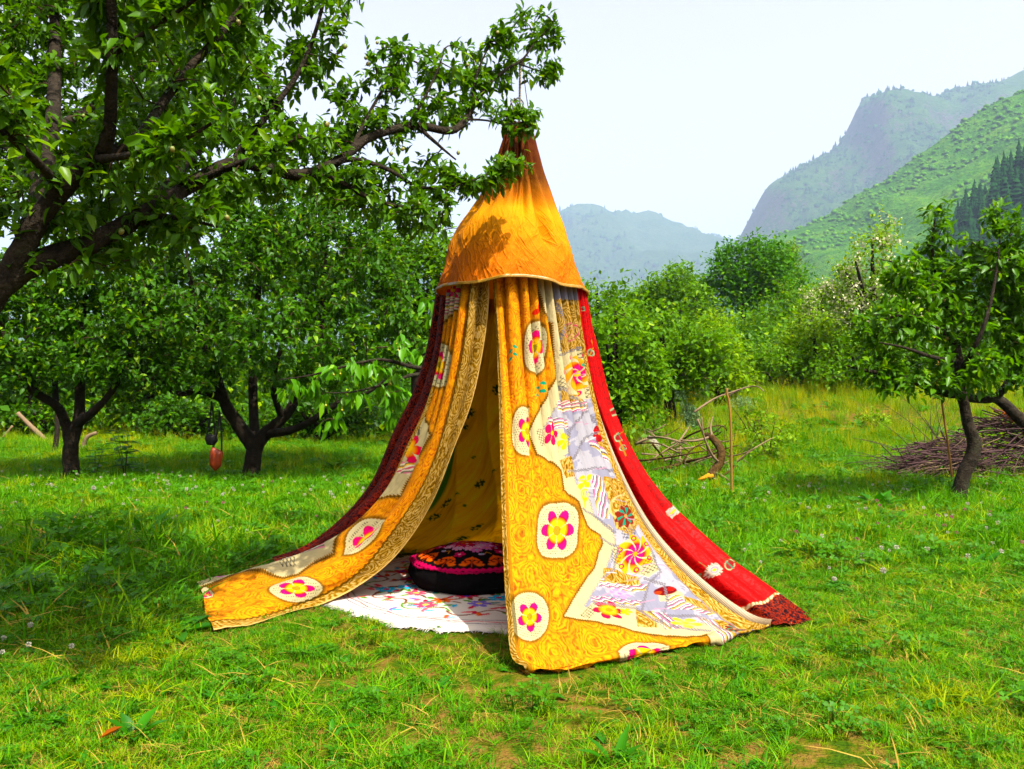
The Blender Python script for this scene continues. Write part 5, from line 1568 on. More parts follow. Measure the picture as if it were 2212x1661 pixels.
# --- apple tree on the right, before the brush pile
g = np.random.default_rng(204)
b = gpt(2068, 1086); d0 = b[1]
LB = [limb([(a_, b_, c_, 0.85 * e_) for a_, b_, c_, e_ in q]) for q in (
    [(2064, 1096, d0, 56), (2070, 1075, d0, 40), (2080, 1030, d0, 35), (2100, 985, d0, 36), (2104, 955, d0, 33), (2092, 920, d0, 28), (2084, 880, d0, 26), (2076, 845, d0, 25), (2074, 800, d0, 26), (2066, 755, d0, 22), (2056, 700, d0, 16), (2040, 640, d0, 12), (2015, 560, d0, 8), (2020, 470, d0, 4)],
    [(2076, 850, d0, 26), (2040, 848, d0 - .2, 22), (2000, 834, d0 - .3, 20), (1960, 818, d0 - .4, 17), (1915, 808, d0 - .5, 13), (1870, 800, d0 - .6, 8), (1830, 790, d0 - .6, 5)],
    [(2076, 848, d0, 26), (2110, 862, d0 + .3, 22), (2150, 858, d0 + .4, 20), (2180, 820, d0 + .5, 16), (2200, 770, d0 + .5, 13), (2215, 690, d0 + .5, 9), (2200, 600, d0 + .4, 6), (2180, 500, d0 + .4, 4)],
    [(2074, 800, d0, 16), (2100, 760, d0 - .4, 13), (2130, 690, d0 - .5, 10), (2150, 600, d0 - .4, 7), (2160, 520, d0 - .3, 4)],
    [(2060, 740, d0, 13), (2010, 700, d0 - .4, 10), (1960, 680, d0 - .6, 8), (1910, 690, d0 - .6, 5)],
    [(2040, 640, d0, 10), (1990, 600, d0, 8), (1940, 570, d0, 5), (1900, 560, d0, 3)],
    [(2150, 858, d0 + .4, 13), (2220, 800, d0 + .2, 11), (2290, 740, d0, 7)],
    [(2070, 780, d0, 12), (2010, 770, d0 - .6, 10), (1950, 750, d0 - .8, 7), (1900, 740, d0 - .8, 4)])]
T = lobes([(1900, 790, 80, 34, d0 - .5), (1930, 710, 80, 60, d0 - .5), (2040, 690, 100, 80, d0), (2150, 720, 90, 90, d0 + .2), (2010, 590, 90, 70, d0), (2120, 580, 90, 80, d0), (2200, 620, 70, 110, d0), (2020, 490, 30, 55, d0), (2175, 490, 45, 60, d0 - .2), (2270, 720, 80, 100, d0), (1960, 620, 60, 60, d0 - .3), (2080, 790, 110, 40, d0 - .4), (1960, 828, 90, 26, d0 - .5), (2080, 835, 80, 22, d0 - .4), (2190, 815, 70, 40, d0)], 580, g, 0.25)
right_tree, seats = build_tree("apple_tree", "young apple tree with a bent trunk beside the heap of dark sticks", "tree", b, LB, T, M['leaf_right'], 0.105, 4, 0.045, g, ORCH, 'bark', False, 0.42, 0.15, (0.003, 0.010), 0.4)
for u, v in ((1985, 690), (2010, 710), (2040, 640), (1960, 600), (2110, 700), (2035, 735), (1930, 705), (2140, 640)):
    px, py = to_px(seats); i = int(np.argmin((px - u) ** 2 + (py - v) ** 2))
    o = bpy.data.objects.new("apple", ap.data); C.objects.link(o); o.parent = right_tree
    o.location = seats[i] + [0, -0.05, -0.02] - np.array(right_tree.location); o.scale = (1.2,) * 3

# --- cherry tree behind the tent, its drooping branch reaching left
g = np.random.default_rng(205)
d0 = 7.9
LB = [limb(q) for q in (
    [(1010, 1140, d0, 40), (1008, 1060, d0, 34), (1000, 960, d0, 30), (990, 880, d0, 24), (970, 820, d0, 18), (940, 800, 7.7, 14), (892, 793, 7.5, 9), (824, 777, 7.4, 7), (780, 783, 7.35, 6), (720, 798, 7.3, 5), (664, 812, 7.3, 4), (600, 820, 7.3, 2)],
    [(960, 815, 7.75, 12), (890, 810, 7.5, 8), (850, 826, 7.4, 6), (800, 838, 7.3, 5), (760, 847, 7.3, 4), (705, 848, 7.25, 2)],
    [(990, 880, d0, 16), (1000, 760, d0, 12), (990, 680, d0, 7)], [(892, 793, 7.5, 6), (870, 760, 7.5, 4), (862, 715, 7.5, 2)])]
T = np.array([at(u + 6 * g.standard_normal(), v + 10 + 6 * g.standard_normal(), 7.35 + 0.08 * g.standard_normal()) for u, v in
    [(610, 822), (630, 820), (650, 818), (670, 822), (690, 812), (700, 790), (720, 795), (740, 790), (760, 785), (785, 795), (810, 790), (830, 785), (850, 795), (870, 800), (700, 850), (720, 850), (740, 852), (765, 850), (790, 846), (820, 842), (850, 838), (868, 830), (862, 715), (868, 735), (875, 755), (850, 860), (830, 875), (860, 880), (880, 870), (700, 905), (730, 900)]] +
    [at(980 + 40 * g.standard_normal(), 730 + 60 * g.standard_normal(), 8) for _ in range(30)])
cherry, seats = build_tree("cherry_tree", "cherry tree behind the tent with one drooping sunlit branch", "tree", (at(1010, 1140, d0)[0], d0, 0), LB, T, M['leaf_cherry'], 0.125, 3, 0.02, g, None, 'bark', False, 0.40, 1.5, (0.002, 0.006), 0.3, 8, 0.05)
M['cherry'] = plain_mat("unripe_cherry", (196, 190, 50), 0.35, 0.5, 0.15, 20, 0, 0)
v, f = lathe([(0.0004, -0.008), (0.006, -0.006), (0.0085, 0.0), (0.006, 0.0065), (0.0008, 0.007), (0.0007, 0.03), (0.0003, 0.03)], 8)
ch = mesh_obj("cherry", v, f, M['cherry']); C.objects.unlink(ch)
for q in range(34):
    i = int(g.integers(0, 120))
    o = bpy.data.objects.new("cherry", ch.data); C.objects.link(o); o.parent = cherry
    o.location = seats[i] + [0.02 * g.standard_normal(), -0.03, -0.05 - 0.02 * g.random()] - np.array(cherry.location)
    o.scale = (1.3,) * 3

# --- further trees: (name, label, u, v of crown centre, half sizes, d, leaf material, leaf size, twigs, per, base offset u)
BG = [
    ("apple_tree", "leafy apple tree close behind the red panel", 1330, 760, 100, 125, 14, 'leaf_far', 0.11, 300, 5, 0, ORCH),
    ("apple_tree", "broad apple tree by the grey wormwood clumps", 1430, 752, 130, 108, 17, 'leaf_far', 0.12, 360, 5, 20, ORCH),
    ("plum_tree", "small yellow-green tree before the dark walnut dome", 1555, 770, 75, 85, 20, 'leaf_yellow', 0.11, 220, 5, 0, None),
    ("walnut_tree", "huge dark walnut tree with a rounded dome", 1605, 690, 195, 165, 46, 'leaf_walnut', 0.24, 1300, 7, 0, None),
    ("walnut_tree", "lighter rounded tree leaning against the walnut dome", 1450, 690, 100, 110, 42, 'leaf_far', 0.22, 620, 6, 0, None),
    ("willow_tree", "olive-green bushy tree below the walnut dome", 1650, 765, 120, 85, 32, 'leaf_far', 0.17, 330, 5, 0, None),
    ("plum_tree", "yellow-green tree with a forked trunk at the meadow's edge", 1760, 765, 95, 90, 24, 'leaf_yellow', 0.13, 300, 5, 20, None),
    ("apple_tree", "apple tree between the yellow-green tree and the brush pile", 1870, 780, 95, 80, 21, 'leaf_far', 0.12, 260, 5, 0, ORCH),
    ("apple_tree", "dense apple tree standing behind the bent-trunk tree", 2040, 740, 130, 110, 23, 'leaf_mid', 0.13, 320, 5, 0, ORCH),
    ("apple_tree", "tall apple tree behind the end of the brush pile", 2200, 720, 110, 140, 26, 'leaf_far', 0.14, 330, 5, 0, ORCH),
    ("poplar_tree", "thin pale poplar rising beside the walnut dome", 1708, 590, 19, 72, 62, 'leaf_poplar', 0.26, 140, 5, 0, None),
    ("apple_tree", "sunlit apple tree showing between the dark orchard and the tent", 900, 640, 85, 150, 15, 'leaf_far', 0.11, 320, 5, 0, ORCH),
    ("apple_tree", "pale sunlit tree top above the dark orchard", 690, 520, 190, 120, 19, 'leaf_far', 0.13, 420, 5, 0, ORCH),
    ("apple_tree", "thin-stemmed tree deep in the orchard shade", 325, 760, 130, 110, 20, 'leaf_mid', 0.13, 240, 5, -5, ORCH),
    ("apple_tree", "twin-stemmed tree deep in the orchard shade", 420, 740, 140, 130, 23, 'leaf_mid', 0.14, 260, 5, -35, ORCH),
    ("apple_tree", "shaded tree behind the leaning poles", 60, 720, 170, 140, 19, 'leaf_mid', 0.13, 280, 5, 10, ORCH),
    ("apple_tree", "far orchard tree behind the slim trunk", 200, 640, 180, 180, 26, 'leaf_far', 0.16, 330, 5, 40, ORCH),
    ("apple_tree", "far orchard tree behind the cherry branch", 760, 740, 160, 150, 22, 'leaf_mid', 0.14, 320, 5, 0, ORCH),
    ("apple_tree", "lit tree at the far end of the orchard row", 480, 560, 190, 170, 29, 'leaf_far', 0.17, 360, 5, 0, ORCH),
    ("apple_tree", "bushy apple tree filling the gap behind the broad one", 1500, 790, 110, 90, 22, 'leaf_far', 0.12, 330, 5, 0, ORCH),
    ("hazel_bush", "rounded dark hazel bush under the walnut dome", 1640, 800, 100, 70, 26, 'leaf_mid', 0.13, 300, 5, 0, None),
    ("hazel_bush", "light hazel bush beside the forked yellow-green tree", 1700, 810, 80, 60, 23, 'leaf_far', 0.12, 240, 5, 0, None),
    ("hazel_bush", "dark hazel bush under the flowering locust", 1820, 790, 90, 80, 27, 'leaf_mid', 0.13, 300, 5, 0, None),
    ("maple_tree", "mid-green tree between the walnut dome and the locust bush", 1720, 720, 110, 90, 38, 'leaf_far', 0.17, 420, 5, 0, None),
    ("maple_tree", "mid-green tree beneath the pale locust blossom", 1830, 710, 100, 80, 34, 'leaf_far', 0.16, 360, 5, 0, None),
    ("maple_tree", "dark tree before the conifer slope", 1990, 690, 120, 110, 36, 'leaf_walnut', 0.17, 400, 5, 0, None),
    ("maple_tree", "green tree top showing past the tent's red side", 1290, 690, 70, 90, 21, 'leaf_far', 0.13, 300, 5, 0, None),
    ("hazel_bush", "shaded hazel bush at the back of the orchard", 620, 880, 140, 60, 24, 'leaf_mid', 0.13, 260, 5, 0, None),
    ("hazel_bush", "shaded hazel bush behind the slim trunk", 260, 890, 130, 50, 25, 'leaf_mid', 0.13, 240, 5, 0, None),
    ("hazel_bush", "shaded hazel bush beside the cherry's trailing leaves", 830, 890, 110, 60, 20, 'leaf_mid', 0.12, 240, 5, 0, None),
    ("hazel_bush", "low dark bush between the leaning poles and the slim trunk", 90, 900, 95, 50, 18.8, 'leaf_mid', 0.11, 190, 5, 0, None),
    ("hazel_bush", "low dark bush behind the hanging bags", 400, 910, 110, 46, 17, 'leaf_mid', 0.11, 210, 5, 0, None),
    ("hazel_bush", "low dark bush right of the forked trunk", 700, 905, 120, 48, 16.5, 'leaf_mid', 0.11, 220, 5, 0, None),
]
def bg_tree(spec, seed, lobed=True):
    name, label, u, v, ru, rv, d, mat, ln, n, per, bu, grp = spec
    g = np.random.default_rng(seed)
    bx = (u + bu - CX) / F * d
    base = np.array([bx, d, float(gh(bx, d)) - 0.05])
    vb = CY + (EYE - base[2]) / d * F
    sp = [(u, v, ru * 0.75, rv * 0.75, d), (u - ru * 0.35, v + rv * 0.45, ru * 0.5, rv * 0.5, d), (u + ru * 0.35, v + rv * 0.45, ru * 0.5, rv * 0.5, d)]
    for q in range(9):
        a = g.random() * 6.28; r = 0.58 + 0.34 * g.random(); s_ = 0.22 + 0.22 * g.random()
        sp.append((u + ru * r * math.cos(a), v - rv * r * math.sin(a) * 0.95, ru * s_, rv * s_, d + (g.random() - 0.5) * ru * d / F))
    T = lobes(sp, n, g, 0.6)
    cen = at(u, v, d); far_ = g.random(len(T)) < 0.14                # stray shoots break the outline
    if name != 'walnut_tree': T[far_] = cen + (T[far_] - cen) * (1.10 + 0.28 * g.random((int(far_.sum()), 1)))
    T = T[T[:, 2] > base[2] + 0.35]
    wpx = max(7, 0.22 * F / d) if name != "walnut_tree" else 26
    L = [limb([(u + bu, vb + 4, d, wpx * 1.25), (u + bu * 0.8, (vb * 0.7 + v * 0.3), d, wpx), (u + bu * 0.3, v + rv * 0.35, d, wpx * 0.8), (u, v - rv * 0.2, d, wpx * 0.45), (u, v - rv * 0.7, d, wpx * 0.2)])]
    for q in range(5):
        a = g.random() * 6.28
        L.append(limb([(u + bu * 0.7, vb * 0.55 + v * 0.45, d, wpx * 0.7), (u + ru * 0.35 * math.cos(a), v + rv * 0.3, d + 0.3 * ru * d / F * math.sin(a), wpx * 0.5), (u + ru * 0.7 * math.cos(a), v - rv * 0.3 * g.random(), d + 0.6 * ru * d / F * math.sin(a), wpx * 0.2)]))
    return build_tree(name, label, "tree", base, L, T, M[mat], ln, per, ln * 1.1, g, grp, 'bark_dark', True, 0.62, 0.2, (0.004, 0.02), 0.5, 7)
for q, s in enumerate(BG):
    bg_tree(s, 300 + q)

# flowering locust trees: green crowns hung with cream blossom clusters
def locust(label, u, v, ru, rv, d, seed):
    root, seats = bg_tree(("locust_tree", label, u, v, ru, rv, d, 'leaf_yellow', 0.12, 300, 4, 10, "flowering locust trees"), seed)
    g = np.random.default_rng(seed + 1)
    pick = seats[g.random(len(seats)) < 0.45]
    P, fw, up, L = cluster_leaves(pick, np.tile([0, 0, -1.0], (len(pick), 1)), 5, 0.10, 0.085, g, 0.6)
    P[:, 1] -= 0.15
    vv_, f, a = leaf_lite(P, fw, up, L, L * 0.8, g.random(len(P)))
    o = mesh_obj("blossom", vv_, f, M['blossom'], root, True, {'rnd': a}); o['kind'] = 'stuff'
locust("tall locust tree hung with cream blossom behind the bent-trunk tree", 1885, 600, 95, 125, 22, 401)
locust("low locust bush with cream blossom below the green hill", 1775, 665, 60, 55, 30, 411)
# ------------------------------------------------------------------ grass and ground plants
def grass_mat(name, a, b, tip, dry, patch=0.5):
    k = NT(name)
    r = k.attr('rnd')
    p = k.pos()
    big = k.noise(p, 0.9, 4.0, 0.6)
    oi = k.node("ObjectInfo").outputs['Random']
    c = k.ramp(k.math('ADD', k.math('MULTIPLY', r, 0.6), k.math('MULTIPLY', oi, 0.4)), [(0.0, lin(a)), (0.6, lin(b)), (1.0, lin(tip))])
    d = k.ramp(k.math('ADD', k.math('MULTIPLY', big, 0.75), k.math('MULTIPLY', oi, 0.25)), [(patch, (0, 0, 0)), (patch + 0.16, (1, 1, 1))])
    c = k.mix(k.math('MULTIPLY', d, 0.8), c, lin4(dry))
    tc = k.mix(1.0, c, (1.7, 1.6, 0.4, 1), 'MULTIPLY')
    return k.finish(c, 0.55, 0.06, None, 0.35, tc, val=0.80, sat=1.14)
M['lawn'] = grass_mat("lawn_blades", (48, 108, 2), (96, 164, 5), (152, 198, 30), (176, 180, 50), 0.54)
M['meadow'] = grass_mat("meadow_blades", (84, 128, 4), (138, 170, 12), (190, 192, 56), (204, 180, 66), 0.52)
M['straw'] = plain_mat("dry_straw", (196, 168, 96), 0.8, 0.15, 0.25, 40, 0.2, 0)
M['clover'] = leaf_mat("clover_leaf", (40, 96, 8), (76, 136, 18), None, 0.3, 0.5, 0.25)
M['petal'] = plain_mat("white_clover_petals", (236, 230, 210), 0.8, 0.1, 0.08, 90, 0.25, 0)
M['pinkpetal'] = plain_mat("pink_clover_petals", (206, 130, 150), 0.8, 0.1, 0.12, 90, 0.25, 0)

def blade_tuft(name, n, h, spread, lean, width, mat, seed, heads=0, headmat=None):
    g = np.random.default_rng(seed)
    G = Geo()
    for q in range(n):
        a = g.random() * 6.283
        b = np.array([spread * g.standard_normal() * 0.6, spread * g.standard_normal() * 0.6, -0.004])
        L = h * (0.45 + 0.75 * g.random())
        d = np.array([math.cos(a), math.sin(a), 0.0])
        ln = lean * (0.3 + 1.2 * g.random())
        t = np.array([0, 0.35, 0.7, 1.0])
        cen = b + d * (L * ln * t ** 1.8)[:, None] + np.array([0, 0, 1.0]) * (L * (t - 0.28 * min(ln, 1.4) * t ** 2))[:, None]
        s = np.array([-d[1], d[0], 0]) + 0.25 * g.standard_normal(3)
        s /= np.linalg.norm(s)
        w = width * (0.7 + 0.6 * g.random())
        v = [cen[0] - s * w * 0.4, cen[0] + s * w * 0.4, cen[1] - s * w * 0.5, cen[1] + s * w * 0.5, cen[2] - s * w * 0.34, cen[2] + s * w * 0.34, cen[3]]
        G.add(v, [np.array([[0, 1, 3, 2], [2, 3, 5, 4]]), np.array([[4, 5, 6]])], g.random())
    o = G.obj(name, mat)
    C.objects.unlink(o)
    return o

def seed_stem(name, n, h, mat, seed):
    """thin flowering stems with a loose seed head"""
    g = np.random.default_rng(seed)
    G = Geo()
    for q in range(n):
        a = g.random() * 6.283
        b = np.array([0.05 * g.standard_normal(), 0.05 * g.standard_normal(), 0])
        L = h * (0.6 + 0.6 * g.random())
        top = b + [0.22 * L * math.cos(a), 0.22 * L * math.sin(a), L]
        pts = spline(np.array([b, b * 0.6 + top * 0.4 + [0, 0, 0.06 * L], top]), 5)
        G.tube(pts, np.linspace(0.0014, 0.0008, 5), 3, False, 0.9)
        for s in range(14):
            p = pts[-1] + (pts[-2] - pts[-1]) * g.random() * 0.9 + 0.008 * g.standard_normal(3)
            d = unit(g.standard_normal(3) * [1, 1, 0.4] + [0, 0, 0.9]) * (0.008 + 0.01 * g.random())
            s_ = unit(np.cross(d, [0.3, 0.5, 0.2])) * 0.0022
            G.add([p, p + d * 0.5 + s_, p + d, p + d * 0.5 - s_], np.array([[0, 1, 2, 3]]), 0.95)
    o = G.obj(name, mat); C.objects.unlink(o)
    return o

def clover_patch(name, n, r, seed):
    g = np.random.default_rng(seed)
    G = Geo()
    for q in range(n):
        c = np.array([r * g.standard_normal() * 0.6, r * g.standard_normal() * 0.6, 0.03 + 0.04 * g.random()])
        tl = unit(np.array([0.35 * g.standard_normal(), 0.35 * g.standard_normal(), 1]))
        a0 = g.random() * 6.28
        e1 = unit(np.cross(tl, [0.2, 0.9, 0.1])); e2 = np.cross(tl, e1)
        G.tube(np.array([[c[0] * 0.8, c[1] * 0.8, 0], c]), 0.0012, 3, False, 0.8)
        for s in range(3):
            a = a0 + s * 2.094
            d = e1 * math.cos(a) + e2 * math.sin(a); w = np.cross(tl, d)
            L = 0.013 + 0.006 * g.random()
            v = [c, c + d * L * 0.55 + w * L * 0.48 + tl * 0.002, c + d * L + w * L * 0.30 + tl * 0.001, c + d * L * 0.93, c + d * L - w * L * 0.30 + tl * 0.001, c + d * L * 0.55 - w * L * 0.48 + tl * 0.002]
            G.add(v, np.array([[0, 1, 2, 3], [0, 3, 4, 5]]), g.random())
    o = G.obj(name, M['clover']); C.objects.unlink(o)
    return o

def weed_tuft(name, n, L0, seed, mat='weed'):
    g = np.random.default_rng(seed)
    a = g.random(n) * 6.283
    fw = np.column_stack([np.cos(a), np.sin(a), 0.25 + 0.6 * g.random(n)])
    L = L0 * (0.5 + 0.7 * g.random(n))
    v, f, r = leaf_geo(np.column_stack([0.01 * g.standard_normal((n, 2)), np.full(n, 0.004)]), fw, np.tile([0, 0, 1.0], (n, 1)), L, L * 0.34, g.random(n), 0.2, 0.3)
    o = mesh_obj(name, v, f, M[mat], None, True, {'rnd': r}); C.objects.unlink(o)
    return o

FOOT = [(0.08, 3.83), (0.22, 3.85), (0.66, 4.10), (1.06, 4.32), (1.36, 4.54), (1.60, 4.70), (1.4, 5.8), (0.14, 6.72), (-0.8, 6.58), (-1.3, 6.1), (-1.95, 5.40), (-1.85, 5.05), (-1.55, 4.47), (-1.2, 4.9), (-0.95, 5.1), (0.0, 5.0), (0.05, 4.2)]
def poly_mask(x, y, P):
    r = np.zeros(len(x), bool)
    for a in range(len(P)):
        x1, y1 = P[a]; x2, y2 = P[a - 1]
        if y1 == y2: continue
        r ^= ((y1 > y) != (y2 > y)) & (x < (x2 - x1) * (y - y1) / (y2 - y1) + x1)
    return r

def sow(n, d0, d1, seed, margin=0.9, xlo=None, xhi=None):
    """points on the ground in the seen wedge (with a margin), away from the tent and rug"""
    g = np.random.default_rng(seed)
    d = np.sqrt(d0 * d0 + (d1 * d1 - d0 * d0) * g.random(n))
    half = 0.62 * d + margin
    x = (2 * g.random(n) - 1) * half
    k_ = np.ones(n, bool)
    if xlo is not None: k_ &= x > xlo
    if xhi is not None: k_ &= x < xhi
    x, d = x[k_], d[k_]
    bad = poly_mask(x, d, FOOT) | ((((x - RC[0]) / (RX * 0.985)) ** 2 + ((d - RC[1]) / (RY * 0.985)) ** 2) < 1)
    x, d = x[~bad], d[~bad]
    return x, d, g

def sow_obj(name, x, y, g, scl, idx_p, col, label, cat, tilt=0.12):
    n = len(x)
    rot = np.column_stack([tilt * g.standard_normal(n), tilt * g.standard_normal(n), g.random(n) * 6.283])
    idx = g.choice(len(idx_p), n, p=np.array(idx_p) / sum(idx_p))
    return scatter(name, np.column_stack([x, y, gh(x, y)]), rot, scl, idx, col, label, cat)

lawn_col = proto_collection("lawn_tufts", [blade_tuft("lawn_a", 22, 0.060, 0.045, 0.9, 0.0042, M['lawn'], 1), blade_tuft("lawn_b", 20, 0.075, 0.05, 1.3, 0.0046, M['lawn'], 2), blade_tuft("lawn_c", 16, 0.10, 0.03, 0.6, 0.0044, M['lawn'], 3), clover_patch("lawn_d", 16, 0.06, 4), blade_tuft("lawn_e", 10, 0.07, 0.05, 1.6, 0.0035, M['straw'], 5), weed_tuft("lawn_f", 6, 0.075, 6)])
# short trodden lawn, thinner where the soil shows
x, y, g = sow(31000, 2.35, 6.6, 501)
thin = fbm(x * 0.9, y * 0.9, 91) * 0.6 + fbm(x * 2.7, y * 2.7, 92) * 0.4
k_ = thin < 0.575 + 0.16 * g.random(len(x))
x, y = x[k_], y[k_]
left = smooth(-1.4, -2.2, x) * smooth(4.0, 4.6, y)
s_ = (0.42 + 0.38 * g.random(len(x))) * (1 + 1.3 * left + 0.8 * smooth(5.2, 6.6, y))
s_ *= 1 + 0.9 * (g.random(len(x)) < 0.05)
hemd = np.min([np.hypot(x - a_, y - b_) for a_, b_ in ((0.1, 3.78), (0.25, 3.78), (0.45, 3.9), (0.65, 4.02), (0.85, 4.1), (1.05, 4.22), (1.25, 4.35), (1.45, 4.5), (1.62, 4.62), (-1.55, 4.4), (-1.4, 4.55), (-1.2, 4.8), (-1.75, 4.75), (-1.9, 5.1), (-1.05, 5.0), (-0.9, 4.8), (-0.7, 4.5), (-0.5, 4.42), (-0.3, 4.38), (-0.1, 4.38))], 0)
s_ *= 0.55 + 0.45 * smooth(0.06, 0.25, hemd)
sow_obj("lawn_grass", x, y, g, s_, [32, 28, 9, 5, 17, 5], lawn_col, "short trodden green lawn around the tent", "grass")
x, y, g = sow(19000, 6.6, 16.0, 502, 1.2)
s_ = (1.25 + 0.8 * g.random(len(x))) * (1 + 0.25 * smooth(0, 2.5, x) * smooth(8, 10, y))
sow_obj("field_grass", x, y, g, s_, [28, 28, 26, 6, 6, 3], lawn_col, "longer green grass of the orchard floor behind the tent", "grass")
mead_col = proto_collection("meadow_tufts", [blade_tuft("meadow_a", 26, 0.30, 0.08, 0.5, 0.006, M['meadow'], 11), blade_tuft("meadow_b", 22, 0.42, 0.07, 0.4, 0.006, M['meadow'], 12), seed_stem("meadow_c", 9, 0.50, M['meadow'], 13), blade_tuft("meadow_d", 16, 0.26, 0.10, 0.9, 0.008, M['lawn'], 14), weed_tuft("meadow_e", 9, 0.20, 15)])
x, y, g = sow(9000, 9.6, 26.0, 503, 1.5, 0.9)
pathd = np.min(np.hypot(x[:, None] - pc[None, :, 0], y[:, None] - pc[None, :, 1]), 1)
k_ = (pathd > 0.16) & (g.random(len(x)) < smooth(9.4, 11.5, y + 0.25 * (x - 2)) * 0.9 + 0.1)
x, y = x[k_], y[k_]
s_ = (0.6 + 0.6 * g.random(len(x))) * (0.7 + 0.3 * smooth(11, 14, y))
sow_obj("meadow_grass", x, y, g, s_, [30, 22, 16, 18, 8], mead_col, "tall yellowing meadow grass on the rising ground", "grass")
x, y, g = sow(9500, 12.0, 27.0, 504, 1.5, None, 1.2)
s_ = 0.42 + 0.4 * g.random(len(x))
sow_obj("orchard_grass", x, y, g, s_, [26, 12, 8, 34, 14], mead_col, "rough shaded grass under the orchard trees", "grass")
# taller shaded growth at the left
tall_col = proto_collection("tall_weeds", [blade_tuft("tall_a", 16, 0.30, 0.06, 0.7, 0.006, M['lawn'], 21), seed_stem("tall_b", 5, 0.34, M['lawn'], 22), weed_tuft("tall_c", 7, 0.16, 23), clover_patch("tall_d", 26, 0.09, 24)])
x, y, g = sow(1500, 3.9, 9.2, 505, 0.6, None, -1.35)
k_ = (x < -0.33 * y - 0.15) & (g.random(len(x)) < 0.75)
x, y = x[k_], y[k_]
near = smooth(5.2, 4.4, y)
s_ = (0.45 + 0.55 * g.random(len(x))) * (1 - 0.35 * near)
sow_obj("tall_weeds", x, y, g, s_, [34, 14, 16, 36], tall_col, "tall grass, clover and weeds in the apple tree's shade", "grass")

# white and pink clover heads dotted through the grass
def clover_head(name, mat, seed, r=0.011, h=0.10):
    g = np.random.default_rng(seed)
    G = Geo()
    for q in range(46):
        d = unit(g.standard_normal(3) * [1, 1, 0.8] + [0, 0, 0.25])
        p = np.array([0, 0, h]) + d * r * 0.35
        w = unit(np.cross(d, g.standard_normal(3))) * r * 0.22
        G.add([p - w * 0.5, p + d * r * 0.6 + w, p + d * r, p + d * r * 0.6 - w], np.array([[0, 1, 2, 3]]), g.random())
    o = G.obj(name, mat)
    C.objects.unlink(o)
    return o
ch_col = proto_collection("clover_heads", [clover_head("head_a", M['petal'], 31), clover_head("head_b", M['pinkpetal'], 32)])
x, y, g = sow(700, 4.7, 12, 506)
k_ = (fbm(x * 0.5, y * 0.5, 95) > 0.47) & (y > 5.6)
x, y = x[k_], y[k_]
sow_obj("clover_blossoms", x, y, g, 0.8 + 0.6 * g.random(len(x)), [82, 18], ch_col, "scattered white and pink clover heads in the grass", "flowers")

# thickets at the wood's edge
def thicket(name, n, size, mat, seed):
    g = np.random.default_rng(seed)
    P = g.standard_normal((n, 3)) * [0.32, 0.32, 0.26] * size + [0, 0, 0.42 * size]
    P[:, 2] = np.abs(P[:, 2])
    fw = unit(g.standard_normal((n, 3)) + [0, 0, 0.3]); up = unit(np.array([0, -0.2, 1.0]) + 0.6 * g.standard_normal((n, 3)))
    L = 0.10 * (0.6 + 0.8 * g.random(n))
    v, f, r = leaf_lite(P, fw, up, L, L * 0.6, g.random(n))
    o = mesh_obj(name, v, f, M[mat], None, True, {'rnd': r}); C.objects.unlink(o)
    return o
th_col = proto_collection("thickets", [thicket("thicket_a", 420, 1.0, 'leaf_mid', 41), thicket("thicket_b", 420, 1.1, 'leaf_far', 42), thicket("thicket_c", 380, 0.9, 'leaf_yellow', 43)])
g = np.random.default_rng(507)
n = 760
d = 17.5 + 24 * g.random(n)
x = (2 * g.random(n) - 1) * (0.64 * d + 3)
k_ = (d > 22 + 3.0 * smooth(0, 4, x)) | ((x < -1.5) & (d > 18.5))
x, d = x[k_], d[k_]
scatter("undergrowth", np.column_stack([x, d, gh(x, d) - 0.1]), np.column_stack([0 * x, 0 * x, g.random(len(x)) * 6.28]), (0.9 + 1.3 * g.random(len(x))), np.where(x < 0, g.integers(0, 2, len(x)), g.integers(0, 3, len(x))), th_col, "leafy undergrowth along the edge of the orchard", "bushes")

# ------------------------------------------------------------------ single plants
def leaf_plant(name, label, cat, base, n, L0, wid, seed, upright=0.8, mat='weed', group=None):
    """a rosette of large leaves, each its own part"""
    g = np.random.default_rng(seed)
    root = thing(name, label, cat, tuple(base), group)
    for q in range(n):
        a = q * 2.4 + 0.5 * g.random()
        fw = np.array([[math.cos(a), math.sin(a), upright * (0.5 + g.random())]])
        L = L0 * (0.65 + 0.5 * g.random())
        v, f, r = leaf_geo(np.array([base]) + np.array([[0.015 * math.cos(a), 0.015 * math.sin(a), 0.0]]), fw, np.array([[0, 0, 1.0]]), np.array([L]), np.array([L * wid]), np.array([g.random()]), 0.22, 0.25)
        mesh_obj("leaf", v, f, M[mat], root, True, {'rnd': r})
    return root
leaf_plant("dock_plant", "dark broad-leaved dock rosette before the bent-trunk tree", "plant", gpt(1900, 1100), 9, 0.30, 0.42, 1, 0.9)
leaf_plant("dock_plant", "small dock rosette right of the bent-trunk tree", "plant", gpt(2165, 1120), 5, 0.22, 0.42, 2, 1.0)
leaf_plant("dock_plant", "upright dock leaf beside the fallen brown leaf", "plant", gpt(288, 1595), 5, 0.125, 0.40, 3, 1.3)
leaf_plant("dock_plant", "broad dock leaves beside the white clover flowers", "plant", gpt(380, 1372), 5, 0.20, 0.36, 4, 0.35)
leaf_plant("weed_plant", "large dark weed with lance leaves left of the tent", "plant", gpt(310, 1175), 11, 0.34, 0.24, 5, 1.2)
leaf_plant("weed_plant", "pale lance-leaved weed in the front lawn", "plant", gpt(1330, 1655), 6, 0.13, 0.28, 6, 1.6)
leaf_plant("dandelion_plant", "dandelion leaves at the trailing yellow hem", "plant", gpt(650, 1412), 6, 0.13, 0.24, 7, 0.4)
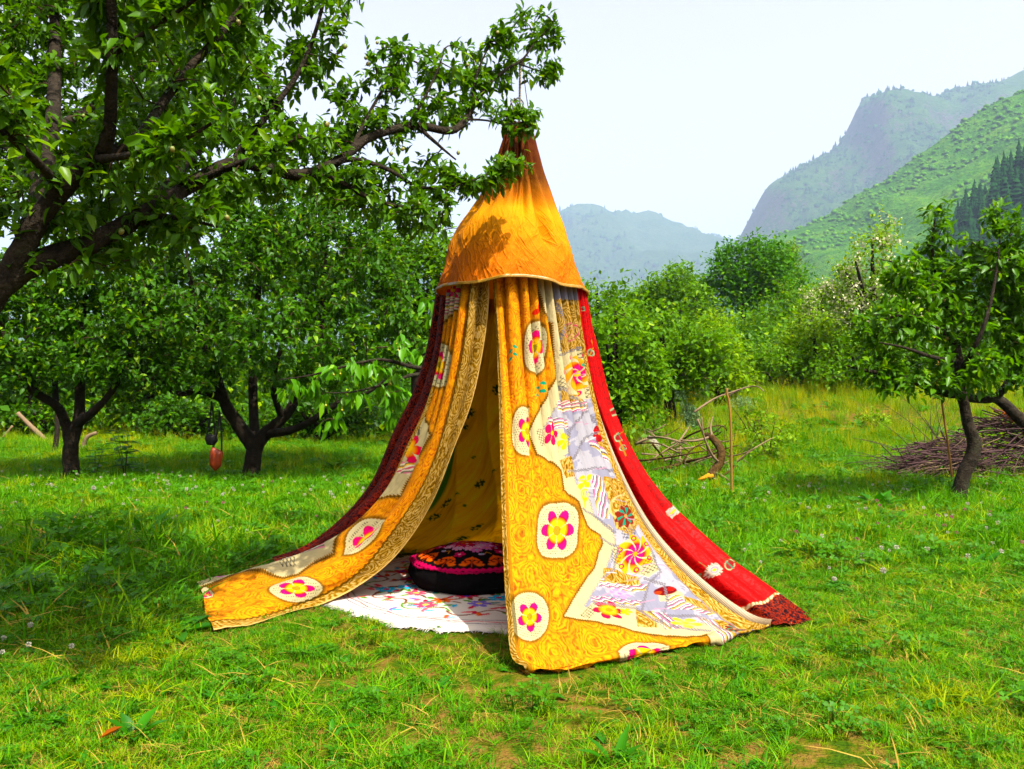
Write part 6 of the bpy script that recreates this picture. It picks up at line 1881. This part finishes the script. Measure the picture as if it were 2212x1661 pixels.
leaf_plant("seedling_tree", "knee-high leafy seedling between the fork-trunk tree and the tent", "plant", gpt(722, 1020), 14, 0.22, 0.4, 8, 1.4, 'leaf_mid')

def stem_plant(label, u, v, h, n, seed, mat='weed'):
    g = np.random.default_rng(seed)
    b = gpt(u, v)
    root = thing("weed_plant", label, "plant", tuple(b))
    G = Geo(); LP, LF = [], []
    for s in range(n):
        a = g.random() * 6.28
        top = b + [0.25 * h * math.cos(a), 0.25 * h * math.sin(a), h * (0.7 + 0.4 * g.random())]
        q = spline(np.array([b, (b + top) / 2 + [0, 0, 0.1 * h], top]), 9)
        G.tube(q, np.linspace(0.006, 0.003, 9), 5)
        for t in range(2, 9):
            for z in (0, 3.1):
                LP.append(q[t]); LF.append([math.cos(t * 1.6 + z), math.sin(t * 1.6 + z), 0.25])
    G.obj("stem", M['twig'], root)
    for p, f_ in zip(LP, LF):
        L = h * (0.20 + 0.14 * g.random())
        v_, f, r = leaf_geo(np.array([p]), np.array([f_]), np.array([[0, 0, 1.0]]), np.array([L]), np.array([L * 0.36]), np.array([g.random()]), 0.2, 0.3)
        mesh_obj("leaf", v_, f, M[mat], root, True, {'rnd': r})
stem_plant("leggy dark weed standing beside the slim trunk", 270, 1035, 0.62, 4, 9)
stem_plant("tall thin weed in the shade beside the slim trunk", 205, 1040, 0.55, 2, 10)

def wormwood(label, u, v, w, h, seed):
    g = np.random.default_rng(seed)
    b = gpt(u, v); s = b[1] / F
    n = 1500
    q = unit(g.standard_normal((n, 3))) * (0.35 + 0.65 * g.random((n, 1)) ** 0.5) * [w * s / 2, w * s / 2, h * s]
    q[:, 2] = np.abs(q[:, 2])
    lump = 0.75 + 0.5 * vnoise(q[:, 0] * 9 + seed, q[:, 1] * 9 + q[:, 2] * 6)
    P = b + q * lump[:, None]
    fw = unit(q + [0, 0, 0.25] + 0.5 * g.standard_normal((n, 3)))
    L = 0.065 * (0.6 + 0.8 * g.random(n))
    v_, f, r = leaf_lite(P, fw, unit(np.array([0, 0, 1.0]) + 0.6 * g.standard_normal((n, 3))), L, L * 0.34, g.random(n))
    root = thing("wormwood_bush", label, "shrub", tuple(b), "grey wormwood bushes")
    G = Geo()
    for a in range(9):
        t_ = P[int(g.integers(0, n))]
        G.tube(spline(np.array([b, (b + t_) / 2 + [0, 0, 0.05], t_]), 5), np.linspace(0.006, 0.003, 5), 4, False)
    G.obj("stems", M['twig'], root)
    o = mesh_obj("foliage", v_, f, M['leaf_sage'], root, True, {'rnd': r}); o['kind'] = 'stuff'
wormwood("grey-green wormwood bush, the widest, under the trees' edge", 1548, 862, 80, 42, 51)
wormwood("grey-green wormwood bush touching the widest one's side", 1604, 866, 60, 32, 52)
wormwood("small grey wormwood clump beneath the broad apple tree", 1462, 880, 40, 36, 53)
wormwood("grey wormwood clump in the grass above the cut branches", 1492, 925, 56, 46, 54)

def shrub(label, u, v, w, h, n, seed, mat='leaf_yellow', ln=0.06):
    g = np.random.default_rng(seed)
    b = gpt(u, v); s = b[1] / F
    T = b + unit(g.standard_normal((n, 3))) * (0.3 + 0.7 * g.random((n, 1))) * [w * s / 2, w * s / 2, h * s]
    T = T[T[:, 2] > b[2] + 0.05]
    L = [np.array([list(p) + [r_] for p, r_ in zip(spline(np.array([b, b + [0.1 * w * s * math.cos(a), 0.1 * w * s * math.sin(a), 0.35 * h * s], b + [0.3 * w * s * math.cos(a), 0.3 * w * s * math.sin(a), 0.75 * h * s]]), 8), np.linspace(0.012, 0.004, 8))]) for a in (0.3, 1.8, 3.2, 4.7)]
    build_tree("leafy_shrub", label, "shrub", b, L, T, M[mat], ln, 5, 0.05, g, None, 'twig', True, 0.7, 0.2, (0.002, 0.006), 0.4, 5)
shrub("loose bramble shrub growing over the cut branches", 1660, 1000, 150, 120, 90, 61)
shrub("leafy bramble behind the upright stake", 1625, 960, 130, 100, 70, 62, 'leaf_far')
shrub("rusty-leaved low shrub in the meadow", 1890, 925, 90, 42, 60, 63, 'leaf_yellow')
shrub("green bush at the foot of the red panel's side", 1345, 935, 130, 110, 110, 64, 'leaf_far')
shrub("weedy bush left of the grey wormwood clump", 1420, 950, 90, 70, 70, 65, 'leaf_far')

# white clover flowers big enough to count, and dandelion clocks
def clover_flower(u, v, r, label):
    b = gpt(u, v + 34)
    hd = at(u, v, b[1] - 0.02)
    root = thing("clover_flower", label, "flower", tuple(b), "white clover flowers near the left edge")
    G = Geo(); G.tube(spline(np.array([b, (b + hd) / 2 + [0.01, 0, 0.01], hd]), 6), 0.0016, 5); G.obj("stem", M['clover'], root)
    g = np.random.default_rng(int(u + v)); G = Geo()
    for q in range(70):
        d = unit(g.standard_normal(3) + [0, 0, 0.2])
        w = unit(np.cross(d, g.standard_normal(3))) * r * 0.2
        G.add([hd + d * r * 0.3, hd + d * r * 0.75 + w, hd + d * r, hd + d * r * 0.75 - w], np.array([[0, 1, 2, 3]]), g.random())
    G.obj("flower_head", M['petal'], root)
for u, v, r in ((66, 1350, 0.016), (62, 1392, 0.014), (154, 1395, 0.014), (192, 1308, 0.011), (8, 1378, 0.014), (5, 1408, 0.012)):
    clover_flower(u, v, r, "white clover flower head over dark clover leaves")
def dandelion(u, v, r, label, drop=60):
    b = gpt(u, v + drop)
    hd = at(u, v, b[1])
    root = thing("dandelion_clock", label, "flower", tuple(b))
    G = Geo(); G.tube(spline(np.array([b, (b + hd) / 2 + [0.01, 0, 0], hd]), 6), 0.002, 5); G.obj("stem", M['clover'], root)
    g = np.random.default_rng(int(u)); G = Geo()
    for q in range(150):
        d = unit(g.standard_normal(3)); w = unit(np.cross(d, g.standard_normal(3)))
        G.add([hd + d * r * 0.15, hd + d * r * 0.9 + w * r * 0.10, hd + d * r, hd + d * r * 0.9 - w * r * 0.10], np.array([[0, 1, 2, 3]]), g.random())
    G.obj("seed_head", M['petal'], root)
dandelion(202, 1054, 0.024, "round dandelion clock in the shade beneath the slim apple tree")
dandelion(1908, 1232, 0.020, "dandelion clock in the sunny grass right of the red panel", 50)
dandelion(1802, 1480 - 230, 0.016, "small dandelion clock nearest the red panel's hem", 40)

# ------------------------------------------------------------------ sticks, stakes and cut wood
M['stick'] = plain_mat("grey_stick", (150, 128, 104), 0.9, 0.1, 0.35, 25)
M['stick_dark'] = plain_mat("weathered_stick", (96, 74, 74), 0.9, 0.1, 0.5, 18)
M['stake'] = plain_mat("peeled_stake", (170, 128, 80), 0.8, 0.2, 0.25, 30)
M['fresh'] = plain_mat("fresh_split_wood", (226, 164, 92), 0.8, 0.15, 0.22, 50)
M['dead_leaf'] = leaf_mat("dead_leaf", (110, 54, 14), (164, 86, 20), None, 0.2, 0.7, 0.15, 1.0)
M['log'] = bark_mat("cut_limb_bark", (84, 62, 40), (150, 118, 78), 22)

def px_tube(pts, d, w0, w1, n=14, g=None):
    P = np.array([at(u, v, d + (q[0] if q else 0)) for u, v, *q in pts])
    return spline(P, n), np.linspace(w0, w1, n) * d / F / 2
b = gpt(1534, 1052); d0 = b[1]
log = thing("cut_limb", "curved cut apple limb with a pale split end propped in the grass", "branch", tuple(b))
G = Geo()
q, r = px_tube([(1524, 940, .5), (1536, 944, .35), (1549, 958, .25), (1558, 976, .15), (1555, 999, .1), (1541, 1020, .05), (1534, 1034, 0), (1530, 1047, 0)], d0, 13, 24, 26)
G.tube(q, r, 10, True, 0.5, 0.15); G.obj("limb", M['log'], log)
G = Geo()
for a in range(14):
    o_ = np.array([0.08 * (RNG.random() - 0.6), 0.05 * (RNG.random() - 0.5), 0.03 * RNG.random()])
    e = at(1533, 1034, d0) + o_ + [0, -0.03, 0.02]
    G.tube(np.array([e, e + [-0.13 * RNG.random() - 0.02, -0.03, -0.05 * RNG.random()]]), [0.030, 0.010], 5)
G.obj("split_end", M['fresh'], log)
G = Geo()
for pts in ([(1534, 944, .35), (1500, 952, .3), (1470, 950, .25)], [(1540, 948, .3), (1535, 925, .4), (1540, 900, .5)], [(1555, 999, .1), (1540, 985, 0), (1520, 940, -.1), (1516, 900, -.1)], [(1541, 1020, 0), (1570, 1035, 0), (1590, 1060, 0)]):
    q, r = px_tube(pts, d0, 7, 2.5); G.tube(q, r, 5)
G.obj("side_twigs", M['stick'], log)

stk = thing("upright_stake", "thin peeled stake standing in the grass by the cut limb", "stake", tuple(gpt(1581, 1083)))
q, r = px_tube([(1581, 1086), (1580, 1005), (1578, 907), (1573, 860), (1570, 850), (1571, 839)], float(gpt(1581, 1083)[1]), 5.5, 5.0, 30)
G = Geo(); G.tube(q, r, 8, True, 0.5, 0.1); G.obj("shaft", M['stake'], stk)
q, r = px_tube([(1572, 858), (1590, 845), (1620, 836)], float(gpt(1581, 1083)[1]), 3, 1.5); G = Geo(); G.tube(q, r, 5); G.obj("side_twig", M['stick_dark'], stk)
stk = thing("leaning_stake", "thin leaning stake beside the bent apple trunk", "stake", tuple(gpt(2057, 1060)))
q, r = px_tube([(2058, 1064), (2057, 1038), (2046, 947), (2036, 880), (2030, 823), (2026, 780)], float(gpt(2057, 1060)[1]), 5, 4, 24)
G = Geo(); G.tube(q, r, 8); G.obj("shaft", M['stake'], stk)

# loose heap of cut branches behind the red panel: every branch on its own
g = np.random.default_rng(77)
BR_ = [[(1408, 1018), (1450, 1008), (1475, 1000), (1505, 992), (1530, 985), (1570, 968), (1594, 962)], [(1400, 945), (1430, 945), (1470, 955)], [(1372, 960), (1400, 948), (1440, 946), (1490, 962)], [(1372, 958), (1420, 958), (1450, 972)], [(1470, 965), (1468, 1000), (1465, 1024)], [(1466, 955), (1480, 935), (1488, 922)], [(1466, 958), (1500, 935), (1545, 920), (1570, 930)], [(1386, 980), (1420, 982), (1460, 982)], [(1460, 970), (1500, 965), (1530, 958)], [(1475, 1000), (1490, 975), (1520, 955)], [(1440, 1020), (1450, 985), (1440, 975)], [(1545, 985), (1500, 1000), (1478, 1030)], [(1418, 1037), (1445, 1028), (1460, 1010)], [(1506, 905), (1520, 940), (1530, 985)], [(1582, 1006), (1620, 975), (1670, 945)], [(1556, 1030), (1580, 1015), (1584, 1005)], [(1540, 1010), (1510, 1012), (1480, 1028)], [(1500, 890), (1545, 860), (1572, 850), (1620, 835), (1650, 846)], [(1380, 995), (1430, 990), (1500, 978), (1540, 970)], [(1430, 960), (1480, 985), (1520, 1005)], [(1400, 1000), (1450, 965), (1500, 945)], [(1410, 960), (1440, 1000), (1450, 1030)]]
for a in range(16):                                            # thinner tangle
    u0, v0 = 1385 + 190 * g.random(), 930 + 80 * g.random(); t_ = g.standard_normal() * 0.5; l_ = 30 + 45 * g.random()
    BR_.append([(u0, v0), (u0 + l_ * 0.5 * math.cos(t_), v0 + l_ * 0.5 * math.sin(t_) + 5 * g.standard_normal()), (u0 + l_ * math.cos(t_), v0 + l_ * math.sin(t_))])
for n, pts in enumerate(BR_):
    dd = float(gpt(pts[0][0], max(p[1] for p in pts) + 14)[1]) if n in (0, 14, 15) else 11.6 + 0.9 * g.random()
    pts = [(u, v, 0.25 * g.standard_normal()) for u, v in pts]
    q, r = px_tube(pts, dd, (10 if n == 0 else 6 if n < 3 else 5 if n < 22 else 3.2), 2.0)
    zmin = gh(q[:, 0], q[:, 1])
    q[:, 2] = np.maximum(q[:, 2], zmin + 0.02)
    G = Geo(); G.tube(q, r, 6, True, 0.5, 0.15)
    for s in range(3):
        i = int(g.integers(3, 12)); e = q[i] + g.standard_normal(3) * [0.16, 0.1, 0.1] + [0, 0, 0.06]
        G.tube(spline(np.array([q[i], (q[i] + e) / 2 + 0.02 * g.standard_normal(3), e]), 5), np.linspace(r[i] * 0.5, 0.002, 5), 4)
    o = G.obj("cut_branch", M['stick'] if n % 3 else M['log'])
    tag(o, {0: "long smooth brown branch lying lowest in the loose heap", 14: "thin straight switch slanting up past the upright stake", 17: "dark arching switch curving over the upright stake's top", 4: "short pale upright branch in the loose heap's middle"}.get(n, "bare grey cut branch in the loose heap behind the red panel"), "branch", "cut branches in the loose heap")

# big heap of dark sticks behind the bent-trunk tree
b = gpt(2130, 1046); d0 = b[1]
heap = thing("stick_heap", "long heap of dark pruned sticks behind the bent apple trunk", "brushwood", tuple(b))
def heap_pt(a, r):
    """point in the heap: a = -1..1 along, r = height share"""
    top = 0.84 * (1 - abs(a * 0.96) ** 2.2) * (0.9 + 0.2 * math.sin(a * 5))
    return b + np.array([a * 1.15 + 0.15, 0.25 + 0.55 * (g.random() - 0.5) * (1 - 0.5 * r), 0.03 + top * r])
G2 = Geo()
for n in range(620):
    a, r = 2 * g.random() - 1, g.random() ** 0.7
    p = heap_pt(a, r)
    if n < 300: p[1] -= 0.30 * (1 - r * 0.7)
    L = 0.35 + 0.5 * g.random()
    dr = unit(np.array([1, 0.25 * g.standard_normal(), 0.20 * g.standard_normal() - 0.30 * a * r]))
    if g.random() < 0.28: dr = unit(dr + [0, 0, 0.8 * g.standard_normal()])
    w = 0.005 + 0.006 * g.random()
    pts = spline(np.array([p - dr * L * 0.5, p + 0.03 * g.standard_normal(3), p + dr * L * 0.5]), 6)
    pts[:, 2] = np.maximum(pts[:, 2], gh(pts[:, 0], pts[:, 1]) + 0.01)
    if n < 150:
        G = Geo(); G.tube(pts, np.linspace(w, w * 0.4, 6), 5); G.obj("stick", M['stick_dark'] if n % 4 else M['stick'], heap)
    else:
        G2.tube(pts, np.linspace(w, w * 0.4, 6), 4, False)
o = G2.obj("loose_sticks", M['stick_dark'], heap); o['kind'] = 'stuff'
G = Geo()
for n in range(22):                                            # long thin switches sticking out
    a = -1 + 0.5 * g.random()
    p = heap_pt(a, 0.3 + 0.6 * g.random())
    e = p + [-0.5 - 0.6 * g.random(), 0.1 * g.standard_normal(), 0.25 * g.standard_normal() + 0.08]
    e[2] = max(e[2], float(gh(e[0], e[1])) + 0.05)
    G.tube(spline(np.array([p, (p + e) / 2 + [0, 0, 0.05], e]), 8), np.linspace(0.006, 0.002, 8), 4)
for n in range(8):
    p = heap_pt(-0.75 + 0.5 * g.random(), 0.7); e = p + [0.25 * g.standard_normal() + 0.12, 0, 0.45 + 0.4 * g.random()]
    G.tube(spline(np.array([p, (p + e) / 2 + [-0.05, 0, 0], e]), 8), np.linspace(0.007, 0.002, 8), 4)
o = G.obj("long_switches", M['stick_dark'], heap); o['kind'] = 'stuff'
n = 700
P = np.array([heap_pt(0.15 + 0.85 * g.random(), 0.9 + 0.15 * g.random()) + 0.04 * g.standard_normal(3) for _ in range(n)])
L = 0.05 * (0.6 + 0.8 * g.random(n))
v, f, r = leaf_lite(P, unit(g.standard_normal((n, 3))), unit(g.standard_normal((n, 3)) + [0, 0, 1]), L, L * 0.5, g.random(n))
o = mesh_obj("dead_leaves", v, f, M['dead_leaf'], heap, True, {'rnd': r}); o['kind'] = 'stuff'

# leaning trunk at the right edge, poles and stump deep in the left orchard
def pole(name, label, cat, pts, d, w0, w1, mat):
    q, r = px_tube(pts, d, w0, w1, 12)
    root = thing(name, label, cat, tuple([q[0][0], q[0][1], q[:, 2].min()]))
    G = Geo(); G.tube(q, r, 8, True, 0.5, 0.2); G.obj("shaft", M[mat], root)
pole("dead_tree", "bare leaning dead tree right of the bent apple tree", "tree", [(2262, 1000), (2225, 930), (2190, 892), (2155, 862), (2120, 858)], 11.0, 30, 20, 'bark')
pole("leaning_pole", "sunlit pole leaning among the orchard trunks", "pole", [(112, 962), (85, 938), (60, 914), (38, 892)], 17.3, 11, 9, 'stick')
pole("leaning_pole", "pale thin pole slanting out past the slim trunk's left", "pole", [(-12, 962), (8, 943), (27, 920)], 17.8, 6, 5, 'stick')
pole("bare_stump", "bare upright stump behind the slim trunk", "stump", [(114, 1002), (118, 975), (124, 930), (122, 880)], 14.5, 13, 9, 'bark')
pole("leaning_pole", "short pale log leaning right of the slim trunk", "pole", [(172, 996), (180, 965), (188, 945), (208, 935)], 14.8, 11, 8, 'stick')
pole("fallen_stick", "long brown stick lying in the shaded grass left of the tent", "stick", [(140, 1262), (200, 1238), (290, 1226), (400, 1222)], 5.95, 5, 3, 'stick_dark')

# bags hung in the fork-trunk tree
d1 = float(gpt(540, 1034)[1]) - 0.55
M['leather'] = plain_mat("orange_leather", (150, 52, 3), 0.5, 0.2, 0.25, 12)
M['strap'] = plain_mat("black_strap", (22, 20, 20), 0.7, 0.2, 0.3, 30)
hang = float(np.interp(0, [0, 1], [878, 878]))
def hung_bag(name, label, outline, mat, depth, straps):
    c = np.mean(outline, 0)
    root = thing(name, label, "bag", tuple(at(c[0], max(p[1] for p in outline), d1)))
    n = len(outline); V = []; rings = 7
    for t in np.linspace(-1, 1, rings):
        s = math.sqrt(max(0.0, 1 - (abs(t) ** 2.4))) * 0.35 + 0.65 if abs(t) < 1 else 0.5
        for u, v in outline:
            p = at(c[0] + (u - c[0]) * s, c[1] + (v - c[1]) * s, d1); p[1] += t * depth / 2
            V.append(p)
    V = np.array(V)
    i, j = np.meshgrid(np.arange(rings - 1), np.arange(n), indexing='ij')
    f = np.stack([i * n + j, i * n + (j + 1) % n, (i + 1) * n + (j + 1) % n, (i + 1) * n + j], -1).reshape(-1, 4)
    mesh_obj("body", V, [f, np.array([list(range(n))[::-1], [(rings - 1) * n + q for q in range(n)]])], M[mat], root)
    for pts in straps:
        q = spline(np.array([at(u, v, d1) for u, v in pts]), 10)
        s = np.array([0.012, 0, 0])
        vv_ = np.concatenate([q - s + [0, 0.004, 0], q + s - [0, 0.004, 0]])
        mesh_obj("strap", vv_, np.array([[a, a + 1, a + 11, a + 10] for a in range(9)]), M['strap'], root)
def rounded(P, k=4):
    P = np.array(P, float); out = []
    for a in range(len(P)):
        p0, p1, p2 = P[a - 1], P[a], P[(a + 1) % len(P)]
        for t in np.linspace(0, 1, k):
            q0, q1 = p1 + (p0 - p1) * 0.15, p1 + (p2 - p1) * 0.15
            out.append((1 - t) ** 2 * q0 + 2 * t * (1 - t) * p1 + t * t * q1)
    return out
hung_bag("leather_bag", "tan-orange leather bag hanging from the dark tree's low limb", rounded([(459, 964), (482, 976), (477, 1008), (465, 1018), (453, 1005), (455, 975)]), 'leather', 0.10, [[(461, 966), (470, 930), (474, 886)], [(479, 976), (478, 930), (474, 886)]])
hung_bag("black_bag", "small black camera bag hanging just above the leather bag", rounded([(443, 945), (452, 938), (466, 940), (470, 952), (462, 962), (448, 961)]), 'strap', 0.12, [[(446, 944), (453, 910), (457, 866)], [(464, 941), (462, 910), (457, 866)]])

# stones and a fallen leaf
def stone(u, v, w, h, label, seed):
    g = np.random.default_rng(seed)
    b = gpt(u, v); s = b[1] / F
    th = np.linspace(0, np.pi, 9); ph = np.linspace(0, 2 * np.pi, 14, endpoint=False)
    P, T = np.meshgrid(ph, th, indexing='ij')
    q = np.stack([np.cos(P) * np.sin(T), np.sin(P) * np.sin(T), np.cos(T)], -1)
    q = q * (0.8 + 0.4 * fbm(q[..., 0] * 2 + seed, q[..., 1] * 2 + q[..., 2] * 1.7, seed))[..., None]
    V = b + q.reshape(-1, 3) * [w * s / 2, w * s / 2, h * s]
    tag(mesh_obj("stone", V, grid_faces(14, 9, True), M['stone'], None, False), label, "stone")
M['stone'] = plain_mat("pale_stone", (176, 166, 148), 0.9, 0.15, 0.3, 20, 0, 0.8)
stone(1606, 1078, 22, 16, "pale grey stone at the foot of the upright stake", 1)
stone(1400, 975, 60, 34, "brownish stone beneath the loose heap of cut branches", 2)
pt = gpt(246, 1612)
v, f, r = leaf_geo(np.array([pt + [-0.05, 0, 0.03]]), np.array([[1.0, 0.15, 0.25]]), np.array([[0, -0.3, 1.0]]), np.array([0.085]), np.array([0.028]), np.array([0.6]), 0.5, -0.2)
tag(mesh_obj("fallen_leaf", v, f, M['dead_leaf'], None, True, {'rnd': r}), "curled brown dead leaf lying on the front lawn", "leaf")
